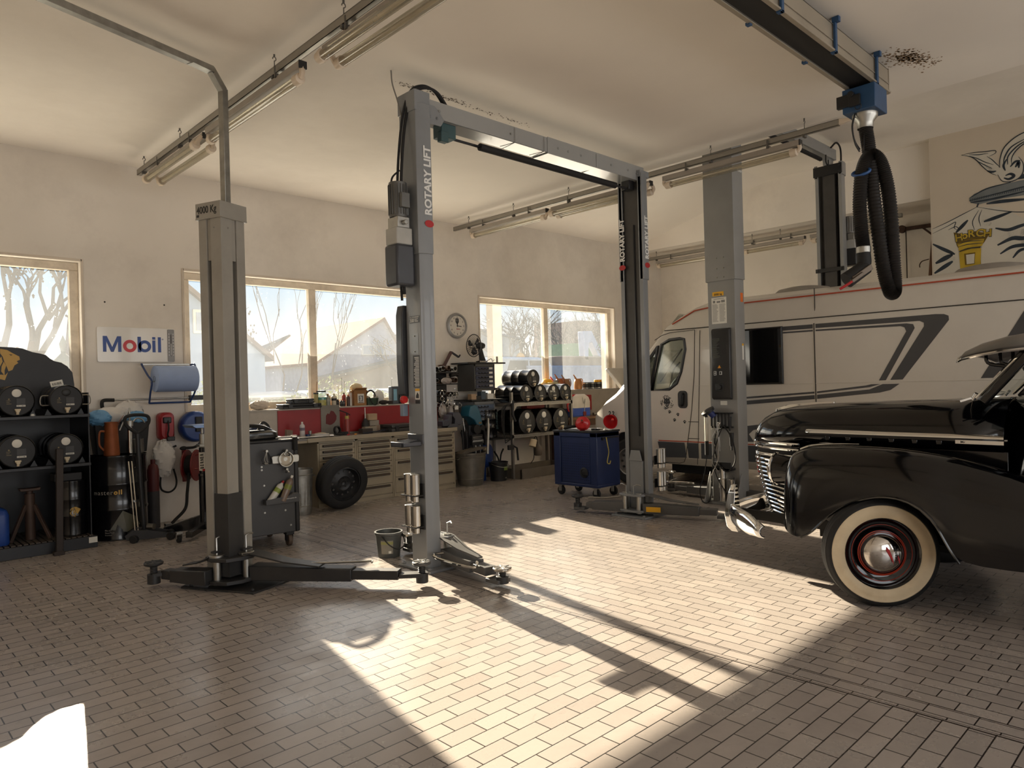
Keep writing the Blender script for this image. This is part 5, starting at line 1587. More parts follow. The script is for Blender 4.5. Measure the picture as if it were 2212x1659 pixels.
mlines([[.02, (2.815, 4.06), (2.4, 4.10), (2.0, 4.13), (1.4, 4.12)], [.03, (2.80, 4.03), (2.5, 4.03), (2.1, 4.06)], [.02, (2.81, 4.1), (2.6, 4.19), (2.3, 4.22)], [.05, (2.6, 3.975), (2.4, 3.97), (2.1, 3.94)], [.02, (2.72, 3.95), (2.70, 4.0)]], ink, 'painted_lines', .006, co)
wing = [(2.903, 4.759), (2.80, 4.78), (2.65, 4.775), (2.50, 4.77), (2.49, 4.735), (2.58, 4.73), (2.55, 4.68), (2.48, 4.62), (2.47, 4.54), (2.42, 4.48), (2.43, 4.36), (2.48, 4.36), (2.56, 4.42), (2.65, 4.53), (2.74, 4.65), (2.82, 4.71)]
wing = [(2.903, 4.759), (2.80, 4.715), (2.72, 4.65), (2.64, 4.53), (2.55, 4.42), (2.47, 4.36), (2.42, 4.38), (2.42, 4.46), (2.46, 4.52), (2.48, 4.57), (2.52, 4.63), (2.57, 4.655), (2.50, 4.655), (2.475, 4.68), (2.49, 4.705), (2.6, 4.72), (2.75, 4.745)]
wo = mpoly(wing, pale, 'painted_wing', .004)
mlines([[(2.903, 4.759), (2.80, 4.715), (2.72, 4.65), (2.64, 4.53), (2.55, 4.42), (2.47, 4.36)], [(2.903, 4.759), (2.75, 4.757), (2.6, 4.735), (2.48, 4.72), (2.475, 4.68), (2.55, 4.655)], [(2.58, 4.66), (2.52, 4.6), (2.47, 4.53), (2.42, 4.46)], [(2.8, 4.72), (2.7, 4.66), (2.6, 4.58), (2.5, 4.52)], [(2.72, 4.64), (2.62, 4.55), (2.52, 4.47)], [(2.8, 4.74), (2.68, 4.71), (2.56, 4.70)], [.03, (2.58, 4.45), (2.52, 4.42), (2.47, 4.42)]], ink, 'painted_lines', .006, wo)
mlines([[.04, (2.62, 4.56), (2.55, 4.48), (2.48, 4.43)], [.04, (2.7, 4.68), (2.6, 4.64), (2.54, 4.60)]], ink2, 'painted_shading', .005, wo)
bod = [(2.44, 4.42), (2.45, 4.34), (2.40, 4.26), (2.30, 4.23), (2.2, 4.26), (2.15, 4.34), (2.15, 4.46), (2.2, 4.56), (2.3, 4.62), (2.38, 4.58)]
bo = mpoly(bod, pale, 'painted_scroll', .0045)
mlines([[.015, (2.45, 4.36), (2.40, 4.26), (2.30, 4.23), (2.2, 4.26), (2.15, 4.34), (2.15, 4.46), (2.2, 4.56)], [.04, (2.38, 4.30), (2.32, 4.27), (2.26, 4.30), (2.30, 4.34), (2.36, 4.33)], [.04, (2.24, 4.42), (2.2, 4.48), (2.2, 4.40)], [.03, (2.3, 4.44), (2.24, 4.50), (2.18, 4.50)], [.03, (2.36, 4.4), (2.38, 4.48), (2.34, 4.56)]], ink, 'painted_lines', .007, bo)
mlines([[.16, (2.36, 4.40), (2.36, 4.55), (2.30, 4.70), (2.16, 4.80), (2.0, 4.83), (1.8, 4.80)]], pale, 'painted_neck', .005)
mlines([[.016, (2.43, 4.46), (2.42, 4.58), (2.36, 4.74), (2.2, 4.86), (2.0, 4.90), (1.8, 4.87)], [.016, (2.28, 4.46), (2.28, 4.56), (2.22, 4.66), (2.1, 4.74), (1.95, 4.76), (1.8, 4.73)], [.02, (2.38, 4.5), (2.36, 4.6), (2.28, 4.72), (2.1, 4.80)], [.02, (2.33, 4.48), (2.32, 4.6), (2.2, 4.72), (2.05, 4.78)]], ink, 'painted_lines', .008)
mpoly([(2.26, 4.245), (2.10, 4.33), (1.9, 4.36), (1.9, 4.22), (2.1, 4.235)], ink, 'painted_shadow', .0035)
# yellow badge with the word
mpoly([(3.03, 3.63), (2.99, 3.42), (2.96, 3.36), (2.95, 3.0), (2.69, 3.0), (2.69, 3.36), (2.64, 3.42), (2.535, 3.60), (2.62, 3.55), (2.75, 3.60), (2.9, 3.58)], yel_d, 'painted_badge_shadow', .004)
bg_ = mpoly([(2.985, 3.45), (2.97, 3.40), (2.97, 3.34), (2.85, 3.37), (2.67, 3.37), (2.65, 3.42), (2.64, 3.47), (2.78, 3.475)], yel, 'painted_badge_bands', .0055)
b2_ = mpoly([(2.965, 3.32), (2.95, 3.0), (2.70, 3.0), (2.68, 3.34), (2.8, 3.35)], yel, 'painted_badge_frame', .0055)
mpoly([(2.90, 3.29), (2.89, 3.12), (2.77, 3.12), (2.755, 3.29)], yel_d, 'painted_badge_inset', .0065)
mpoly([(2.875, 3.27), (2.87, 3.13), (2.775, 3.13), (2.765, 3.27)], pale, 'painted_badge_window', .0072)
mlines([[.012, (2.98, 3.44), (2.85, 3.465), (2.65, 3.45)], [.012, (2.975, 3.40), (2.85, 3.42), (2.65, 3.41)], [.014, (2.97, 3.33), (2.85, 3.36), (2.67, 3.355)]], ink, 'painted_lines', .0075)
for i, (ch, y, z, rot) in enumerate((('H', 3.01, 3.485, .28), ('o', 2.925, 3.51, .14), ('R', 2.845, 3.522, .02), ('C', 2.745, 3.515, -.12), ('H', 2.655, 3.50, -.26))):
    ex_ = Vector((0, -math.cos(rot), math.sin(rot) * .8))
    ey_ = Vector((0, math.sin(rot) * .3, 1)).normalized()
    ex_ = (ex_ - ey_ * ex_.dot(ey_)).normalized()
    for m_, lf, fat, nm_ in ((ink, .0078, .010, 'lettering_shadow'), (yel, .0092, .004, 'lettering')):
        text(ch, .15, m_, (-lf + .002, y - 2.0, z - 3.0), ex_, ey_, nm_, mur, fat, .0004)
# pulley arm on the far wall
ca = thing('wall_crane_arm', 'rusty bracket arm with a pulley and two hanging ropes beside the mural', 'pulley arm', (13.33, 3.6, 4.0))
rust = M('rusty_iron', (72, 52, 42), .7, .4, var=.3, scale=14)
MB().beam((-.05, -.35, -.02), (-.05, .55, .0), .05, .06).beam((-.05, .14, -.03), (-.05, -.02, -.19), .03, .03).beam((-.05, -.3, -.0), (0.02, -.3, -.0), .05, .06).build('arm', rust, ca, bevel=.004)
MB().cyl((-.09, .46, -.0), (-.02, .46, -.0), .065, n=22).build('pulley', rust, ca, bevel=.006)
MB().tube([(-.055, .53, -.0), (-.055, .54, -1.3)], .009, 6).tube([(-.055, .40, -.0), (-.055, .40, -1.3)], .009, 6).build('rope', M('rope_dark', (60, 52, 46), .9), ca)
pk = thing('wooden_pole', 'brown wooden pole with a hook leaning beside the mural', 'pole', (13.2, 3.72, 2.2))
MB().beam((0, .0, 0), (.05, -.14, 1.6), .045, .045).build('shaft', M('pole_wood', (104, 72, 50), .7, var=.2), pk, bevel=.006)
MB().tube(smoothpath([(.0, -.08, 1.22), (.0, .02, 1.2), (.0, .06, 1.15), (.0, .06, 1.1)], 5), .008, 6).build('hook', rust, pk)

# ---------------------------------------------------------------- shared clutter materials
blk = M('gloss_black', (16, 16, 18), .22, var=.1, coat=.3)
blk_m = M('matt_black', (26, 26, 28), .55, var=.12)
rack_blk = M('rack_black', (20, 21, 26), .4, var=.1)
cream = M('cream_plastic', (206, 192, 164), .5, var=.05)
copper = M('copper_brown', (150, 84, 48), .42, .35, var=.2, scale=12)
white_bag = M('white_bag', (206, 202, 196), .5, var=.06)
blue_bag = M('blue_bag', (104, 156, 196), .45, var=.1)
card = M('cardboard', (150, 108, 66), .8, var=.1, scale=8)
bench_red = M('bench_red', (142, 24, 26), .45, var=.07, scale=5, dirt=(70, 18, 18), dirt_amt=.4)
beige = M('cabinet_beige', (160, 148, 126), .5, var=.06, scale=4, dirt=(92, 78, 62), dirt_amt=.4)
gap = M('drawer_gap', (34, 30, 26), .8)
steel_blue = M('steel_blue', (44, 70, 116), .42, var=.1, coat=.1)
dred = M('reel_dark_red', (112, 26, 28), .42, var=.1)
grey_pl = M('grey_plastic', (96, 98, 100), .5, var=.08)

def gold_lion(c, h, ex, ey, parent, m=gold_print):
    """flat lion-head emblem: profile with swept mane locks, looking along ex"""
    face = [(.30, .95), (.55, .90), (.72, .78), (.98, .62), (1.0, .48), (.88, .42), (.94, .34), (.80, .24), (.72, .04), (.58, -.02), (.52, .18), (.44, .40), (.38, .62), (.30, .75)]
    locks = [[(.28, .92), (.05, .88), (-.16, .70), (-.22, .45), (-.05, .62), (.15, .72)], [(.28, .78), (.08, .66), (-.08, .42), (-.10, .12), (.04, .36), (.20, .58)], [(.34, .62), (.20, .42), (.12, .16), (.16, -.12), (.26, .14), (.38, .40)], [(.42, .40), (.34, .20), (.32, -.02), (.44, -.22), (.44, .02), (.50, .22)], [(-.20, .40), (-.26, .15), (-.16, -.10), (-.12, .15)], [(-.06, .08), (-.06, -.15), (.06, -.30), (.06, -.05)], [(.18, -.16), (.24, -.34), (.44, -.40), (.56, -.06), (.46, -.18), (.32, -.16)]]
    mb = MB()
    for pl2 in [face] + locks:
        mb.prism([(x * h, y * h) for x, y in pl2], (0, 0, 0), (1, 0, 0), (0, 1, 0), (0, 0, .0015))
    mb.xf(basis(ex, ey, c))
    o = mb.build('lion_emblem', m, parent, smooth=0)
    e = MB().prism([(.60 * h, .72 * h), (.74 * h, .70 * h), (.68 * h, .66 * h)], (0, 0, 0), (1, 0, 0), (0, 1, 0), (0, 0, .002))
    e.xf(basis(ex, ey, c)).build('lion_eye', black_print, o, smooth=0)
    return o
def lying_drum(label, loc, r, L, group, cap='white', handles=False, note=None, name='oil_drum'):
    """steel drum on its side, lid facing -y; loc is the point under the lid"""
    d = thing(name, label, 'oil drum', loc, 0, group)
    c = (0, 0, r)
    b = MB().lathe([(r * .93, .012), (r * .97, .0), (r, .004), (r, .02), (r * .985, .03), (r * .985, L * .33), (r * 1.005, L * .345), (r * .985, L * .36), (r * .985, L * .62), (r * 1.005, L * .635), (r * .985, L * .65), (r * .985, L - .03), (r, L - .015), (r * .97, L), (.0, L)], c, (0, 1, 0), 36, cap=False)
    s = b.build('shell', blk, d)
    MB().lathe([(r * .95, .0), (.0, .0)], (0, .012, r), (0, 1, 0), 36, cap=False).build('lid', blk_m, d)
    cm_ = {'white': paper, 'black': black_plastic}[cap]
    MB().lathe([(r * .26, 0), (r * .26, -.006), (r * .20, -.012), (.0, -.012)], (0, .012, r * 1.5), (0, 1, 0), 20, cap=False).build('bung_cap', cm_, d)
    k = MB().box(-r * .02, .008, r * .78, r * .46, .011, r * 1.16)
    k.build('dark_label', M('label_grey', (58, 58, 60), .5), d, smooth=0)
    k = MB().box(-r * .02, .007, r * .62, r * .46, .011, r * .73)
    bl = k.build('barcode_label', paper, d, smooth=0)
    q = MB()
    for i in range(7):
        q.box(r * (.02 + i * .06), .006, r * .645, r * (.02 + i * .06 + rnd.uniform(.015, .04)), .0065, r * .705)
    q.build('barcode', black_print, bl, smooth=0)
    q = MB().lathe([(r * .05, 0), (.0, -.001)], (-r * .42, .009, r * 1.12), (0, 1, 0), 10, cap=False)
    for i, w in enumerate((.22, .16, .26)):
        q.box(-r * .55, .009, r * (1.0 - i * .1), -r * (.55 - w), .011, r * (1.03 - i * .1))
    q.build('small_print', M('print_gold_dim', (122, 108, 74), .5), d, smooth=0)
    t = MB().cyl((0, .01, r * .34), (0, -.04, r * .34), r * .11, n=14).cyl((0, -.02, r * .40), (0, -.02, r * .12), r * .08, n=12).box(-r * .16, -.035, r * .38, r * .16, -.02, r * .48)
    t.build('tap', cream, d, bevel=.002)
    if handles:
        for sx in (-1, 1):
            MB().tube(smoothpath([(sx * r, .05, r * 1.3), (sx * (r + .06), .04, r * 1.25), (sx * (r + .065), .04, r * .7), (sx * r, .05, r * .65)], 4), .006, 6).build('handle', zinc, d)
    if note:
        text(note, r * .3, white_print, (-r * .6, .0075, r * 1.05), (1, 0, 0), (0, 0, 1), 'lettering', d, .0005, .0008)
    return d
def upright_drum(name, label, loc, r, H, m=blk, group=None):
    d = thing(name, label, 'oil drum', loc, 0, group)
    MB().lathe([(.0, .02), (r * .95, .0), (r, .006), (r, .02), (r * .985, .035), (r * .985, H * .34), (r * 1.01, H * .355), (r * 1.01, H * .37), (r * .985, H * .385), (r * .985, H * .64), (r * 1.01, H * .655), (r * 1.01, H * .67), (r * .985, H * .685), (r * .985, H - .03), (r, H - .02), (r, H), (r * .96, H), (r * .95, H - .015), (.0, H - .015)], (0, 0, 0), (0, 0, 1), 40, cap=False).build('shell', m, d)
    MB().cyl((r * .5, 0, H - .015), (r * .5, 0, H), .03, n=14).build('bung', black_plastic, d)
    return d
def crumple(name, label, cat, loc, sc, m, seed, group=None, n=18, amp=.22):
    """crumpled bag or cloth: a lump with folded creases"""
    rr = random.Random(seed)
    ph = [(rr.uniform(2, 9), rr.uniform(2, 9), rr.uniform(0, 6), rr.uniform(.3, 1)) for _ in range(7)]
    def fn(u, v):
        a, b = 2 * PI * u, PI * v
        k = 1 + amp * sum(w * abs(math.sin(p * a * .5 + q * b + o)) for p, q, o, w in ph) / 3 - amp
        z = -math.cos(b)
        return Vector((sc[0] * k * math.sin(b) * math.cos(a), sc[1] * k * math.sin(b) * math.sin(a), sc[2] * max(-.98, z * k) + sc[2] * .98))
    o = MB().grid(fn, n * 2, n).build(name, m, smooth=25)
    o.location = loc
    return tag(o, label, cat, group)
def simple(mb, name, label, cat, m, loc=(0, 0, 0), rz=0.0, group=None, **k):
    o = mb.build(name, m, None, **k)
    o.location = loc
    o.rotation_euler = (0, 0, rz)
    return tag(o, label, cat, group)

# ---------------------------------------------------------------- black oil rack on the left
rk = thing('oil_rack', 'black steel drum rack with scalloped lion sign board at far left', 'drum rack', (1.2, 8.5, 0))
def rb(mb, nm, m, par=None, **k):
    return bw(mb, nm, m, par or rk, rk, **k)
rb(MB().box(.2, 8.10, 0, 1.94, 8.92, .115), 'drip_tray', rack_blk, bevel=.004)
g = MB()
for i in range(34):
    g.box(.22 + i * .05, 8.12, .116, .255 + i * .05, 8.9, .124)
rb(g, 'grating', M('grating_grey', (96, 88, 80), .6, .5), smooth=0)
for x in (.2, 1.89):
    rb(MB().box(x, 8.14, .1, x + .012, 8.92, 1.56), 'side_panel', rack_blk, bevel=.002)
rb(MB().box(.2, 8.90, .1, 1.9, 8.92, 1.56), 'back_panel', rack_blk)
for z0, z1 in ((1.315, 1.345), (.825, .855)):
    s = rb(MB().box(.2, 8.10, z0, 1.9, 8.9, z1), 'shelf', rack_blk, bevel=.003)
    for x in (.75, 1.29, 1.70):
        rb(MB().prism([(-.17, 0), (-.11, 0), (-.145, .06)], (x, 8.2, z1), (1, 0, 0), (0, 0, 1), (0, .55, 0)).prism([(.17, 0), (.11, 0), (.145, .06)], (x, 8.2, z1), (1, 0, 0), (0, 0, 1), (0, .55, 0)), 'drum_cradle', rack_blk, s)
arch = [(1.90, 1.35), (1.905, 1.65), (1.89, 1.78), (1.845, 1.845), (1.79, 1.885), (1.73, 1.90), (1.69, 1.925), (1.65, 1.965), (1.60, 1.98), (1.53, 1.995), (1.45, 2.03), (1.36, 2.04), (1.22, 2.045), (1.05, 2.05), (.85, 2.045), (.65, 2.03), (.5, 1.98), (.38, 1.9), (.25, 1.8), (.2, 1.65), (.2, 1.35)]
sg = rb(MB().prism(arch, (0, 8.72, 0), (1, 0, 0), (0, 0, 1), (0, .015, 0)), 'sign_board', M('sign_black', (30, 30, 33), .45), bevel=.003)
gold_lion(Vector((1.19, 8.7185, 1.80)) - rk.location, .235, (1, 0, 0), (0, 0, 1), sg)
rb(MB().box(1.86, 8.09, .05, 1.935, 8.099, .105), 'tray_label', paper, smooth=0)
GD = 'oil drums lying on the black rack'
lying_drum('black oil drum with white bung at left end of the upper rack shelf', (1.292, 8.1, 1.348), .147, .5, GD)
lying_drum('black oil drum with wire handles and paper slip on the upper rack shelf', (1.70, 8.1, 1.348), .145, .5, GD, 'black', True)
lying_drum('black oil drum at left end of the lower rack shelf', (1.285, 8.1, .858), .155, .5, GD)
lying_drum('black oil drum behind the upright steel bar on the lower rack shelf', (1.685, 8.1, .858), .15, .5, GD)
tg = simple(MB().box(-.06, -.003, 0, .05, .0, .055).xf(Matrix.Rotation(R(-8), 4, 'X') @ Matrix.Rotation(R(-12), 4, 'Y')), 'paper_slip', 'white barcode paper slip standing on a black drum', 'paper slip', paper, (1.66, 8.25, 1.632), smooth=0)
q = MB()
for i in range(9):
    q.box(-.045 + i * .009, -.0045, .012, -.045 + i * .009 + rnd.uniform(.003, .006), -.0035, .036)
q.xf(Matrix.Rotation(R(-8), 4, 'X') @ Matrix.Rotation(R(-12), 4, 'Y')).build('barcode', black_print, tg, smooth=0)
simple(MB().cyl((0, 0, 0), (0, 0, .02), .02, .014, 12), 'plastic_plug', 'small white cap lying on the upper rack shelf', 'cap', paper, (1.42, 8.14, 1.345))  # loose white cap lying on the shelf
simple(MB().beam((0, 0, 0), (.03, .03, 1.02), .06, .045).box(-.05, -.035, 0, .04, .035, .04), 'steel_bar', 'dark square steel bar standing upright before the black rack', 'bar', M('bar_brown', (52, 44, 40), .55, .3, var=.2), (1.58, 7.98, 0), bevel=.005)
js = thing('jack_stand', 'brown tripod axle stand on the grating of the black rack', 'axle stand', (1.42, 8.38, .125))
jm = M('stand_brown', (74, 58, 50), .55, .3, var=.2)
MB().cyl((0, 0, 0), (0, 0, .45), .045, n=16).build('post', jm, js)
for a in (200, 320, 80):
    MB().beam((.04 * math.cos(R(a)), .04 * math.sin(R(a)), .34), (.19 * math.cos(R(a)), .19 * math.sin(R(a)), .0), .035, .03).build('leg', jm, js, bevel=.004)
MB().cyl((0, 0, .42), (0, 0, .48), .03, n=12).prism([(-.09, .05), (-.08, .02), (.08, .02), (.09, .05), (.05, .045), (-.05, .045)], (0, -.05, .46), (1, 0, 0), (0, 0, 1), (0, .1, 0)).build('saddle', jm, js, bevel=.004)
cn = thing('canister', 'blue plastic canister on the rack tray at the left edge', 'canister', (1.06, 8.35, .125))
MB().loft([[(x, y, z) for x, y in [(a * k, b * k) for a, b in rrect(.34, .3, .05)]] for z, k in ((0, .96), (.02, 1), (.28, 1), (.33, .9), (.35, .7))]).build('body', M('canister_blue', (30, 66, 142), .4), cn)
MB().cyl((.06, 0, .34), (.06, 0, .39), .03, n=14).build('cap', black_plastic, cn)
MB().tube(smoothpath([(-.12, 0, .34), (-.08, 0, .39), (.0, 0, .385), (.02, 0, .34)], 4), .014, 8).build('handle', M('canister_blue', (30, 66, 142), .4), cn)
sd = upright_drum('oil_drum', 'small upright black drum with gold lion on the rack tray', (1.775, 8.33, .125), .135, .55)
gold_lion((-.035, -.134, .22), .075, (1, 0, 0), (0, 0, 1), sd)
simple(MB().box(-.12, -.1, 0, .12, .1, .075), 'storage_box', 'dark flat box resting on the small black drum', 'box', M('box_dark_grey', (48, 46, 46), .6), (1.735, 8.38, .675), bevel=.004)

# ---------------------------------------------------------------- big drum and the things around it
bd = upright_drum('oil_drum', 'large upright black drum with masteroil lettering beside the rack', (2.25, 8.52, 0), .285, .885)
def curved_text(s, z, size, m, r, a0, parent, fat=0.0, sx=1.0):
    """letters wrapped round an upright cylinder, starting at angle a0 (deg from -y towards +x)"""
    a = R(a0)
    for ch in s:
        p = (r * math.sin(a), -r * math.cos(a), z)
        ex_ = (math.cos(a), math.sin(a), 0)
        o = text(ch, size, m, p, ex_, (0, 0, 1), 'lettering', parent, fat, .001, sx)
        w = max([v.co.dot(Vector(ex_)) for v in o.data.vertices], default=0) - Vector(p).dot(Vector(ex_))
        a += (w + size * .10) / r
    return a
a_ = curved_text('master', .485, .066, M('print_grey_white', (150, 146, 138), .5), .2875, -66, bd)
curved_text('oil', .485, .066, gold_print, .2875, math.degrees(a_), bd, .003)
tx = MB().add([(.0, 0, .0), (.12, 0, .19), (.24, 0, .12), (.30, 0, .02), (.16, 0, -.04)], [(0, 1, 2, 3, 4)])
tx.v = [Vector((.289 * math.sin(p.x / .289 - .55), -.289 * math.cos(p.x / .289 - .55), p.z + .12)) for p in tx.v]
tx.build('plastic_film', M('clear_film', (86, 84, 70), .25, spec=.7), bd, smooth=0)
for i, t_ in enumerate(('Mix der', 'Heat Fluid', 'Format')):
    curved_text(t_, .105 - i * .024, .022, M('print_grey_white', (150, 146, 138), .5), .2875, -42, bd, sx=.9)
jug = thing('oil_jug', 'copper brown oil jug with spout and handle on the large drum', 'jug', (2.165, 8.40, .885))
MB().lathe([(.0, .0), (.075, .0), (.078, .01), (.062, .34), (.068, .355), (.064, .355), (.056, .34), (.070, .015), (.0, .012)], n=28, cap=False).build('body', copper, jug)
MB().loft([[(.05, -.03, .32), (.055, .03, .32), (.05, .0, .27)], [(.10, -.015, .39), (.10, .015, .39), (.095, .0, .37)], [(.125, -.006, .425), (.125, .006, .425), (.12, 0, .41)]]).build('spout', copper, jug)
MB().tube(smoothpath([(-.065, 0, .26), (-.11, 0, .25), (-.115, 0, .12), (-.075, 0, .06)], 5), .011, 8).build('handle', copper, jug)
gp_ = thing('grease_pump', 'chrome hand grease pump with lever on the large drum', 'pump', (2.352, 8.42, .885))
MB().cyl((0, 0, 0), (0, 0, .30), .024, n=18).build('barrel', chrome, gp_)
MB().cyl((0, 0, .30), (0, 0, .36), .035, n=18).cyl((0, 0, .36), (.0, 0, .50), .010, n=8).build('head', zinc, gp_, bevel=.003)
MB().tube([(.0, 0, .49), (-.05, 0, .38), (-.10, .0, .26)], .009, 8).build('lever', zinc, gp_)
MB().tube(smoothpath([(.03, 0, .34), (.07, .0, .38), (.12, 0, .37), (.15, 0, .33)], 5), .008, 8).build('hose', zinc, gp_)
simple(MB().lathe([(.0, .0), (.055, 0), (.06, .01), (.06, .15), (.063, .155), (.056, .155), (.055, .012), (.0, .012)], n=24, cap=False), 'metal_pot', 'dull metal pot standing on the large drum', 'pot', galv, (2.44, 8.47, .885))
cr = thing('storage_bin', 'black open bin full of bags behind the copper jug', 'bin', (2.33, 8.72, .885))
MB().loft([[(a, b, z) for a, b in rrect(w, d, .02)] for w, d, z in ((.5, .2, 0), (.56, .25, .33), (.58, .27, .335), (.54, .23, .335), (.49, .19, .02))]).build('tub', blk_m, cr)
crumple('plastic_bag', 'crumpled blue bag hanging over the left of the black bin', 'bag', (2.11, 8.64, 1.19), (.12, .09, .09), blue_bag, 3)
crumple('plastic_bag', 'crumpled blue bag at the right of the black bin', 'bag', (2.49, 8.66, 1.18), (.11, .08, .08), blue_bag, 5)
crumple('plastic_bag', 'crumpled white bag heaped on the black bin', 'bag', (2.24, 8.74, 1.2), (.17, .11, .10), white_bag, 7)
crumple('plastic_bag', 'larger crumpled white bag heaped behind the grease pump', 'bag', (2.45, 8.80, 1.2), (.15, .11, .13), white_bag, 9)
tj = thing('trolley_jack', 'low black trolley jack with a tall looped D handle', 'trolley jack', (2.36, 8.02, 0))
tm = M('jack_black', (30, 31, 34), .4, var=.1)
b = MB()
for s in (-1, 1):
    b.prism([(-.16, .03), (.22, .03), (.24, .07), (.05, .12), (-.10, .13), (-.18, .08)], (0, 0, 0), (math.cos(-.4), math.sin(-.4), 0), (0, 0, 1), (.012 * .39, .012 * .92, 0))
    b.v[-12:] = [p + Vector((-math.sin(-.4), math.cos(-.4), 0)) * (s * .09) for p in b.v[-12:]]
b.cyl((.0, -.08, .09), (.0, .08, .09), .03, n=12)
b.build('frame', tm, tj, bevel=.003)
for (x, y) in ((-.12, -.05), (-.05, .13), (.2, -.17), (.25, .0)):
    MB().cyl((x - .02, y - .02, .04), (x + .02, y + .02, .04), .04, n=16).build('wheel', black_rubber, tj, bevel=.004)
MB().tube([(0, .02, .10), (-.03, .0, .55), (-.055, -.02, 1.12)], .022, 10).build('handle_shaft', tm, tj)
MB().tube(smoothpath([(-.055, -.02, 1.12), (-.14, -.02, 1.19), (-.17, -.02, 1.25), (-.155, -.02, 1.30), (-.06, -.02, 1.315), (.04, -.02, 1.30), (.06, -.02, 1.25), (.03, -.02, 1.19), (-.055, -.02, 1.12)], 5), .017, 8).build('handle_loop', black_rubber, tj)
MB().cyl((.02, -.04, .15), (.06, -.1, .15), .03, n=14).build('ram', zinc, tj)
rd = simple(MB().tube([(0, 0, 0), (-.02, .12, .82)], .006, 6).tube([(.03, 0, .0), (.01, .12, .82)], .006, 6).box(-.01, -.01, .4, .04, .01 + .06, .42).box(-.01, -.012, .0, .04, .012, .012), 'steel_rod', 'thin pair of bright rods leaning on the large drum', 'rods', steel, (2.30, 8.12, 0))
fe = thing('gas_bottle', 'slim grey cylinder with dark red upper half standing by the wall', 'gas bottle', (2.66, 8.70, 0))
MB().cyl((0, 0, 0), (0, 0, .42), .062, n=22).build('body', M('cylinder_grey', (58, 56, 58), .6), fe, bevel=.004)
MB().lathe([(.062, .42), (.062, .66), (.05, .71), (.025, .73), (.025, .78), (.0, .78)], n=22, cap=False).build('upper_half', M('cylinder_red', (84, 30, 32), .5), fe)

# ---------------------------------------------------------------- things on the window wall, left part
sgn = thing('wall_sign', 'white Mobil sign with a grey thermometer strip on the wall', 'sign', (2.61, 8.995, 2.105))
MB().prism(rrect(.83, .40, .02), (0, 0, 0), (1, 0, 0), (0, 0, 1), (0, -.012, 0)).build('board', M('sign_white', (226, 222, 214), .22, var=.02, coat=.3), sgn, bevel=.002)
nv = M('sign_blue', (22, 62, 140), .35)
rd_ = M('sign_red', (200, 32, 38), .35)
def flat(pl2, m, nm='letter', d=.0022, par=sgn):
    return MB().prism(pl2, (0, -.012, 0), (1, 0, 0), (0, 0, 1), (0, -d, 0)).build(nm, m, par, smooth=0)
def ringm(cx, cz, ro, ri, m, nm='letter', par=sgn, a0=0, a1=360):
    n = 36
    mb = MB()
    o_ = [(cx + ro * math.cos(R(a0 + (a1 - a0) * i / n)), -.0142, cz + ro * math.sin(R(a0 + (a1 - a0) * i / n))) for i in range(n + 1)]
    i_ = [(cx + ri * math.cos(R(a0 + (a1 - a0) * i / n)), -.0142, cz + ri * math.sin(R(a0 + (a1 - a0) * i / n))) for i in range(n + 1)]
    mb.loft([o_, i_], closed=False, cap=False)
    return mb.build(nm, m, par, smooth=0, solid=.001)
zb, zt = -.085, .095
flat([(-.357, zb), (-.357, zt), (-.315, zt), (-.262, zb + .055), (-.209, zt), (-.167, zt), (-.167, zb), (-.202, zb), (-.202, zt - .06), (-.248, zb), (-.276, zb), (-.322, zt - .06), (-.322, zb)], nv)
ringm(-.078, -.016, .072, .036, rd_)
flat([(.005, zb), (.005, zt), (.042, zt), (.042, zb)], nv)
ringm(.082, -.016, .070, .035, nv)
for x, t in ((.166, .055), (.228, zt)):
    flat([(x, zb), (x, t), (x + .034, t), (x + .034, zb)], nv)
flat([(.166, .065), (.166, zt), (.200, zt), (.200, .065)], nv)
text('®', .026, nv, (.272, -.0145, .06), (1, 0, 0), (0, 0, 1), 'lettering', sgn, 0, .0004)
th = MB().prism(rrect(.078, .385, .012), (.374, -.012, -.002), (1, 0, 0), (0, 0, 1), (0, -.006, 0)).build('thermometer', M('thermo_grey', (116, 112, 108), .35, .4), sgn, bevel=.002)
MB().box(.368, -.020, -.13, .380, -.018, .13).build('scale_slot', M('thermo_slot', (60, 56, 54), .5), th, smooth=0)
MB().cyl((.374, -.0205, -.12), (.374, -.0205, .02), .003, n=8).build('glass_tube', white_print, th)
for i in range(8):
    for x in (.346, .394):
        MB().box(x, -.0192, -.12 + i * .036, x + .010, -.0178, -.112 + i * .036).build('scale_mark', white_print, th, smooth=0)
for x, z in ((2.287, 2.587), (2.925, 2.589)):
    simple(MB().lathe([(.010, 0), (.0, -.002)], (0, 0, 0), (0, 1, 0), 10, cap=False), 'wall_hole', 'tiny dark hole in the wall above the %s end of the Mobil sign' % ('left' if x < 2.5 else 'right'), 'hole', gap, (x, 8.9985, z))
pr = thing('roll_dispenser', 'blue wire dispenser frame for wide paper wipes on the wall', 'roll dispenser', (2.93, 8.84, 1.70))
bt = M('dispenser_blue', (36, 62, 112), .4)
for s in (-1, 1):
    MB().tube(smoothpath([(s * .27, .13, .17), (s * .30, .06, .17), (s * .27, -.05, .04), (s * .245, -.1, -.03), (s * .25, -.06, -.15), (s * .23, .06, -.28)], 3), .011, 8).build('side_arm', bt, pr)
MB().tube([(-.23, .06, -.28), (.23, .06, -.28)], .011, 8).build('lower_bar', bt, pr)
MB().tube([(-.26, -.1, -.03), (.26, -.1, -.03)], .008, 8).build('spindle', zinc, pr)
MB().box(-.29, .10, .165, .25, .13, .185).build('tear_bar', zinc, pr, bevel=.002)
rl = thing('paper_roll', 'wide roll of pale blue paper wipes in the dispenser', 'paper roll', (2.94, 8.74, 1.70))
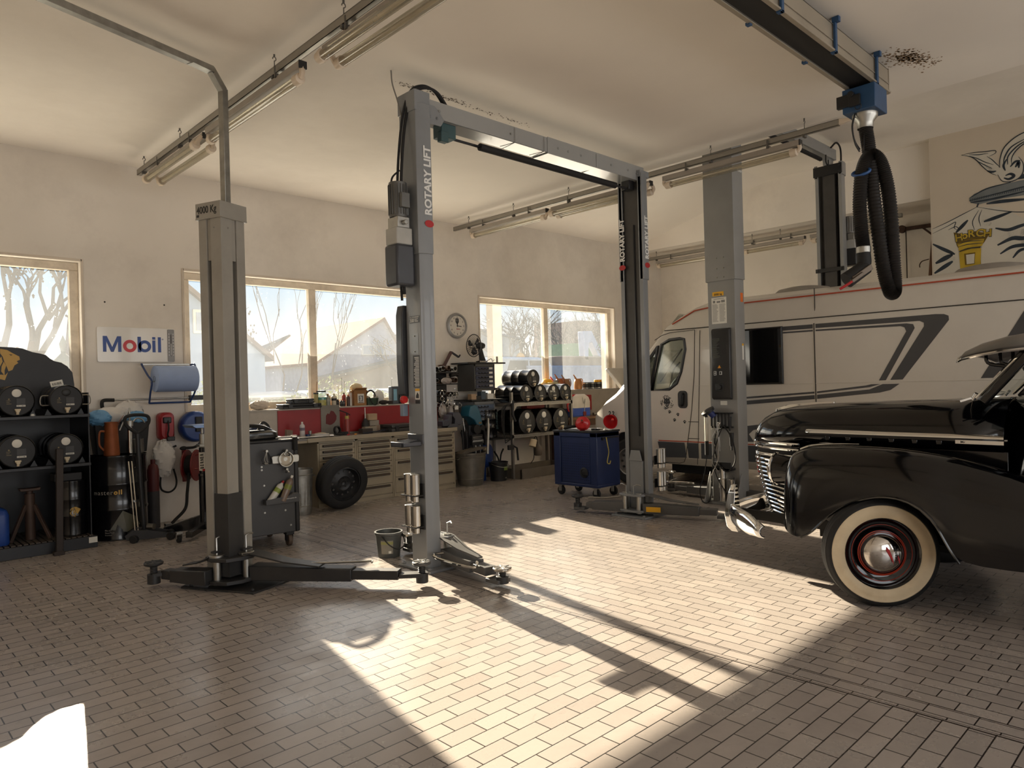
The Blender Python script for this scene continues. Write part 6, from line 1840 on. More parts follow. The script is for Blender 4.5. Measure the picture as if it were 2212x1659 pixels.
wp = M('wipe_blue', (148, 168, 206), .75, var=.04, scale=12)
MB().lathe([(.03, -.225), (.15, -.225), (.152, -.22), (.152, .22), (.15, .225), (.03, .225)], (0, 0, 0), (1, 0, 0), 40).build('roll', wp, rl)
MB().lathe([(.032, -.228), (.032, -.2), (.0, -.2)], (0, 0, 0), (1, 0, 0), 16, cap=False).build('core', gap, rl)
MB().grid(lambda u, v: Vector((-.2 + .42 * u, -.05 - .05 * v + .01 * math.sin(9 * u), .148 - .03 * v - .035 * v * math.sin(2.6 * u + .4))), 14, 4).build('loose_sheet', M('wipe_pale', (176, 192, 222), .75), rl)
sq = thing('squeegee', 'long grey-handled squeegee lying on hooks across the wall', 'squeegee', (2.8, 8.93, 1.47))
MB().tube([(-.50, 0, .0), (.42, 0, .0)], .011, 10).build('pole', zinc, sq)
MB().tube(smoothpath([(-.46, 0, .0), (-.56, 0, .0), (-.585, 0, -.03), (-.575, 0, -.10), (-.54, 0, -.12)], 5), .02, 8).build('grip', black_rubber, sq)
MB().box(.36, -.025, -.03, .60, .03, .03).build('head', black_plastic, sq, bevel=.006)
def wall_reel(name, label, loc, body_m, kind):
    r_ = thing(name, label, 'reel', loc)
    if kind == 'cable':
        MB().loft([[(a, y, b) for a, b in rrect(w, h, .06)] for w, h, y in ((.14, .30, .0), (.17, .33, -.02), (.17, .33, -.12), (.13, .28, -.15))]).build('housing', body_m, r_)
        MB().box(-.05, -.175, .04, .04, -.14, .11).build('cable_guide', black_plastic, r_, bevel=.01)
        MB().tube(smoothpath([(0, -.17, .07), (.0, -.19, -.02), (-.01, -.18, -.10), (.02, -.17, -.14)], 5), .010, 8).build('cable', black_rubber, r_)
        MB().box(-.02, -.19, -.17, .07, -.16, -.12).build('plug', black_plastic, r_, bevel=.008)
    else:
        MB().lathe([(.0, .10), (.16, .09), (.185, .05), (.185, -.05), (.16, -.09), (.0, -.10)], (0, -.12, 0), (0, 1, 0), 36).build('housing', body_m, r_, bevel=.01)
        MB().box(-.03, -.24, -.06, .05, -.20, .12).build('cover', blk_m, r_, bevel=.008)
    return r_
wall_reel('cable_reel', 'red cable reel on the wall left of the blue reel', (2.877, 8.995, 1.14), M('reel_red', (156, 30, 36), .38), 'cable')
hb = wall_reel('hose_reel', 'blue round hose reel half hidden behind the old lift post', (3.20, 8.995, 1.12), M('reel_blue', (28, 62, 128), .38), 'hose')
MB().tube(smoothpath([(.03, -.2, -.10), (.03, -.22, -.18), (-.03, -.2, -.24), (-.13, -.16, -.25)], 6), .016, 8).build('hose', black_rubber, hb)
MB().ball((-.15, -.15, -.25), .03, 10, 8, (1.5, .8, .8)).build('hose_end', black_rubber, hb)
hr = thing('hose_reel', 'dark red open hose reel low on the wall behind the jack', 'reel', (3.13, 8.82, .66))
ax_ = Vector((.75, -.66, 0)).normalized()
for t in (-.06, .05):
    MB().lathe([(.06, .0), (.185, .0), (.19, .008), (.185, .016), (.06, .012)], ax_ * t, ax_, 32).build('flange', dred, hr)
MB().lathe([(.12, -.05), (.13, .05)], (0, 0, 0), ax_, 24).build('wound_hose', black_rubber, hr)
MB().box(-.09, .03, -.19, -.05, .06, .2).tube(smoothpath([(-.02, -.06, .12), (.10, -.1, .12), (.12, -.1, -.02), (.0, -.1, -.04)], 4), .008, 6).build('bracket', dred, hr)
MB().tube(smoothpath([(-.06, -.08, -.08), (-.10, -.12, -.3), (-.14, -.16, -.48), (-.28, -.2, -.6), (-.34, -.22, -.655)], 8), .018, 8).build('hose', black_rubber, hr)
vt = thing('shut_off_valve', 'small dark valve tap on the wall right of the white cloth', 'valve', (2.95, 8.99, .88))
MB().cyl((0, 0, 0), (0, -.05, 0), .014, n=10).tube([(-.05, -.05, -.02), (0, -.05, 0), (.05, -.05, .02)], .012, 8).cyl((-.02, -.05, -.04), (-.02, -.05, .0), .012, n=8).build('valve', blk_m, vt)
crumple('cloth', 'crumpled white cloth bag hanging on the wall by the valve', 'cloth', (2.83, 8.86, .55), (.13, .07, .22), white_bag, 21, amp=.35)
simple(MB().tube(smoothpath([(-.06, 0, .24), (-.09, 0, .08), (-.08, 0, -.03), (.0, 0, -.07), (.07, 0, -.03), (.09, 0, .06), (.06, 0, .2)], 6), .011, 8), 'hose_loop', 'thin black hose loop hanging below the white cloth', 'hose', black_rubber, (2.89, 8.90, .43))
bj = thing('transmission_jack', 'black hydraulic pillar jack with steel top plate behind the old lift post', 'hydraulic jack', (2.93, 7.92, 0))
MB().cyl((0, 0, .12), (0, 0, .62), .045, n=20).cyl((0, 0, .62), (0, 0, .65), .05, n=20).cyl((0, 0, .65), (0, 0, .93), .038, n=20).build('pillar', blk, bj, bevel=.003)
lb = MB().cyl((0, 0, .68), (0, 0, .88), .0395, n=24).build('white_band', paper, bj)
for i, ch in enumerate('BERNER'):
    text(ch, .05, black_print, (-.008, -.0402, .705 + i * .028), (0, 0, 1), (-1, 0, 0), 'lettering', lb, .002, .0008, sx=.62)
MB().box(-.02, -.0408, .675, .016, -.0402, .70).build('red_mark', red_print, lb, smooth=0)
MB().cyl((0, 0, .93), (0, 0, 1.08), .032, n=18).cyl((0, 0, 1.08), (0, 0, 1.16), .016, n=14).box(-.05, -.05, .94, .05, .05, .97).cyl((.05, -.02, .95), (.05, -.02, 1.06), .014, n=10).build('ram', zinc, bj, bevel=.003)
MB().prism([(-.15, 0), (-.12, -.02), (.18, -.02), (.24, 0), (.24, .012), (-.15, .012)], (0, -.16, 1.17), (1, 0, 0), (0, 0, 1), (0, .32, 0)).build('top_plate', M('plate_steel_blue', (120, 140, 172), .3, .7), bj, bevel=.003)
MB().prism([(-.42, .04), (.30, .04), (.30, .14), (.05, .20), (-.05, .20), (-.42, .09)], (0, -.03, 0), (math.cos(-.5), math.sin(-.5), 0), (0, 0, 1), (.02, .05, 0)).prism([(-.42, .04), (.35, .04), (.35, .10), (-.42, .10)], (0, -.03, 0), (math.cos(.9), math.sin(.9), 0), (0, 0, 1), (-.05, .04, 0)).build('base_frame', blk, bj, bevel=.004)
for x, y in ((-.37, -.30), (.30, -.22), (-.28, .30)):
    c_ = MB().box(x - .03, y - .03, .09, x + .03, y + .03, .11).box(x - .03, y - .02, .04, x - .025, y + .02, .1).box(x + .025, y - .02, .04, x + .03, y + .02, .1).build('castor', zinc, bj, bevel=.002)
    MB().cyl((x - .018, y, .038), (x + .018, y, .038), .038, n=18).build('castor_wheel', black_rubber, c_, bevel=.005)

# ---------------------------------------------------------------- dark tool cart beside the old lift post
tc_ = thing('tool_cart', 'dark grey tool cart with magnetic tray and bottles on its side', 'tool cart', (3.33, 6.52, 0), R(-6))
cg = M('cart_grey', (58, 58, 60), .45, var=.07, scale=5, dirt=(38, 36, 35), dirt_amt=.4)
MB().box(-.62, 0, .14, -.03, .72, 1.03).build('body', cg, tc_, bevel=.008)
MB().box(-.045, -.012, .14, .0, .72, 1.035).build('corner_rail', blk_m, tc_, bevel=.012)
MB().box(-.64, -.01, 1.03, .01, .73, 1.05).build('top', blk_m, tc_, bevel=.006)
for x, y, s in ((-.09, .06, 0), (-.5, .06, .3), (-.09, .62, 0), (-.5, .62, .2)):
    c_ = MB().box(x - .04, y - .04, .11, x + .04, y + .04, .14).box(x - .032, y - .03, .05, x - .026, y + .03, .12).box(x + .026, y - .03, .05, x + .032, y + .03, .12).build('castor', blk_m, tc_, bevel=.003)
    MB().cyl((x - .02, y, .06), (x + .02, y, .06), .06, n=24).build('castor_wheel', M('castor_brown', (84, 70, 60), .6), c_, bevel=.006)
MB().prism([(-.35, .44), (-.035, .44), (-.035, .52), (-.35, .49)], (0, -.09, 0), (1, 0, 0), (0, 0, 1), (0, .004, 0)).box(-.35, -.09, .44, -.035, 0, .445).box(-.035, -.09, .44, -.031, 0, .52).box(-.354, -.09, .44, -.35, 0, .49).build('bottle_tray', cg, tc_)
text('www.petec.de', .017, white_print, (-.16, -.092, .478), (1, 0, .03), (0, 0, 1), 'lettering', tc_, 0, .0004)
for x, z in ((-.34, .62), (-.34, .36), (-.14, .36), (-.12, .56), (-.13, .60), (-.09, .21), (-.36, .80), (-.36, .77)):
    b = MB()
    bolt(b, (x, 0, z), (0, -1, 0), .010, .004)
    b.build('screw', zinc, tc_)
def bottle(label, loc, h, r, m1, m2, tilt, cap_m, group=None, name='bottle'):
    b_ = thing(name, label, 'bottle', loc, 0, group)
    b_.rotation_euler = (0, tilt, 0)
    MB().lathe([(.0, 0), (r * .96, 0), (r, .006), (r, h * .74), (r * .9, h * .79), (r * .4, h * .87), (r * .4, h * .9), (.0, h * .9)], n=22, cap=False).build('body', m1, b_)
    MB().lathe([(r * 1.01, h * .46), (r * 1.01, h * .64)], n=22, cap=False).build('label_band', m2, b_)
    MB().cyl((0, 0, h * .9), (0, 0, h), r * .36, n=12).build('cap', cap_m, b_)
    return b_
bottle('white spray can leaning left in the cart side tray', (3.02, 6.51, .46), .24, .032, M('can_white', (206, 204, 196), .35), M('label_green', (142, 158, 74), .5), R(38), red_print)
bottle('clear brown bottle leaning behind the white can in the cart tray', (3.135, 6.475, .46), .26, .034, M('bottle_smoke', (120, 104, 92), .25), M('label_olive', (124, 132, 58), .5), R(24), paper)
crumple('cloth', 'small grey rag at the right of the cart side tray', 'rag', (3.255, 6.475, .46), (.06, .035, .035), M('rag_grey', (96, 94, 92), .9), 31)
mg = thing('magnetic_tray', 'steel magnetic bowl on a bracket stuck on the cart side', 'tray', (3.19, 6.52, .86), R(-6))
MB().lathe([(.0, .0), (.060, .0), (.068, -.03), (.072, -.03), (.066, .006), (.0, .008)], (0, -.02, 0), (0, 1, 0), 32, cap=False).build('bowl', steel, mg)
MB().prism(rrect(.27, .075, .02), (0, -.004, 0), (1, 0, 0), (0, 0, 1), (0, -.02, 0)).build('bracket', zinc, mg, bevel=.004)
MB().lathe([(.06, -.001), (.04, -.006), (.0, -.002)], (0, -.02, 0), (0, 1, 0), 28, cap=False).build('dish_face', M('dish_cream', (196, 184, 164), .4), mg)
def hook_thing(label, x, z, n, ln, seed):
    h = thing('hanging_hook_set', label, 'hooks', (x, 6.49, z))
    r2 = random.Random(seed)
    MB().cyl((0, .02, 0), (0, -.03, 0), .012, n=10).build('peg', zinc, h)
    for i in range(n):
        o_ = (i - (n - 1) / 2) * .012
        MB().tube(smoothpath([(o_ * .2, -.02, .0), (o_, -.025, -ln * .3), (o_ * 2, -.025, -ln * .7), (o_ * 1.5 + .01, -.03, -ln), (o_ * 1.5 - .012, -.035, -ln * .93)], 4), .005, 6).build('hook', blk_m if r2.random() < .5 else zinc, h)
    return h
hook_thing('cluster of dark hooks hanging on the left of the cart side', 2.985, .955, 5, .12, 1)
hook_thing('short hooks hanging above the magnetic bowl', 3.185, .945, 3, .05, 2)
hook_thing('two small hooks hanging below the magnetic bowl', 3.185, .765, 2, .03, 3)
bg = thing('tool_bag', 'black glossy tool bag lying on the tool cart', 'bag', (2.97, 6.72, 1.05))
MB().loft([[(a * k, b * k, z) for a, b in rrect(.46, .24, .08)] for z, k in ((0, .92), (.03, 1), (.07, .95), (.095, .7))]).build('bag_body', blk, bg)
MB().tube(smoothpath([(-.16, -.06, .08), (-.10, -.06, .14), (.06, -.05, .13), (.2, -.04, .06)], 6), .02, 8).build('bag_roll', blk, bg)
MB().tube(smoothpath([(.06, .05, .06), (.12, .06, .16), (.18, .06, .13), (.2, .05, .03)], 6), .014, 8).build('strap', blk_m, bg)
simple(MB().cyl((-.2, 0, .012), (.14, -.01, .012), .011, n=12).cyl((.14, -.01, .012), (.2, -.012, .012), .016, n=12).box(-.24, -.015, .0, -.18, .015, .024), 'ratchet', 'bright chrome ratchet lying at the front edge of the tool cart', 'ratchet', steel, (3.17, 6.63, 1.05), bevel=.003)
simple(MB().cyl((0, 0, 0), (0, 0, -.11), .02, n=14).box(-.015, -.03, .0, .015, .03, .02), 'grip_tool', 'black grip of a tool hanging over the cart front edge', 'tool', black_rubber, (3.29, 6.50, 1.05), bevel=.003)
simple(MB().loft([[(a * k, b * k, z) for a, b in rrect(.16, .10, .02)] for z, k in ((0, 1), (.10, .95), (.11, .85))]), 'blue_case', 'dark blue small case standing at the back of the tool cart', 'case', M('case_navy', (34, 48, 84), .5), (3.12, 6.96, 1.05))

# ---------------------------------------------------------------- bin, wheel, cabinets, worktop
def trash_can(label, loc, r0, r1, H, m, lid=False):
    t = thing('trash_can', label, 'bin', loc)
    n = 48
    rg = []
    for k, (r, z) in enumerate(((r0 * .97, .0), (r0, .02), (r0 + (r1 - r0) * .12, H * .12), (r0 + (r1 - r0) * .3, H * .3), (r0 + (r1 - r0) * .8, H * .8), (r1, H * .93), (r1 * 1.03, H * .97), (r1 * 1.03, H), (r1 * .97, H), (r1 * .95, H * .9), (r0 * .9, .03))):
        rg.append([(rr * math.cos(2 * PI * i / n), rr * math.sin(2 * PI * i / n), z) for i in range(n) for rr in (r + (.006 if 2 <= k <= 4 and i % 2 else 0),)])
    MB().loft(rg).build('body', m, t)
    for z in (H * .2, H * .88):
        rr = r0 + (r1 - r0) * z / H
        MB().tube([(rr * 1.02 * math.cos(a), rr * 1.02 * math.sin(a), z) for a in [2 * PI * i / 40 for i in range(40)]], .006, 6, closed=True).build('hoop', m, t)
    for s in (-1, 1):
        MB().tube([(s * r1 * 1.0, -.05, H * .85), (s * (r1 + .035), -.04, H * .82), (s * (r1 + .035), .04, H * .82), (s * r1, .05, H * .85)], .006, 6).build('handle', m, t)
    return t
trash_can('narrow grey metal bin between the tool cart and the tyre', (4.16, 8.12, 0), .13, .155, .56, galv)
wh = thing('spare_wheel', 'black steel wheel with tyre leaning on the beige drawer cabinets', 'wheel', (4.68, 7.98, 0))
def sw_(mb, nm, m, par=wh, **k):
    return mb.xf(Matrix.Translation((0, .03, .345)) @ Matrix.Rotation(R(12), 4, 'X') @ Matrix.Translation((0, 0, .0))).build(nm, m, par, **k)
r, h = .335, .105
pf = [(r * .66, -h * .9), (r * .88, -h), (r * .96, -h * .85), (r, -h * .6), (r * .985, -h * .35), (r, -h * .33), (r, -h * .05), (r * .985, -.003), (r * .985, .003), (r, h * .05), (r, h * .33), (r * .985, h * .35), (r, h * .6), (r * .96, h * .85), (r * .88, h), (r * .66, h * .92), (r * .63, h * .6), (r * .63, -h * .6)]
ty = sw_(MB().lathe(pf, (0, 0, 0), (0, -1, 0), 60, cap=False), 'tyre', M('tyre_black', (26, 25, 25), .7, var=.1))
rm = sw_(MB().lathe([(r * .64, h * .8), (r * .60, h * .82), (r * .57, h * .5), (r * .5, h * .2), (r * .40, h * .36), (r * .28, h * .50), (r * .22, h * .36), (r * .10, h * .36), (r * .09, h * .3), (.0, h * .2)], (0, 0, 0), (0, -1, 0), 48, cap=False), 'rim', M('rim_black', (34, 34, 36), .45), ty)
hl_ = MB()
for i in range(12):
    a = 2 * PI * i / 12
    p = Vector((r * .455 * math.cos(a), -h * .30, r * .455 * math.sin(a)))
    hl_.cyl(p, p + Vector((0, -.004, 0)), .014, n=12)
sw_(hl_, 'rim_holes', M('hole_grey', (70, 68, 66), .6), rm)
hl_ = MB()
for i in range(5):
    a = 2 * PI * i / 5 + .3
    p = Vector((r * .17 * math.cos(a), -h * .36, r * .17 * math.sin(a)))
    hl_.cyl(p, p + Vector((0, -.006, 0)), .010, n=10)
sw_(hl_, 'bolt_holes', gap, rm)
def drawer_cabinet(label, x0, x1, heights, grp='beige drawer cabinets under the workbench'):
    y0, y1, H = 8.33, 8.92, .85
    c = thing('drawer_cabinet', label, 'drawer cabinet', (x0, y0, 0), 0, grp)
    w = x1 - x0
    b = MB().box(0, .02, 0, w, y1 - y0, H).box(0, 0, 0, .022, .02, H).box(w - .022, 0, 0, w, .02, H).box(0, 0, H - .022, w, .02, H).box(0, .004, 0, w, .02, .05)
    b.build('carcass', beige, c, bevel=.002)
    z = H - .028
    for i, hh in enumerate(heights):
        d = MB().box(.026, -.002, z - hh + .006, w - .026, .019, z).build('drawer', beige, c, bevel=.003)
        k = MB().prism([(0, 0), (.026, .004), (.026, .03), (0, .03)], (.07, 0, z - .016 - .03), (0, -1, 0), (0, 0, 1), (w - .14, 0, 0)).build('handle', blk_m, d, bevel=.002)
        MB().box(.075, -.029, z - .03, w - .08, -.0265, z - .024).build('label_strip', M('strip_brown', (122, 96, 66), .6), k, smooth=0)
        z -= hh
    MB().cyl((w - .03, .0, H - .012), (w - .03, -.006, H - .012), .008, n=10).build('lock', zinc, c)
    return c
drawer_cabinet('first beige drawer cabinet from the left, behind the leaning tyre', 4.525, 5.095, (.078, .078, .078, .1, .1, .12, .2))
drawer_cabinet('second beige cabinet with six shallow drawers, right of the tyre', 5.10, 5.685, (.078, .08, .08, .075, .075, .075, .16, .14))
drawer_cabinet('third beige cabinet with deep drawers, left of the middle lift post', 5.69, 6.23, (.155, .165, .235, .22))
drawer_cabinet('fourth beige drawer cabinet, right of the middle lift post', 6.235, 6.80, (.075, .078, .078, .09, .08, .15, .2))
wt = thing('workbench', 'long grey worktop with red back boards under the window', 'workbench', (5.3, 8.6, 0))
bench_top = M('bench_top', (112, 108, 102), .3, var=.12, scale=6, dirt=(56, 50, 46), dirt_amt=.5, coat=.1)
bw(MB().box(3.75, 8.295, .885, 6.82, 8.95, .905), 'worktop', bench_top, wt, wt, bevel=.003)
bw(MB().box(4.37, 8.285, .853, 6.82, 8.30, .907), 'front_edge', beige, wt, wt, bevel=.003)
bw(MB().box(3.75, 8.30, .853, 4.37, 8.94, .885), 'under_frame', beige, wt, wt)
bw(MB().box(3.76, 8.36, 0, 3.80, 8.92, .853), 'end_panel', M('panel_dark_grey', (78, 76, 74), .6), wt, wt)
bw(MB().box(3.75, 8.74, .905, 6.82, 8.955, 1.28).box(3.75, 8.73, 1.268, 6.82, 8.955, 1.285), 'back_ledge', M('ledge_white', (176, 168, 156), .6, var=.06, dirt=(90, 80, 70), dirt_amt=.4), wt, wt)
bw(MB().box(4.19, 8.726, .93, 4.80, 8.738, 1.265), 'red_board', bench_red, wt, wt)
bw(MB().box(5.09, 8.726, .93, 6.80, 8.738, 1.265), 'red_board', bench_red, wt, wt)
gb = bw(MB().box(4.80, 8.715, .92, 5.085, 8.73, 1.31), 'grey_board', M('board_grey', (124, 120, 112), .6, var=.1), wt, wt)
bw(MB().prism([(4.87, 1.06), (4.875, 1.17), (4.90, 1.20), (4.925, 1.19), (4.95, 1.235), (4.99, 1.225), (5.01, 1.20), (5.035, 1.16), (5.03, 1.11), (5.0, 1.07), (4.96, 1.045), (4.93, 1.04)], (0, 8.715, 0), (1, 0, 0), (0, 0, 1), (0, -.002, 0)), 'red_paint_patch', M('patch_red', (96, 28, 30), .6), gb, wt, smooth=0)

# ---------------------------------------------------------------- things on the ledge and worktop
ZL, ZW = 1.286, .906
def case(label, loc, w, d, h, m, rz=0):
    c = thing('tool_case', label, 'tool case', loc, rz)
    MB().prism(rrect(w, d, .02), (0, 0, 0), (1, 0, 0), (0, 1, 0), (0, 0, h * .48)).build('base_shell', m, c, bevel=.006)
    MB().prism(rrect(w * .99, d * .99, .02), (0, 0, h * .52), (1, 0, 0), (0, 1, 0), (0, 0, h * .48)).build('lid_shell', m, c, bevel=.008)
    for x in (-.32, .32):
        MB().box(x * w - .03, -d / 2 - .012, h * .1, x * w + .03, -d / 2 + .004, h * .85).build('latch', black_plastic, c, bevel=.003)
    return c
case('long flat black tool case at the bottom on the ledge', (4.53, 8.80, ZL), .56, .22, .06, blk_m)
case('smaller black tool case stacked on the long case', (4.55, 8.81, ZL + .061), .33, .18, .065, blk_m)
crumple('paper_bundle', 'crumpled white bag on the ledge beside the old lift post', 'bag', (4.0, 8.83, ZL), (.13, .08, .06), M('bundle_cream', (198, 184, 166), .7), 41)
cb_ = thing('brush_can', 'tall narrow yellow can with a brush standing before the window mullion', 'can', (4.79, 8.82, ZL))
MB().cyl((0, 0, 0), (0, 0, .2), .032, n=18).build('can', M('can_yellowish', (172, 158, 104), .5), cb_)
MB().cyl((0, 0, .18), (0, 0, .2), .034, n=18).build('rim', black_plastic, cb_)
MB().tube([(0, 0, .15), (.02, 0, .35)], .004, 6).build('brush_handle', card, cb_)
jr = thing('glass_jar', 'wide clear jar with pale yellow contents and dark lid', 'jar', (4.87, 8.82, ZL))
MB().lathe([(.0, .0), (.065, 0), (.07, .01), (.07, .19), (.062, .205)], n=28, cap=False).build('glass', glassy('jar_glass', (.9, .95, .93), .05), jr)
MB().cyl((0, 0, .006), (0, 0, .10), .064, n=28).build('contents', M('jar_yellow', (206, 190, 110), .5), jr)
MB().cyl((0, 0, .10), (0, 0, .135), .064, n=28).build('teal_layer', M('jar_teal', (86, 160, 154), .5), jr)
MB().cyl((0, 0, .205), (0, 0, .225), .064, n=28).build('lid', blk_m, jr, bevel=.003)
GB = 'bottles on the workbench ledge'
bottle('grey-green bottle right of the glass jar', (4.955, 8.80, ZL), .165, .036, M('btl_grey', (138, 140, 128), .45), M('btl_grey_l', (158, 156, 146), .5), 0, black_plastic, GB)
bottle('orange-brown bottle behind the grey-green bottle', (4.995, 8.87, ZL), .18, .042, M('btl_orange', (188, 132, 76), .5), M('btl_orange_l', (196, 142, 84), .5), 0, card, GB)
bottle('white-topped bottle with dark label on the ledge', (5.065, 8.82, ZL), .18, .038, M('btl_cream', (196, 186, 166), .45), M('btl_dark_l', (40, 38, 40), .5), 0, cream, GB)
bottle('red oil can with long thin spout on the ledge', (5.225, 8.83, ZL), .19, .028, M('btl_red', (150, 52, 40), .45), M('btl_red_l', (130, 40, 34), .5), 0, black_plastic, GB, 'oil_can')
bottle('orange-topped dark bottle in front of the white cartridge', (5.262, 8.78, ZL), .16, .026, M('btl_brown', (62, 42, 36), .45), M('btl_brown_l', (72, 46, 38), .5), 0, M('cap_orange', (214, 106, 40), .45), GB)
bottle('white cartridge tube with orange print left of the cardboard box', (5.318, 8.82, ZL), .235, .027, M('btl_white', (204, 202, 196), .45), M('btl_white_l', (198, 190, 182), .5), 0, cream, GB)
for i, (x, hh, lab) in enumerate(((5.10, .10, 'first small dark jar right of the white-topped bottle'), (5.155, .09, 'second small dark jar on the ledge'), (5.19, .085, 'small clear-and-dark jar before the red oil can'))):
    bottle(lab, (x, 8.785, ZL), hh, .022, blk_m, M('jar_label_%d' % i, (60 + 30 * i, 58 + 30 * i, 56 + 30 * i), .5), 0, black_plastic, GB)
sp_ = thing('spout_set', 'three thin bent wire spouts standing up on the ledge', 'spouts', (5.2, 8.88, ZL))
for x, hh, k in ((-.03, .27, .02), (.025, .38, .0), (.07, .33, .0)):
    MB().tube([(x, 0, 0), (x, 0, hh), (x - k, 0, hh + .02)], .004, 6).build('wire', zinc, sp_)
bx = thing('cardboard_box', 'open cardboard box with a printed number sheet on the ledge', 'box', (5.455, 8.84, ZL))
MB().box(-.10, -.07, 0, .10, .07, .22).build('carton', card, bx, bevel=.002)
for s in (-1, 1):
    MB().add([(s * .10, -.07, .22), (s * .10, .07, .22), (s * .15, .06, .185), (s * .15, -.06, .185)], [(0, 1, 2, 3)]).build('flap', card, bx, solid=.003)
MB().add([(-.10, -.07, .22), (.10, -.07, .22), (.09, -.11, .25), (-.09, -.11, .25)], [(0, 1, 2, 3)]).build('flap', card, bx, solid=.003)
ps = MB().box(-.045, -.0725, .035, .06, -.0705, .165).build('print_sheet', paper, bx, smooth=0)
MB().box(-.03, -.0732, .06, .045, -.0722, .14).build('print_panel', M('print_panel_grey', (120, 120, 120), .6), ps, smooth=0)
text('3', .075, white_print, (-.012, -.0738, .074), (1, 0, 0), (0, 0, 1), 'lettering', ps, .003, .0005)
MB().box(-.035, -.0732, .04, .05, -.0722, .05).build('print_bar', black_print, ps, smooth=0)
crumple('cloth', 'crumpled cream cloth stuffed in the cardboard box', 'cloth', (5.44, 8.85, ZL + .2), (.10, .06, .06), M('cloth_cream', (206, 188, 150), .9), 43)
gx = thing('storage_bin', 'dark green crate with cables and headphones on the ledge', 'crate', (5.655, 8.82, ZL))
MB().loft([[(a, b, z) for a, b in rrect(w, d, .015)] for w, d, z in ((.17, .12, 0), (.2, .14, .10), (.185, .13, .10), (.16, .11, .012))]).build('tub', M('crate_green', (40, 62, 44), .5), gx)
hpn = thing('headphones', 'grey headphones heaped in the green crate', 'headphones', (5.66, 8.82, ZL + .06))
MB().tube(smoothpath([(-.08, 0, .03), (-.07, 0, .11), (0, 0, .15), (.06, 0, .11), (.08, 0, .02)], 5), .012, 8).build('headband', black_plastic, hpn)
for s in (-1, 1):
    MB().cyl((s * .06, -.02, .04), (s * .09, -.03, .03), .038, n=18).build('ear_cup', M('cup_grey', (150, 142, 130), .45), hpn, bevel=.006)
MB().tube(smoothpath([(-.06, -.06, .06), (-.05, -.1, -.02), (.0, -.1, -.06), (.05, -.09, -.03), (.06, -.06, .04)], 5), .006, 6).build('cable', black_rubber, hpn)
crumple('plastic_bag', 'crumpled clear white bag on the ledge left of the black device', 'bag', (5.82, 8.87, ZL), (.10, .06, .11), M('bag_clear', (214, 212, 206), .35), 45)
simple(MB().ball((0, 0, .03), .045, 12, 8, (1.9, 1, .75)).ball((.10, .0, .028), .04, 12, 8, (1.5, 1, .75)), 'rag_heap', 'dark oily rags on the ledge before the clear bag', 'rags', M('rag_dark', (48, 40, 36), .9, var=.3), (5.86, 8.79, ZL))
rdv = thing('radio_device', 'grey and black box device with pale blue panel at the ledge end', 'device', (6.11, 8.84, ZL))
MB().box(-.10, -.05, 0, .02, .05, .26).build('housing', M('device_grey', (72, 78, 84), .5), rdv, bevel=.01)
MB().box(.02, -.06, 0, .12, .05, .25).build('speaker_side', blk_m, rdv, bevel=.012)
MB().box(-.075, -.054, .05, -.015, -.049, .22).build('blue_panel', M('panel_blue', (134, 182, 204), .4), rdv, bevel=.002)
MB().tube([(-.07, 0, .26), (-.075, 0, .36)], .003, 6).build('aerial', zinc, rdv)
# worktop
bottle('white spray can standing on the left of the worktop', (4.41, 8.50, ZW), .21, .033, M('can_print_white', (196, 190, 190), .4), M('can_print_band', (120, 108, 122), .5), 0, paper, None, 'spray_can')
simple(MB().prism([(-.04, 0), (.04, 0), (.045, .11), (-.035, .125)], (0, -.03, 0), (1, 0, 0), (0, 0, 1), (0, .06, 0)), 'wood_block', 'grey-brown wooden block on the worktop above the cart', 'block', M('wood_grey', (118, 102, 88), .8, var=.15), (4.21, 8.48, ZW), bevel=.004)
simple(MB().cyl((0, 0, 0), (0, 0, .085), .022, n=18), 'pipe_piece', 'short upright grey pipe piece on the worktop', 'pipe', galv, (4.56, 8.58, ZW), bevel=.002)
simple(MB().lathe([(.0, 0), (.028, 0), (.030, .05), (.026, .05), (.024, .006), (.0, .006)], n=18, cap=False), 'plastic_cup', 'dark blue cap standing before the spray can', 'cap', M('cup_navy', (32, 52, 96), .45), (4.435, 8.40, ZW))
simple(MB().cyl((-.26, .02, .014), (.16, -.02, .014), .012, n=10).cyl((.16, -.02, .016), (.22, -.025, .016), .018, n=12).box(-.32, .005, .002, -.25, .035, .028), 'torque_wrench', 'long chrome torque wrench lying along the worktop front', 'wrench', steel, (4.55, 8.37, ZW), bevel=.002)
crumple('cloth', 'pale glove lying on the worktop left of the grey board', 'glove', (4.72, 8.60, ZW), (.09, .05, .025), M('glove_cream', (190, 176, 156), .9), 47)
simple(MB().box(-.12, -.05, 0, .0, .05, .045).box(.0, -.035, .005, .10, .035, .04), 'hand_tool', 'white and black hand-held tool lying beside the glove', 'tool', M('tool_white', (186, 182, 176), .5), (4.66, 8.46, ZW), bevel=.008)
cl = thing('hose_clamp_spool', 'black ring-shaped spool with cables on the worktop', 'spool', (4.93, 8.52, ZW))
MB().lathe([(.045, -.02), (.062, -.015), (.062, .015), (.045, .02), (.04, 0)], (0, 0, .066), (.3, -1, .2), 28, cap=False).build('ring', blk_m, cl)
MB().tube(smoothpath([(-.10, 0, .01), (-.05, -.03, .02), (.02, -.04, .015), (.10, 0, .03), (.14, .02, .012)], 5), .010, 6).build('cable', black_rubber, cl)
MB().box(.04, .0, .0, .17, .06, .04).build('block', blk_m, cl, bevel=.006)
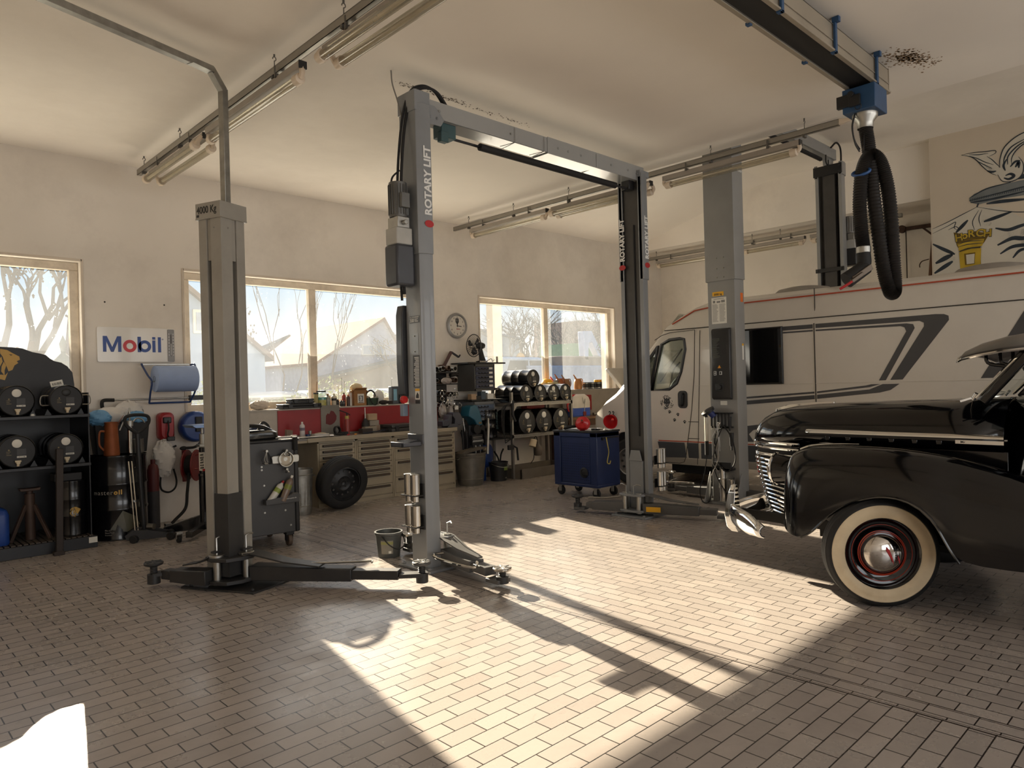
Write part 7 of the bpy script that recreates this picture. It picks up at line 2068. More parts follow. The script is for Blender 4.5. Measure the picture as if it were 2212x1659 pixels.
for x, m, n_ in ((5.0, red_print, 'red'), (5.11, M('cap_amber', (214, 140, 36), .5), 'amber')):
    simple(MB().cyl((-.018, 0, .008), (.018, 0, .008), .008, n=10), 'connector', 'tiny %s connector on the front of the worktop' % n_, 'connector', m, (x, 8.36, ZW))
rc = thing('grease_gun', 'red oil gun cylinder with a pump head standing on the worktop', 'oil gun', (5.14, 8.62, ZW))
MB().cyl((0, 0, 0), (0, 0, .21), .034, n=20).build('barrel', M('gun_red', (150, 66, 62), .35), rc, bevel=.004)
MB().cyl((0, 0, .21), (0, 0, .25), .028, n=16).build('collar', M('gun_yellow', (190, 170, 90), .5), rc)
MB().cyl((0, 0, .25), (0, 0, .29), .010, n=8).tube([(.05, 0, .26), (.0, 0, .29), (-.10, .02, .33)], .007, 6).build('head', blk_m, rc)
fn = thing('filler_funnel', 'black funnel-shaped grease gun standing nozzle up on the worktop', 'funnel', (5.43, 8.62, ZW))
MB().lathe([(.0, .0), (.05, .0), (.055, .02), (.05, .13), (.018, .2), (.014, .2)], n=20).build('body', blk_m, fn)
MB().cyl((0, 0, .2), (0, 0, .35), .008, n=8).build('nozzle', zinc, fn)
GX = 'small boxes stacked on the worktop'
for lab, loc, s, m in (('crushed cream carton on top of the small stack', (5.55, 8.66, ZW + .17), (.15, .10, .09), M('carton_cream', (176, 150, 122), .8)), ('grey carton in the middle of the small stack', (5.575, 8.655, ZW + .09), (.15, .10, .075), M('carton_grey', (148, 140, 128), .8)), ('printed carton at the right foot of the stack', (5.64, 8.65, ZW), (.11, .09, .10), M('carton_print', (152, 128, 108), .8)), ('dark open parts box left of the stack', (5.36, 8.50, ZW), (.17, .10, .065), M('carton_dark', (58, 50, 46), .8)), ('long pale carton lying behind the dark parts box', (5.47, 8.58, ZW), (.2, .08, .085), M('carton_pale', (154, 142, 124), .8))):
    b = MB().box(-s[0] / 2, -s[1] / 2, 0, s[0] / 2, s[1] / 2, s[2])
    simple(b, 'carton', lab, 'box', m, loc, rnd.uniform(-.15, .15), GX, bevel=.004)
simple(MB().beam((-.24, .02, .01), (.10, -.01, .03), .03, .012).beam((-.02, -.05, .03), (.16, .05, .045), .012, .012).beam((.08, .0, .03), (.26, .03, .012), .015, .012), 'pry_tool', 'dark pliers and bars lying across the worktop', 'tools', M('tool_dark', (44, 46, 54), .35, .6), (5.50, 8.40, ZW), bevel=.003)
case('large flat dark case lying on the worktop beside the lift post', (5.92, 8.52, ZW), .5, .34, .10, M('case_dark', (50, 48, 46), .4), R(4))

# ---------------------------------------------------------------- clock, fan, small-parts cabinets
ck = thing('wall_clock', 'round silver wall clock above the fan', 'clock', (7.44, 8.995, 2.512))
MB().lathe([(.0, .0), (.205, .0), (.21, -.02), (.20, -.045), (.18, -.05), (.165, -.03)], (0, 0, 0), (0, 1, 0), 48, cap=False).build('rim', M('clock_silver', (150, 150, 150), .35, .4), ck)
cf = MB().lathe([(.168, -.028), (.0, -.028)], (0, 0, 0), (0, 1, 0), 40, cap=False).build('dial', M('dial_white', (214, 208, 198), .4, var=.02), ck)
for i in range(1, 13):
    a = R(90 - 30 * i)
    text(str(i), .036, black_print, (.135 * math.cos(a), -.0295, .135 * math.sin(a) - .012), (1, 0, 0), (0, 0, 1), 'numeral', cf, .0004, .0004, align='CENTER')
hd_ = MB()
MB().beam((-.015, -.033, .0), (.085, -.033, -.01), .004, .010, (0, 0, 1)).build('minute_hand', black_print, ck)
MB().beam((.0, -.0325, -.02), (.006, -.0325, .10), .004, .012, (1, 0, 0)).build('hour_hand', black_print, ck)
e_ = MB().prism([(-.035, .12), (.03, .12), (.035, .06), (.0, .02), (-.036, .06)], (0, -.0285, 0), (1, 0, 0), (0, 0, 1), (0, -.001, 0)).build('dial_emblem', M('emblem_grey', (62, 62, 66), .5), cf, smooth=0)
MB().prism([(-.012, .10), (.012, .10), (.0, .05)], (0, -.0296, 0), (1, 0, 0), (0, 0, 1), (0, -.001, 0)).build('emblem_mark', M('dial_white', (214, 208, 198), .4, var=.02), e_, smooth=0)
text('BOSCH', .024, red_print, (-.02, -.0295, -.062), (1, 0, 0), (0, 0, 1), 'lettering', cf, .0004, .0004)
fa = thing('table_fan', 'black table fan standing on the grey drawer case', 'fan', (7.68, 8.66, 1.905))
MB().lathe([(.0, .0), (.09, .0), (.10, .012), (.04, .03), (.0, .03)], n=28, cap=False).build('base', blk_m, fa)
MB().loft([[(x - w, -.03, z), (x + w, -.03, z), (x + w, .03, z), (x - w, .03, z)] for x, w, z in ((.02, .05, .02), (.0, .035, .1), (-.03, .025, .22))]).build('stand', blk_m, fa, bevel=.006)
fd = Vector((-.86, -.05, .0)).normalized()
MB().lathe([(.0, -.10), (.045, -.09), (.058, -.04), (.055, .02), (.03, .06), (.0, .06)], (-.04, 0, .265), fd, 22, cap=False).build('motor', blk_m, fa)
fc = Vector((-.04, 0, .265)) + fd * .13
u_, v_ = Vector((0, 1, 0)), Vector((0, 0, 1))
gm = MB().tube([fc + u_ * (.18 * math.cos(a)) + v_ * (.18 * math.sin(a)) for a in [2 * PI * i / 36 for i in range(36)]], .007, 6, closed=True)
for i in range(30):
    a = 2 * PI * i / 30
    p = fc + u_ * (.18 * math.cos(a)) + v_ * (.18 * math.sin(a))
    for dd in (-.05, .05):
        q = fc + fd * dd + u_ * (.03 * math.cos(a + .3)) + v_ * (.03 * math.sin(a + .3))
        gm.tube([p, p.lerp(q, .5) + fd * dd * .6, q], .0022, 4)
gm.build('guard', blk_m, fa)
bl_ = MB()
for i in range(3):
    a = 2 * PI * i / 3 + .5
    pts = [fc + u_ * (rr * math.cos(a + o)) + v_ * (rr * math.sin(a + o)) + fd * (o * .04) for rr, o in ((.03, -.3), (.10, -.55), (.15, -.4), (.155, .1), (.12, .45), (.03, .3))]
    bl_.add(pts, [(0, 1, 2, 3, 4, 5)])
bl_.build('blades', M('fan_blade', (30, 30, 34), .3), fa, solid=.003)
def parts_case(label, x0, z0, w, h, n, m_body, m_dr, tags, y0=8.58, d=.36):
    c = thing('small_parts_cabinet', label, 'drawer case', (x0, y0, z0), 0, 'small parts cabinets on the wall')
    MB().box(0, .01, 0, w, d, h).box(0, 0, 0, .025, .01, h).box(w - .025, 0, 0, w, .01, h).box(0, 0, h - .04, w, .01, h).box(0, 0, 0, w, .01, .035).build('housing', m_body, c, bevel=.003)
    hh = (h - .08) / n
    for i in range(n):
        z = .035 + i * hh
        dr = MB().box(.028, -.006, z + .006, w - .028, .012, z + hh - .006).build('drawer', m_dr, c, bevel=.004)
        for s in (-1, 0, 1):
            MB().tube(smoothpath([(w * .42 + s * .07 - .03, -.006, z + hh * .62), (w * .42 + s * .07 - .025, -.03, z + hh * .40), (w * .42 + s * .07 + .025, -.03, z + hh * .40), (w * .42 + s * .07 + .03, -.006, z + hh * .62)], 3), .007, 6).build('pull', blk_m, dr)
        if tags:
            MB().box(w - .13, -.0085, z + hh * .4, w - .055, -.006, z + hh * .85).build('drawer_label', paper, dr, smooth=0)
    return c
case_m = M('case_grey_dark', (66, 66, 66), .5, var=.06)
parts_case('dark grey case of five blue drawers with white labels on the wall', 7.42, 1.44, .44, .43, 5, case_m, M('drawer_navy', (42, 48, 74), .45), True, 8.55, .42)
parts_case('grey case of three steel-blue drawers below the five-drawer case', 7.36, .965, .46, .30, 3, M('case_grey_light', (112, 116, 120), .5), M('drawer_steelblue', (74, 92, 120), .42), False, 8.52, .42)
sh = thing('wall_shelf', 'thin dark shelf board above the five-drawer case', 'shelf', (7.7, 8.72, 1.873))
MB().box(-.42, -.18, 0, .40, .24, .025).build('board', blk_m, sh, bevel=.003)
simple(MB().tube(smoothpath([(-.1, 0, .01), (.0, -.03, .06), (.06, 0, .02), (.12, .02, .05)], 4), .006, 6).cyl((.16, 0, .0), (.16, 0, .10), .018, n=12).cyl((-.3, -.1, .012), (-.18, -.1, .012), .012, n=8), 'parts_on_shelf', 'cable ends and a small pale valve on the thin shelf', 'small parts', M('valve_pale', (168, 160, 150), .45), (7.86, 8.66, 1.898))
s2 = thing('wall_shelf', 'narrow shelf with grey clutter between the two drawer cases', 'shelf', (7.6, 8.74, 1.30))
MB().box(-.26, -.2, -.02, .55, .25, 0).build('board', blk_m, s2, bevel=.003)
for lab, x, w, h, m in (('small cream carton on the shelf between the drawer cases', 7.42, .10, .09, M('carton_cream', (176, 150, 122), .8)), ('dull blue box on the shelf between the drawer cases', 7.62, .10, .13, M('box_dullblue', (70, 84, 98), .6)), ('white leaflet box at the right of the shelf between the cases', 7.78, .13, .09, paper), ('dark heap of fittings at the left on the narrow shelf', 7.52, .09, .06, blk_m)):
    simple(MB().box(-w / 2, -.05, 0, w / 2, .05, h), 'carton', lab, 'box', m, (x, 8.62, 1.30), rnd.uniform(-.1, .1), 'things on the narrow shelf', bevel=.004)

# ---------------------------------------------------------------- exhaust hangers and pipes on the wall
pk = thing('pipe_rack', 'dark wall rack crowded with pipe ends and clamps left of the drawer case', 'rack', (6.93, 8.93, 1.45))
MB().box(-.22, -.03, -.42, .20, .0, .36).build('back_plate', blk_m, pk, bevel=.003)
for z in (.30, .12, -.05):
    MB().box(-.22, -.32, z - .02, .20, -.02, z).build('shelf', blk_m, pk, bevel=.003)
MB().tube([(.18, -.15, .25), (.30, -.15, .27), (.34, -.15, .25)], .035, 10).build('side_pipe', M('pipe_dark', (52, 48, 46), .5, .5), pk)
pipe_ms = [M('pipe_dark', (52, 48, 46), .5, .5), galv, zinc, M('pipe_rust', (96, 76, 62), .55, .4)]
for i in range(22):
    x = 6.74 + (i % 6) * .07 + rnd.uniform(-.015, .015)
    row = i // 6
    z = (1.79, 1.60, 1.42, 1.24)[row] + rnd.uniform(-.02, .02)
    r = rnd.uniform(.026, .042)
    y = 8.62 + rnd.uniform(-.02, .05)
    o = MB().lathe([(r, .0), (r, .2), (r * .85, .2), (r * .85, .0), (r, .0)], (0, 0, 0), (rnd.uniform(-.15, .15), 1, rnd.uniform(-.1, .1)), 18, cap=False).build('pipe_end', pipe_ms[i % 4], None)
    o.location = (x, y, z)
    tag(o, 'short open pipe or clamp end stuffed in the crowded dark wall rack', 'pipe', 'pipe ends in the crowded wall rack')
ringm_ = (steel, zinc)
for i in range(14):
    x = 6.86 + rnd.uniform(-.10, .27)
    z = 1.36 + rnd.uniform(-.14, .10)
    r = rnd.uniform(.022, .038)
    o = MB().tube([(r * math.cos(a), rnd.uniform(-.002, .002), r * math.sin(a)) for a in [2 * PI * k / 18 for k in range(18)]], .004, 6, closed=True).box(-.008, -.008, r - .002, .008, .008, r + .014).build('hose_clamp', ringm_[i % 2], None)
    o.location = (x, 8.56 + rnd.uniform(-.02, .02), z)
    o.rotation_euler = (0, 0, rnd.uniform(-.9, .9))
    tag(o, 'bright round clamp ring hanging on the crowded dark wall rack', 'clamp', 'clamp rings on the crowded wall rack')
clear_bag = M('bag_greyclear', (150, 142, 136), .3, spec=.7)
crumple('plastic_bag', 'clear bag of parts hanging low on the left of the pipe rack', 'bag', (6.80, 8.60, 1.03), (.07, .05, .12), clear_bag, 51)
crumple('plastic_bag', 'narrow clear bag hanging to the right under the pipe rack', 'bag', (6.94, 8.58, .98), (.05, .04, .13), clear_bag, 52)
crumple('plastic_bag', 'clear bag lying across the upper row of the pipe rack', 'bag', (6.84, 8.54, 1.56), (.10, .05, .05), clear_bag, 53)
bx_ = thing('hanging_pack', 'dark hanging blister pack with white and yellow labels under the pipe rack', 'pack', (7.03, 8.56, 1.16))
MB().box(-.045, -.02, -.12, .045, .02, .07).build('pack', M('pack_brown', (74, 66, 60), .5), bx_, bevel=.004)
MB().box(-.04, -.022, .0, .03, -.02, .06).build('white_label', paper, bx_, smooth=0)
MB().box(-.02, -.022, -.115, .035, -.02, -.085).build('yellow_label', yellow_print, bx_, smooth=0)
cb = thing('crank_bracket', 'brown angled crank handle sticking up on the wall above the pipes', 'bracket', (7.10, 8.93, 1.84))
bw_m = M('bracket_brown', (74, 46, 38), .5, .3)
MB().beam((0, 0, 0), (.12, -.06, .24), .035, .05).box(-.08, -.01, -.06, .05, .03, .03).build('arm', bw_m, cb, bevel=.004)
MB().beam((.115, -.06, .235), (.24, -.1, .15), .03, .03).beam((.24, -.1, .15), (.27, -.1, .19), .02, .02).build('crank', blk_m, cb, bevel=.004)

# ---------------------------------------------------------------- vise, grinder, tools at the bench end
vs = thing('bench_vise', 'grey steel bench vise at the right end of the worktop', 'vise', (6.78, 8.42, .907))
vm = M('vise_grey', (78, 80, 88), .4, .5, var=.1)
MB().prism([(-.10, 0), (.12, 0), (.10, .05), (-.06, .05)], (0, -.08, 0), (1, 0, 0), (0, 0, 1), (0, .16, 0)).build('base', vm, vs, bevel=.006)
MB().prism([(-.18, .02), (-.02, .02), (.0, .10), (-.0, .19), (-.05, .19), (-.07, .11), (-.18, .10)], (0, -.07, 0), (1, 0, 0), (0, 0, 1), (0, .14, 0)).build('fixed_jaw', vm, vs, bevel=.008)
MB().prism([(.05, .04), (.16, .02), (.22, .06), (.18, .18), (.14, .22), (.02, .22), (.02, .16), (.06, .12)], (0, -.07, 0), (1, 0, 0), (0, 0, 1), (0, .14, 0)).build('moving_jaw', vm, vs, bevel=.01)
MB().cyl((.2, 0, .08), (.27, -.01, .09), .018, n=12).build('screw', zinc, vs)
MB().tube([(.255, -.015, .10), (.275, -.05, -.16)], .008, 8).ball((.255, -.015, .11), .014).build('handle', zinc, vs)
gd = thing('machine_cover', 'teal blue machine hood behind the vise', 'machine', (7.27, 8.52, .0))
tl = M('teal_paint', (34, 92, 116), .45, var=.06)
MB().prism([(-.10, 1.05), (-.06, 1.20), (.06, 1.22), (.13, 1.13), (.19, .90), (.08, .88), (.02, .98)], (0, -.10, 0), (1, 0, 0), (0, 0, 1), (0, .22, 0)).build('hood', tl, gd, bevel=.012)
MB().box(.10, -.102, .92, .16, -.1, .95).build('plate', M('plate_brass', (120, 100, 70), .4, .6), gd, smooth=0)
MB().box(-.06, -.05, 0, .10, .10, .90).build('pedestal', M('pedestal_dark', (44, 46, 50), .55), gd, bevel=.006)
MB().cyl((.05, -.13, .84), (.05, .0, .84), .075, n=24).cyl((.17, -.12, .86), (.17, .0, .86), .045, n=20).build('drive_wheels', blk_m, gd, bevel=.004)
MB().tube(smoothpath([(.16, -.05, .84), (.24, -.05, .82), (.28, -.04, .66), (.26, -.03, .50)], 5), .022, 8).build('duct', M('duct_dark', (36, 36, 38), .6), gd)
tr_ = thing('tool_holder', 'dark holder with rows of drill shanks above the big dustbin', 'tool holder', (7.26, 8.36, .60))
MB().box(-.11, -.03, 0, .11, .03, .16).build('block', blk_m, tr_, bevel=.004)
q = MB()
for i in range(10):
    q.cyl((-.10 + i * .021, -.032, .05), (-.085 + i * .021, -.034, .08), .006, n=6)
q.box(-.09, -.032, .12, .09, -.031, .132).box(-.09, -.032, .098, .09, -.031, .106)
q.build('shanks', zinc, tr_)
for i in range(5):
    o = MB().cyl((0, 0, 0), (0, 0, -.13 - .03 * (i % 3)), .010, n=8).cyl((0, 0, 0), (0, 0, -.05), .014, n=10).build('hand_tool', (blk_m, zinc)[i % 2], None)
    o.location = (7.18 + i * .045, 8.34, .60)
    tag(o, 'dark tool handle hanging below the drill holder', 'tool', 'tools hanging below the drill holder')
for i, (x, m) in enumerate(((6.97, blk_m), (7.05, blk_m))):
    simple(MB().tube([(0, 0, .0), (.015, 0, -.10), (.03, .01, -.3)], .018, 8, rf=lambda k: .022 - .005 * k).box(-.005, -.012, .0, .005, .012, .03), 'hand_tool', ('left' if i == 0 else 'right') + ' one of two black-handled tools hanging right of the bench drawers', 'tool', m, (x, 8.36, .82))
simple(MB().tube([(0, 0, 0), (.06, .03, .42), (.08, .05, .55)], .022, 10, rf=lambda k: (.024, .02, .012)[k]), 'air_gun', 'chrome blow pipe standing in the dustbin', 'pipe', zinc, (7.36, 8.22, .46))
# dustbin, blue reel, bucket
trash_can('big ribbed galvanised dustbin under the vise', (7.12, 8.36, 0), .19, .245, .50, M('dustbin_zinc', (120, 116, 108), .45, .6, var=.15, scale=10))
simple(MB().prism([(-.26, 0), (-.2, .03), (.16, .03), (.26, .005), (.2, -.01), (-.2, -.012)], (0, -.06, 0), (1, 0, .12), (-.12, 0, 1), (0, .14, 0)), 'cardboard_sheet', 'bent dark cardboard sheet lying over the dustbin', 'sheet', M('sheet_grey', (92, 84, 74), .8), (7.12, 8.30, .53))
rb_ = thing('hose_reel', 'big blue floor reel standing behind the galvanised dustbin', 'reel', (7.60, 8.56, .40))
MB().lathe([(.0, -.10), (.17, -.09), (.20, -.05), (.20, .05), (.17, .09), (.0, .10)], (0, 0, 0), (.5, -.86, 0), 36, cap=False).build('drum', M('reel_blue', (28, 62, 128), .38), rb_)
MB().box(-.10, -.05, -.40, -.02, .08, .0).build('stand', M('reel_blue', (28, 62, 128), .38), rb_, bevel=.006)
MB().tube(smoothpath([(.14, -.08, .05), (.24, -.05, -.05), (.3, -.03, -.16), (.36, .0, -.02), (.46, .05, .06)], 6), .014, 8).build('hose', black_rubber, rb_)
MB().ball((-.14, -.18, .12), .04, 12, 8).build('white_cap', cream, rb_)
bk = thing('bucket', 'black bucket with a green label standing under the drum shelf', 'bucket', (7.70, 8.35, 0))
MB().lathe([(.0, .0), (.125, .0), (.15, .28), (.158, .285), (.158, .30), (.146, .30), (.12, .012), (.0, .012)], n=32, cap=False).build('body', blk_m, bk)
MB().tube(smoothpath([(-.155, 0, .28), (-.12, -.12, .24), (.0, -.17, .22), (.12, -.12, .24), (.155, 0, .28)], 5), .005, 6).build('bail', zinc, bk)
MB().grid(lambda u, v: Vector((.149 * math.sin(-.1 + .7 * u), -.149 * math.cos(-.1 + .7 * u), .17 + .06 * v)), 6, 1).build('label', M('label_grass', (126, 148, 66), .5), bk, smooth=0)
MB().grid(lambda u, v: Vector((.140 * math.sin(.1 + .4 * u), -.140 * math.cos(.1 + .4 * u), .04 + .02 * v)), 4, 1).build('label', M('label_dim', (110, 108, 104), .5), bk, smooth=0)

# ---------------------------------------------------------------- drum rack under the third window
dr = thing('drum_rack', 'grey slotted steel rack carrying black oil drums below the window', 'drum rack', (8.6, 8.6, 0))
rk_m = M('slotted_steel', (138, 134, 128), .45, .5, var=.1)
def db(mb, nm, m, par=None, **k):
    return bw(mb, nm, m, par or dr, dr, **k)
for x, y in ((7.95, 8.27), (9.40, 8.27), (7.95, 8.88), (9.40, 8.88)):
    H = 1.40
    db(MB().box(x - .02, y - .02, 0, x + .02, y - .016, H).box(x - .02, y - .02, 0, x - .016, y + .02, H), 'upright', rk_m)
for z in (1.17, .655):
    m_ = MB().box(7.93, 8.25, z, 9.42, 8.255, z + .055).box(7.93, 8.89, z, 9.42, 8.895, z + .055).box(7.93, 8.25, z, 7.935, 8.895, z + .05).box(9.415, 8.25, z, 9.42, 8.895, z + .05).box(7.935, 8.255, z + .0, 9.415, 8.89, z + .012)
    s_ = db(m_, 'shelf_frame', rk_m)
    q = MB()
    for i in range(36):
        q.cyl((7.98 + i * .04, 8.2495, z + .03), (7.98 + i * .04, 8.2485, z + .03), .006, n=6)
    db(q, 'slots', gap, s_, smooth=0)
db(MB().prism([(0, 0), (.10, 0), (0, -.12)], (7.95, 8.247, 1.17), (1, 0, 0), (0, 0, 1), (0, .004, 0)), 'gusset', rk_m)
db(MB().box(7.55, 8.3, .655, 7.93, 8.9, .67), 'side_shelf', blk_m)
GU, GLW = 'oil drums on the upper shelf of the drum rack', 'oil drums on the lower shelf of the drum rack'
DZ = 1.226
lying_drum('left drum of the upper row on the drum rack, under the topmost drum', (8.26, 8.22, DZ), .148, .62, GU)
lying_drum('second drum from the left in the upper row of the drum rack', (8.585, 8.22, DZ), .148, .62, GU)
lying_drum('upper drum with white handwriting, third from the left', (8.915, 8.22, DZ), .145, .62, GU, note='5W-30')
lying_drum('rightmost drum of the upper row on the drum rack', (9.215, 8.22, DZ), .145, .62, GU)
lying_drum('topmost black drum lying across two drums before the window', (8.425, 8.22, DZ + .245), .148, .62, GU)
lying_drum('left large drum of the lower row on the drum rack', (8.24, 8.20, .712), .198, .62, GLW)
lying_drum('middle large drum with greyish lid in the lower row', (8.64, 8.20, .712), .198, .62, GLW)
lying_drum('right large drum of the lower row, above the blue cart', (9.06, 8.20, .712), .198, .62, GLW)
ld = upright_drum('oil_drum', 'upright black drum with vertical masteroil lettering left of the drum rack', (7.72, 8.62, .672), .17, .46)
text('masteroil', .075, M('print_teal', (70, 92, 92), .5), (.06, -.1725 + .012, .42), (0, 0, -1), (1, 0, 0), 'lettering', ld, 0, .001)
hl = thing('hose_loop', 'black hose loops hanging at the left upright of the drum rack', 'hose', (7.9, 8.2, .95))
for k in range(3):
    MB().tube(smoothpath([(-.03 * k, 0, .28), (-.17 - .03 * k, -.01, .20), (-.20 - .02 * k, -.01, -.1), (-.18, -.01, -.35 + .04 * k)], 6) + smoothpath([(-.02 * k, .0, .28), (.03, .0, .1), (-.03, .0, -.05), (-.06 + .02 * k, 0, -.3)], 6)[::-1], .008, 6).build('hose', black_rubber, hl)
MB().tube([(.02, 0, .32), (.0, 0, .1), (.06, 0, -.02)], .022, 8).build('gun', blk_m, hl)
sg_ = thing('spray_gun', 'dark spray gun hanging under the lower drum shelf', 'spray gun', (7.92, 8.22, .60))
MB().box(-.12, -.02, -.12, .0, .02, -.04).build('cup', blk_m, sg_, bevel=.01)
MB().tube([(-.0, 0, -.06), (.08, 0, -.10), (.10, 0, -.30)], .016, 8).build('grip', blk_m, sg_)
simple(MB().lathe([(.0, 0), (.06, 0), (.055, .12), (.0, .12)], n=18).xf(Matrix.Rotation(.35, 4, 'Y')), 'plastic_cup', 'cream cup hanging under the lower drum shelf', 'cup', cream, (8.30, 8.17, .50), bevel=.004)
bo_ = thing('hanging_bottle', 'dull grey bottle hanging by its hose below the drum shelf', 'bottle', (8.62, 8.35, .32))
MB().lathe([(.0, 0), (.06, .0), (.07, .02), (.07, .14), (.02, .2), (.018, .25), (.0, .25)], n=20, cap=False).build('body', M('bottle_grey', (104, 94, 84), .5), bo_)
MB().tube(smoothpath([(0, 0, .24), (-.04, 0, .32), (-.10, 0, .25), (-.10, 0, -.02), (-.18, 0, -.12)], 6), .006, 6).build('hose', black_rubber, bo_)
tg_ = thing('floor_tray', 'long pale grey tray on the floor under the drum rack', 'tray', (8.6, 8.40, 0))
tm_ = M('tray_greybeige', (112, 104, 94), .7, var=.1)
MB().box(-.62, -.28, 0, .72, -.255, .16).box(-.62, .30, 0, .72, .325, .16).box(-.62, -.28, 0, -.595, .325, .16).box(.695, -.28, 0, .72, .325, .16).box(-.6, -.26, .0, .7, .31, .012).build('tray', tm_, tg_, bevel=.004)
MB().box(.20, -.2822, .08, .34, -.28, .13).build('orange_label', M('label_orange', (222, 110, 40), .5), tg_, smooth=0)
# things at the sill right of the drums
BS2 = thing('side_bench', 'wooden bench with grey back wall at the right below the third window', 'bench', (10.3, 8.7, 0))
bw(MB().box(9.50, 8.42, .86, 11.6, 8.94, .895), 'bench_top', M('bench_wood', (124, 92, 66), .6, var=.15, scale=5), BS2, BS2, bevel=.004)
bw(MB().box(9.55, 8.45, .74, 11.55, 8.50, .86), 'apron', M('bench_wood_dark', (86, 62, 46), .6, var=.15, scale=5), BS2, BS2)
for x in (9.58, 11.5):
    bw(MB().box(x - .03, 8.46, 0, x + .03, 8.9, .74), 'leg', M('bench_wood_dark', (86, 62, 46), .6, var=.15, scale=5), BS2, BS2)
bw(MB().box(9.45, 8.84, .895, 11.6, 8.955, 1.40), 'back_ledge', M('ledge_grey', (150, 142, 132), .6, var=.08), BS2, BS2, bevel=.003)
ZQ = 1.402
he = thing('hard_hat', 'bright yellow hard hat on the sill before the window', 'hat', (9.44, 8.86, 1.49))
ym = M('hat_yellow', (236, 168, 20), .3, coat=.2)
MB().lathe([(.115, .0), (.112, .05), (.09, .10), (.05, .125), (.0, .13)], n=28, cap=False).build('shell', ym, he, solid=.004)
MB().lathe([(.112, .01), (.15, -.005), (.15, -.009), (.11, .0)], n=28, cap=False).build('brim', ym, he)
simple(MB().box(-.2, -.10, 0, .14, .10, .012).box(-.02, -.06, .012, .10, .06, .02), 'notebook', 'pale yellowish pad lying before the yellow hard hat', 'pad', M('pad_pale', (196, 190, 150), .6), (9.2, 8.55, 1.522), bevel=.003)
bpl = thing('window_board', 'grey board on posts carrying the hard hat behind the drums', 'board', (9.0, 8.93, 1.44))
MB().box(-.9, -.16, 0, .62, .02, .04).build('plank', M('ledge_grey', (150, 142, 132), .6, var=.08), bpl, bevel=.003)
for x in (-.85, .57):
    MB().box(x - .02, -.02, -1.44, x + .02, .02, 0).build('post', rk_m, bpl)
GC = 'copper oil jugs on the sill'
for i, (lab, x, m, s) in enumerate((('grey can with red spout, leftmost of the oil jugs on the sill', 9.66, galv, .9), ('copper oil jug second from the left on the sill', 9.80, copper, 1.05), ('copper oil jug third from the left on the sill', 9.98, M('copper_grey', (140, 104, 76), .42, .4, var=.2, scale=12), 1.0), ('copper oil jug standing alone at the right on the sill', 10.32, M('copper_light', (178, 122, 74), .42, .4, var=.2, scale=12), 1.0))):
    j = thing('oil_jug', lab, 'jug', (x, 8.885, ZQ), 0, GC)
    MB().lathe([(.0, .0), (.075 * s, .0), (.08 * s, .02), (.078 * s, .14 * s), (.06 * s, .19 * s), (.04 * s, .205 * s), (.0, .205 * s)], n=26, cap=False).build('body', m, j)
    MB().tube([(-.04 * s, 0, .18 * s), (-.09 * s, 0, .24 * s), (-.125 * s, 0, .28 * s)], .014, 8, rf=lambda k: (.02, .013, .009)[k]).build('spout', red_print if i == 0 else m, j)
    MB().tube(smoothpath([(.03 * s, -.02, .2 * s), (.085 * s, -.03, .19 * s), (.10 * s, -.03, .10 * s), (.075 * s, -.02, .04 * s)], 4), .009, 8).build('handle', m, j)
GT = 'tins on the grey sill'
for i, (lab, x, r, h, m) in enumerate((('dark tin, left of three on the sill by the motorhome', 10.56, .075, .13, blk_m), ('dark tin with silver bands, middle of three on the sill', 10.74, .08, .13, M('tin_dark', (48, 50, 50), .35, .5)), ('dark tin with yellow top, right of three on the sill', 10.93, .08, .13, blk_m))):
    t_ = thing('tin', lab, 'tin', (x, 8.895, ZQ), 0, GT)
    MB().lathe([(.0, 0), (r, 0), (r, h), (r * .9, h), (.0, h - .004)], n=24, cap=False).build('body', m, t_)
    for z in (.02, h - .02):
        MB().lathe([(r * 1.01, z - .006), (r * 1.02, z), (r * 1.01, z + .006)], n=24, cap=False).build('band', zinc, t_)
    if i == 2:
        MB().cyl((0, 0, h), (0, 0, h + .045), r * .95, n=24).build('yellow_lid', ym, t_, bevel=.004)
jc = thing('jerry_can', 'large translucent white canister with blue liquid and red cap and handle', 'canister', (9.92, 8.60, .897))
shape = [(-.24, 0), (.25, 0), (.26, .28), (.22, .37), (.12, .42), (-.12, .41), (-.22, .36), (-.25, .28)]
MB().prism([(x, z) for x, z in shape if True], (0, -.13, 0), (1, 0, 0), (0, 0, 1), (0, .26, 0)).build('body', M('can_translucent', (212, 206, 198), .35), jc, bevel=.03)
MB().prism([(-.243, .005), (.253, .005), (.258, .19), (-.247, .19)], (0, -.133, 0), (1, 0, 0), (0, 0, 1), (0, .266, 0)).build('blue_liquid', M('liquid_blue', (54, 84, 168), .35), jc, bevel=.028)
MB().box(-.22, -.08, .36, -.09, .05, .42).build('red_cap', red_print, jc, bevel=.012)
MB().tube(smoothpath([(-.25, -.06, .26), (-.31, -.06, .24), (-.29, -.06, .14), (-.24, -.06, .12), (-.21, -.06, .19), (-.25, -.06, .26)], 5), .016, 8).build('red_handle', red_print, jc)
MB().tube(smoothpath([(.02, -.137, .36), (.06, -.14, .25), (.10, -.14, .33), (.06, -.14, .08)], 5), .005, 6).build('wire_hook', zinc, jc)
MB().box(.03, -.15, .02, .11, -.135, .10).build('tap_block', M('tap_redbrown', (120, 44, 40), .45), jc, bevel=.006)
bottle('small clear bottle right of the white canister', (10.25, 8.62, .897), .2, .036, M('btl_clearish', (176, 170, 162), .3), M('btl_clear_l', (156, 146, 140), .5), 0, paper)
rbx = thing('leaflet_holder', 'red board hanging on the wall right of the white canister', 'board', (10.48, 8.83, 1.16))
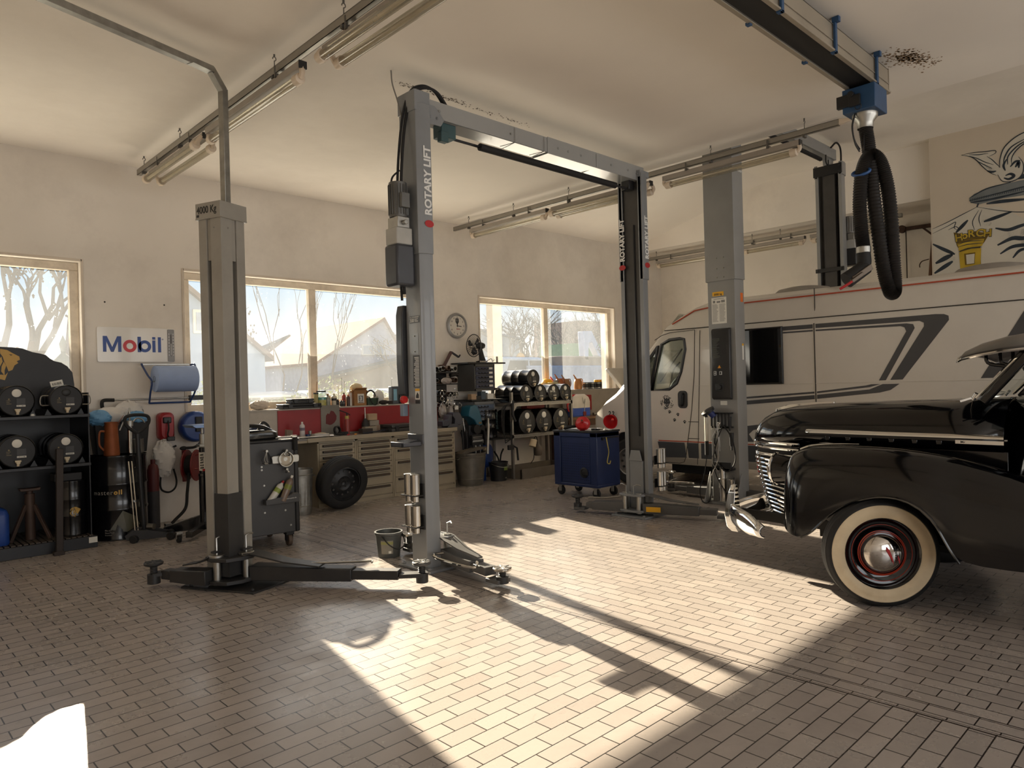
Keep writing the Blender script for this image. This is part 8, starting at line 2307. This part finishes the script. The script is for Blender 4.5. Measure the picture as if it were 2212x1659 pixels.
MB().box(-.17, -.02, -.16, .14, .0, .13).build('board', bench_red, rbx, bevel=.003)
MB().box(-.14, -.022, -.02, .02, -.02, .0).build('white_line', paper, rbx, smooth=0)
simple(MB().cyl((-.12, 0, .03), (.1, 0, .03), .03, n=12).box(.06, -.04, 0, .14, .04, .07), 'metal_part', 'dark metal part with a bright knob on the bench by the motorhome', 'part', zinc, (10.55, 8.62, .897), bevel=.004)
simple(MB().box(-.5, -.12, 0, .4, .12, .10), 'red_box', 'red and white long box lying behind the lower drums', 'box', bench_red, (9.0, 8.99 - .2, 1.075), bevel=.004).scale = (.5, .6, .9)
# ---------------------------------------------------------------- blue tool trolley
bt_ = thing('tool_trolley', 'dark blue tool trolley with perforated side panel and castors', 'tool trolley', (7.19, 5.90, 0))
tbm = M('trolley_blue', (22, 40, 84), .42, var=.06, scale=4, coat=.15, dirt=(16, 22, 40), dirt_amt=.4)
b = MB().box(.02, .10, .17, .48, .66, .86).box(0, 0, .17, .48, .12, .86).box(0, .64, .17, .48, .76, .86).box(0, 0, .14, .48, .76, .18).box(0, .0, .80, .48, .76, .86)
b.build('body', tbm, bt_, bevel=.008)
pan = MB().box(.012, .13, .19, .022, .63, .79).build('perforated_panel', tbm, bt_, smooth=0)
q = MB()
for i in range(14):
    for j in range(15):
        q.cyl((.0118, .16 + i * .034, .235 + j * .034), (.0108, .16 + i * .034, .235 + j * .034), .0055, n=6)
q.build('panel_holes', M('hole_shade', (8, 12, 24), .8), pan, smooth=0)
MB().box(-.01, -.01, .86, .49, .77, .885).build('top_mat', blk_m, bt_, bevel=.006)
MB().lathe([(.0, .0), (.065, .0), (.07, .006), (.05, .012), (.045, .004), (.02, .01), (.0, .01)], (.012, .235, .33), (-1, 0, 0), 28, cap=False).build('round_disc', blk_m, bt_)
MB().box(.10, -.012, .78, .46, .0, .80).box(.10, -.02, .76, .13, .0, .80).build('rail', blk_m, bt_, bevel=.003)
for x, y in ((.06, .07), (.06, .69), (.42, .07), (.42, .69)):
    c_ = MB().box(x - .04, y - .04, .125, x + .04, y + .04, .14).box(x - .03, y - .025, .05, x - .025, y + .025, .13).box(x + .025, y - .025, .05, x + .03, y + .025, .13).build('castor', zinc, bt_, bevel=.002)
    MB().cyl((x - .018, y, .06), (x + .018, y, .06), .06, n=24).build('castor_wheel', black_rubber, c_, bevel=.006)
simple(MB().tube(smoothpath([(0, 0, 0), (.0, -.02, -.10), (.02, -.02, -.2), (-.015, -.02, -.32), (.03, -.02, -.35), (.055, -.02, -.31)], 6), .007, 6), 'hook_cord', 'yellow hooked cord hanging on the blue trolley', 'cord', M('cord_yellow', (190, 172, 84), .6), (7.34, 5.86, .80))
fm = M('funnel_red', (196, 36, 40), .3, coat=.2)
def funnel(label, loc, rx):
    f = thing('funnel', label, 'funnel', loc, 0, 'red funnels on the blue trolley')
    f.rotation_euler = rx
    MB().lathe([(.10, .0), (.095, .0), (.075, .07), (.018, .11), (.014, .18), (.017, .18), (.022, .112), (.08, .075)], n=32, cap=False).build('cone', fm, f)
    return f
funnel('red funnel lying at the middle of the blue trolley top', (7.30, 6.22, .975), (R(35), R(-70), 0))
funnel('red funnel half hidden behind the lift post on the trolley', (7.60, 5.99, .985), (R(-20), R(75), 0))
simple(MB().tube(smoothpath([(-.12, .05, .02), (-.04, -.06, .05), (.06, -.02, .05), (.10, .08, .03), (.0, .12, .04), (-.12, .05, .02)], 6), .018, 8), 'hose_coil', 'short black hose coil behind the red funnel on the trolley', 'hose', black_rubber, (7.36, 6.44, .887))
simple(MB().cyl((0, 0, 0), (0, 0, .035), .03, n=16), 'tape_roll', 'brown tape roll at the far corner of the trolley top', 'tape', M('tape_brown', (110, 84, 62), .6), (7.27, 6.60, .887), bevel=.003)
simple(MB().box(-.10, -.12, 0, .10, .12, .006), 'paper_sheet', 'white paper sheet lying on the trolley top', 'paper', paper, (7.36, 6.04, .887), .3, smooth=0)
for i in range(9):
    o = MB().cyl((0, 0, .012), (rnd.uniform(.03, .05), 0, .012), .012, n=12).build('socket', (steel, blk_m)[i % 3 == 0], None)
    o.location = (7.27 + (i % 3) * .08 + rnd.uniform(-.02, .02), 5.93 + (i // 3) * .035, .893)
    o.rotation_euler = (0, 0, rnd.uniform(0, 3))
    tag(o, 'small socket or bit lying loose on the blue trolley top', 'socket', 'loose sockets on the blue trolley')
# ---------------------------------------------------------------- bucket by the middle lift, things hung on the motorhome lift
bu = thing('bucket', 'dark grey bucket with handle and label beside the middle lift', 'bucket', (3.64, 5.44, 0))
bm_ = M('bucket_grey', (74, 76, 76), .45, var=.1)
MB().lathe([(.0, .0), (.098, .0), (.118, .20), (.127, .205), (.127, .225), (.114, .225), (.094, .012), (.0, .012)], n=36, cap=False).build('body', bm_, bu)
MB().tube(smoothpath([(-.11, -.05, .205), (-.085, -.14, .13), (-.01, -.165, .09), (.07, -.15, .12), (.115, -.045, .205)], 6), .006, 8).build('bail', black_plastic, bu)
lb_ = MB().grid(lambda u, v: Vector(((.106 + .008 * v) * math.sin(-1.25 + 1.0 * u), -(.106 + .008 * v) * math.cos(-1.25 + 1.0 * u), .04 + .12 * v)), 8, 2).build('label', M('label_dust', (140, 136, 126), .6), bu, smooth=0)
MB().grid(lambda u, v: Vector(((.113 + .002 * v) * math.sin(-1.25 + 1.0 * u), -(.113 + .002 * v) * math.cos(-1.25 + 1.0 * u), .125 + .025 * v)), 8, 1).build('label_band', M('label_olive2', (150, 150, 96), .6), lb_, smooth=0)
MB().grid(lambda u, v: Vector((.1095 * math.sin(-.62 + .22 * u), -.1095 * math.cos(-.62 + .22 * u), .045 + .022 * v)), 3, 1).build('barcode_label', paper, lb_, smooth=0)
il = thing('inspection_lamp', 'white stick inspection lamp hanging on the motorhome lift post', 'lamp', (7.74, 4.62, .72))
MB().cyl((0, 0, .05), (0, 0, .34), .022, n=16).build('tube', M('lamp_stick_white', (222, 216, 200), .35), il)
MB().cyl((0, 0, -.12), (0, 0, .05), .024, n=16).build('grip', black_rubber, il)
MB().cyl((0, 0, .34), (0, 0, .40), .02, n=12).build('cap', black_rubber, il)
MB().tube(smoothpath([(0, 0, -.12), (-.02, .03, -.35), (-.05, .08, -.55), (-.02, .06, -.70), (.04, .0, -.68), (.05, -.02, -.45)], 6), .006, 6).build('cable', black_rubber, il)
pl_ = thing('polisher_pad', 'blue tool with round dark pad on the rack of the motorhome lift', 'polisher', (7.75, 4.55, 1.12))
MB().lathe([(.0, .0), (.08, .0), (.085, .03), (.05, .04), (.0, .04)], (-.01, .03, .0), (-.4, .35, .75), 24, cap=False).build('pad', blk_m, pl_)
MB().cyl((0, .02, .0), (.03, -.02, -.05), .04, n=14).build('motor', M('tool_blue', (30, 48, 110), .4), pl_)
ac = thing('cable_bundle', 'thin black cables and air lines looped on the motorhome lift post', 'cables', (7.76, 4.42, .75))
cm1 = M('cable_silver', (160, 156, 150), .35, .5)
for i, (m, pts) in enumerate(((black_rubber, [(-.03, -.04, .22), (-.05, -.16, .05), (-.03, -.18, -.2), (-.02, -.06, -.34), (-.03, .06, -.2), (-.04, .07, .08), (-.02, -.02, .2)]), (black_rubber, [(-.03, -.02, .2), (-.06, .06, -.05), (-.03, .1, -.3), (-.02, .02, -.5), (-.04, -.12, -.62), (-.03, -.16, -.4)]), (cm1, [(-.03, .10, .22), (-.06, .02, .02), (-.04, .12, -.2), (-.03, .05, -.35)]), (cm1, [(-.03, .0, .25), (-.05, .10, .05), (-.04, .03, -.15), (-.03, .14, -.4)]), (cm1, [(-.03, .05, .25), (-.05, .02, .0), (-.03, .06, -.22)]))):
    MB().tube(smoothpath(pts, 7), (.008, .007, .006, .006, .010)[i], 6).build('cable', m, ac)
for y, z, m, r, l in ((.03, .10, zinc, .016, .3), (.09, -.08, zinc, .018, .2), (-.13, -.02, blk_m, .026, .16), (-.11, .17, blk_m, .024, .12)):
    simple(MB().cyl((0, 0, 0), (0, 0, -l), r, r * .8, 12).cyl((0, 0, -l), (0, 0, -l - .05), r * .5, n=8), 'air_tool', {.03: 'slim bright tool hanging at the middle of the motorhome lift rack', .09: 'bright air tool hanging left on the motorhome lift rack', -.13: 'black tool handle hanging low right on the motorhome lift rack', -.11: 'black tool top right on the motorhome lift rack'}[y], 'tool', m, (7.75, 4.42 + y, .95 + z - .05), bevel=.002)

# ---------------------------------------------------------------- outside the windows
GZ = 0.85
grass_o = M('meadow', (120, 114, 88), .95, var=.3, scale=.8, spec=.05)
struct(MB().box(-60, 9.45, -.2, 140, 130, GZ).build('ground_outside', grass_o, smooth=0), 'meadow and yard outside the windows')
bark = M('bark', (92, 84, 78), .9, var=.2)
leaf_m = M('dry_leaf', (96, 84, 60), .8, var=.3)
def tree(label, loc, H, seed, r0, spread=.55, depth=5, leaves=0, lean=0.0, group=None, name='bare_tree', trunk=.3):
    rr = random.Random(seed)
    mb = MB()
    tips = []
    def grow(p, d, L, r, k):
        q = p + d * L
        bend = Vector((rr.uniform(-.1, .1), rr.uniform(-.1, .1), .03)) * L
        mb.tube([p, p.lerp(q, .5) + bend, q], r, 4 if k < depth else 6, rf=lambda i: r * (1 - .15 * i))
        tips.append((q, d))
        if k <= 0:
            return
        for i in range(3 if k > 1 else 2):
            a = rr.uniform(0, 2 * PI)
            s = spread * rr.uniform(.5, 1.25)
            n = (d + Vector((math.cos(a) * s, math.sin(a) * s, rr.uniform(-.1, .25)))).normalized()
            grow(p.lerp(q, rr.uniform(.65, 1)), n, L * rr.uniform(.62, .85), r * .58, k - 1)
    grow(Vector((0, 0, 0)), Vector((lean, 0, 1)).normalized(), H * trunk, r0, depth)
    t = mb.build(name, bark, None)
    t.location = loc
    tag(t, label, 'tree', group)
    if leaves:
        lb = MB()
        for i in range(leaves):
            q, d = rr.choice(tips[len(tips) // 4:])
            p = q + Vector((rr.uniform(-.15, .15), rr.uniform(-.15, .15), rr.uniform(-.2, .05)))
            s = rr.uniform(.02, .04)
            lb.add([p, p + Vector((s, .01, -s)), p + Vector((0, .01, -2.4 * s)), p + Vector((-s, 0, -s))], [(0, 1, 2, 3)])
        lb.build('leaves', leaf_m, t, smooth=0)
    return t
def cap(y):
    return (1.29 + .4 * (y - 9) - GZ) * .80
tree('tall bare tree with a few dry leaves, left trunk in the far left window', (3.05, 20.4, GZ), cap(20.4) * 1.2, 3, .13, .38, 4, 220, -.06, None, 'bare_tree', .42)
tree('tall bare tree with a few dry leaves, right trunk in the far left window', (3.62, 20.8, GZ), cap(20.8) * 1.2, 8, .13, .45, 4, 260, .03, None, 'bare_tree', .42)
tree('bare tree with seed clusters right beside the old lift post', (8.05, 20, GZ), cap(20), 12, .07, .55, 4, 260, .1)
GS = 'thin bare saplings before the middle window'
for i, (x, y, l, s) in enumerate(((9.3, 20, -.3, 21), (9.9, 20.4, -.12, 22), (11.0, 20.6, .05, 23), (11.5, 20.4, .15, 24), (12.1, 21, .10, 25), (10.4, 20.8, .22, 26))):
    tree('thin straight bare sapling rising before the distant roofs in the middle window', (x, y, GZ), cap(y) * 1.1, s, .025, .22, 2, 0, l, GS, 'sapling', .5)
tree('bare branchy tree overhanging the tiled house at right of the middle window', (15.0, 21, GZ), cap(21), 31, .09, .6, 4, 60, -.15)
GT3 = 'bare trees behind the yard in the right window'
for i, (x, y, s) in enumerate(((19.0, 20, 41), (23.5, 24, 42), (27.3, 27, 43), (29.5, 26, 44), (32, 28.5, 45), (34, 27.5, 46))):
    tree(('slender', 'wide-crowned', 'forked', 'dense', 'tall', 'leaning')[i] + ' bare winter tree ' + ('nearest the pale yard pole', 'left of the mullion', 'just right of the mullion', 'behind the yard hall', 'behind the digger arm', 'furthest right in the window')[i], (x, y, GZ), cap(y), s, .12, .65, 5, 0, 0, GT3)
pine = thing('conifer', 'dark small fir tree in the far left window', 'tree', (4.15, 20, GZ))
MB().lathe([(.75 - .75 * k / 9 - (.12 if k % 2 else 0), .2 + k * .22) for k in range(10)], n=14).build('foliage', M('fir_green', (66, 78, 60), .9, var=.3), pine, smooth=0)
MB().cyl((0, 0, 0), (0, 0, .3), .08, n=8).build('trunk', bark, pine)
simple(MB().box(-.7, -.3, 0, .9, .3, .7), 'log_pile', 'stack of pale logs below the fir tree outside', 'logs', M('log_tan', (176, 150, 112), .8, var=.3, scale=20), (4.45, 18, GZ), bevel=.03)
def house(label, x0, x1, y0, y1, ze, zr, ridge_x, mw, mr, name='house', wins=(), over=.15):
    h = thing(name, label, 'building', ((x0 + x1) / 2, y0, GZ))
    ox = (x0 + x1) / 2
    xr = ridge_x - ox
    a, b = x0 - ox, x1 - ox
    MB().prism([(a, -.5), (b, -.5), (b, ze - GZ), (xr, zr - GZ), (a, ze - GZ)], (0, 0, 0), (1, 0, 0), (0, 0, 1), (0, y1 - y0, 0)).build('walls', mw, h, smooth=0)
    sl = (zr - ze) / max(.1, ridge_x - x0)
    sr = (zr - ze) / max(.1, x1 - ridge_x)
    for sx, e, s in ((a, -1, sl), (b, 1, sr)):
        zz = ze - GZ - over * s
        MB().prism([(sx + e * over, zz), (xr, zr - GZ), (xr, zr - GZ + .12), (sx + e * over, zz + .12)], (0, -over, 0), (1, 0, 0), (0, 0, 1), (0, y1 - y0 + 2 * over, 0)).build('roof_slope', mr, h, smooth=0)
    for (wx, wz, w_, h_) in wins:
        f = MB().box(wx - ox - w_ / 2 - .06, -.04, wz - GZ - .06, wx - ox + w_ / 2 + .06, .02, wz - GZ + h_ + .06).build('window', M('house_frame', (190, 186, 178), .6), h, smooth=0)
        MB().box(wx - ox - w_ / 2, -.05, wz - GZ, wx - ox + w_ / 2, -.03, wz - GZ + h_).build('pane', M('house_glass', (96, 120, 150), .1), f, smooth=0)
    return h
bw_ = M('house_bluegrey', (120, 140, 168), .9, var=.05, scale=.5)
rt = M('roof_tile', (120, 70, 46), .9, var=.25, scale=4, spec=.05)
rg_ = M('roof_greyblue', (92, 100, 112), .9, var=.15, scale=3, spec=.05)
tanw = M('wall_tan', (150, 132, 112), .9, var=.12, scale=.6)
house('pale blue gabled house at the left end of the middle window', 5.0, 7.4, 16, 24, 2.35, 4.15, 5.2, bw_, M('roof_brown', (84, 72, 66), .9, spec=.05), wins=((6.05, 2.9, .42, .40),))
house('grey hall with a low gable in the middle window', 15.2, 19.6, 34, 44, 3.55, 4.26, 16.9, M('hall_grey', (140, 146, 152), .9), rg_, 'hall', over=.3)
house('house with orange tiled roof and pale gable in the middle window', 14.2, 18.6, 26, 34, 2.6, 4.48, 17.4, M('house_lilac', (168, 168, 180), .9), rt, wins=((16.6, 3.0, .5, .35), (17.2, 3.0, .3, .35)))
house('long tan shed with snow-white roof edge before the tiled house', 14.0, 19.6, 24.5, 25.5, 1.95, 3.05, 19.4, tanw, M('roof_pale', (120, 108, 92), .9, spec=.05), 'shed')
house('small gabled shed at the left of the grey hall', 12.0, 15.2, 33, 40, 3.0, 4.1, 13.0, M('shed_brown', (120, 110, 104), .9), rt, 'shed')
house('low house with red gable in the far left window', 2.6, 3.9, 20, 24, 2.15, 2.6, 3.2, M('house_redbrown', (170, 110, 96), .9), rt)
blk_h = thing('hall', 'long flat-roofed grey hall in the right window', 'building', (19.0, 22, GZ))
MB().prism([(-.2, 0), (2.7, 0), (2.7, 2.62), (-.2, 3.02)], (0, 0, 0), (1, 0, 0), (0, 0, 1), (0, 6, 0)).build('walls', M('hall_pale', (138, 142, 146), .9), blk_h, smooth=0)
MB().prism([(-.3, 3.03), (2.8, 2.63), (2.8, 2.7), (-.3, 3.11)], (0, -.1, 0), (1, 0, 0), (0, 0, 1), (0, 6.2, 0)).build('roof', rg_, blk_h, smooth=0)
simple(MB().box(-.13, -.1, 0, .13, .1, 5.4), 'yard_pole', 'pale square pole in the left pane of the right window', 'pole', M('pole_pale', (160, 152, 140), .8), (10.5, 11.4, GZ))
th_ = MB()
rt_ = random.Random(99)
for i in range(900):
    x, y = rt_.uniform(22, 44), rt_.uniform(29, 33)
    h = rt_.uniform(1.2, 3.6)
    th_.beam((x, y, GZ), (x + rt_.uniform(-.6, .6), y, GZ + h), .05, .03)
tag(th_.build('thicket', M('thicket_brown', (128, 112, 92), .95, var=.35, scale=1.5), smooth=0), 'brown winter thicket behind the digger in the right window', 'bushes', kind='stuff')
hd2 = MB()
for i in range(5200):
    x, y = rt_.uniform(3.4, 9.5), rt_.uniform(10.6, 12.6)
    z = GZ + rt_.uniform(.0, .62 + .18 * math.sin(x * 2.1) + .10 * math.sin(x * 5))
    s = rt_.uniform(.02, .05)
    p = Vector((x, y, z))
    d1 = Vector((rt_.uniform(-1, 1), rt_.uniform(-1, 1), rt_.uniform(-.5, 1))) * s
    d2 = Vector((rt_.uniform(-1, 1), rt_.uniform(-1, 1), rt_.uniform(-1, 1))) * s
    hd2.add([p, p + d1, p + d1 + d2, p + d2], [(0, 1, 2, 3)])
tag(hd2.build('hedge', M('hedge_green', (96, 112, 66), .8, var=.35, scale=5), smooth=0), 'leafy green hedge below the middle window', 'hedge', kind='stuff')
def parked_car(label, loc, rz, m, L=4.2, name='parked_car', tall=1.45, van_=False):
    c = thing(name, label, 'car', loc, rz)
    w = .85
    bod = [(-L / 2, .25), (L / 2, .25), (L / 2, .62), (L / 2 - .1, .75), (L / 4, .85), (L / 4 - .5, tall - .05), (L / 8 - .5, tall), (-L / 2 + (.15 if van_ else .9), tall), (-L / 2 + .05, .9)]
    MB().prism(bod, (0, -w, 0), (1, 0, 0), (0, 0, 1), (0, 2 * w, 0)).build('body', m, c, bevel=.08)
    win = [(-L / 2 + .5, .92), (L / 4 - .35, .92), (L / 4 - .65, tall - .12), (-L / 2 + .75, tall - .12)]
    k = MB()
    for a, b in ((0, .48), (.52, 1)):
        x0 = win[0][0] + (win[1][0] - win[0][0]) * a
        x1 = win[0][0] + (win[1][0] - win[0][0]) * b
        u0 = win[3][0] + (win[2][0] - win[3][0]) * a
        u1 = win[3][0] + (win[2][0] - win[3][0]) * b
        MB().prism([(x0, .92), (x1, .92), (u1, tall - .12), (u0, tall - .12)], (0, -w - .01, 0), (1, 0, 0), (0, 0, 1), (0, 2 * w + .02, 0)).build('side_window', M('car_window', (60, 66, 70), .1), c, smooth=0)
    for x in (-L * .3, L * .3):
        for s in (-1, 1):
            MB().cyl((x, s * w * .8, .3), (x, s * (w + .02), .3), .3, n=20).build('wheel', black_rubber, c)
    return c
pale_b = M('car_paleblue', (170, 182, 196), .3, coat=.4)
parked_car('white delivery van with two side windows in the right window', (18.0, 18.2, GZ), .05, pale_b, 4.4, 'parked_van', 1.62, True)
cs = M('car_silver', (150, 156, 162), .25, .3, coat=.4)
GPC = 'parked cars in the yard behind the hedge'
for i, x in enumerate((6.1, 8.2, 10.4)):
    c_ = parked_car(('left', 'middle', 'right')[i] + ' silver car roof behind the hedge in the middle window', (x * 1.12, 14.6 + .4 * i, GZ - .78), -.1, cs, 4.0)
    c_['group'] = GPC
sk = thing('container', 'long pale blue yard container under the digger arm', 'container', (19.6, 17.2, GZ))
MB().box(-2.2, 0, 0, 2.7, 1.6, 1.32).build('box', M('container_blue', (150, 164, 188), .6), sk, bevel=.03)
MB().box(-.0, .4, 1.32, 2.5, 1.4, 1.7).build('upper_box', M('container_tan', (158, 140, 120), .7), sk, bevel=.02)
eg = thing('digger_arm', 'raised pale blue digger arm with number in the right window', 'digger', (21.4, 17.6, 2.5))
am = M('digger_blue', (150, 166, 196), .5)
MB().prism([(-.55, 1.0), (-.05, 1.02), (.35, .45), (.9, -.1), (.95, -.5), (.3, .1), (-.05, .6), (-.25, .55), (-.3, -.1), (-.5, -.1)], (0, 0, 0), (1, 0, 0), (0, 0, 1), (0, .3, 0)).build('arm', am, eg, bevel=.02)
text('1560', .26, black_print, (.12, -.01, .42), (.72, 0, -.70), (.70, 0, .72), 'lettering', eg, 0, .003)
MB().box(-.6, .1, -1.65, 1.2, .9, -.35).build('undercarriage', M('digger_dark', (96, 100, 104), .6), eg, bevel=.03)
simple(MB().box(0, 0, -1.05, 2.2, 2, 1.35), 'green_shed', 'green roofed shed right of the digger arm', 'shed', M('shed_green', (112, 150, 104), .7), (23.2, 20.2, 2.2)).location = (23.2, 20.2, 1.9)
simple(MB().box(0, 0, 0, 3, 4, 4.6), 'far_building', 'far pink-beige building at the right edge of the right window', 'building', M('far_beige', (190, 164, 146), .9), (34, 29, GZ))
simple(MB().ball((0, 0, 0), .16, 10, 8, (1.2, 1, 1.4)).box(-.1, -.1, -1.7, .1, .1, 0), 'yellow_machine', 'small yellow-orange machine behind the white delivery van', 'machine', M('machine_yellow', (216, 160, 70), .6), (19.4, 19.6, 2.55))
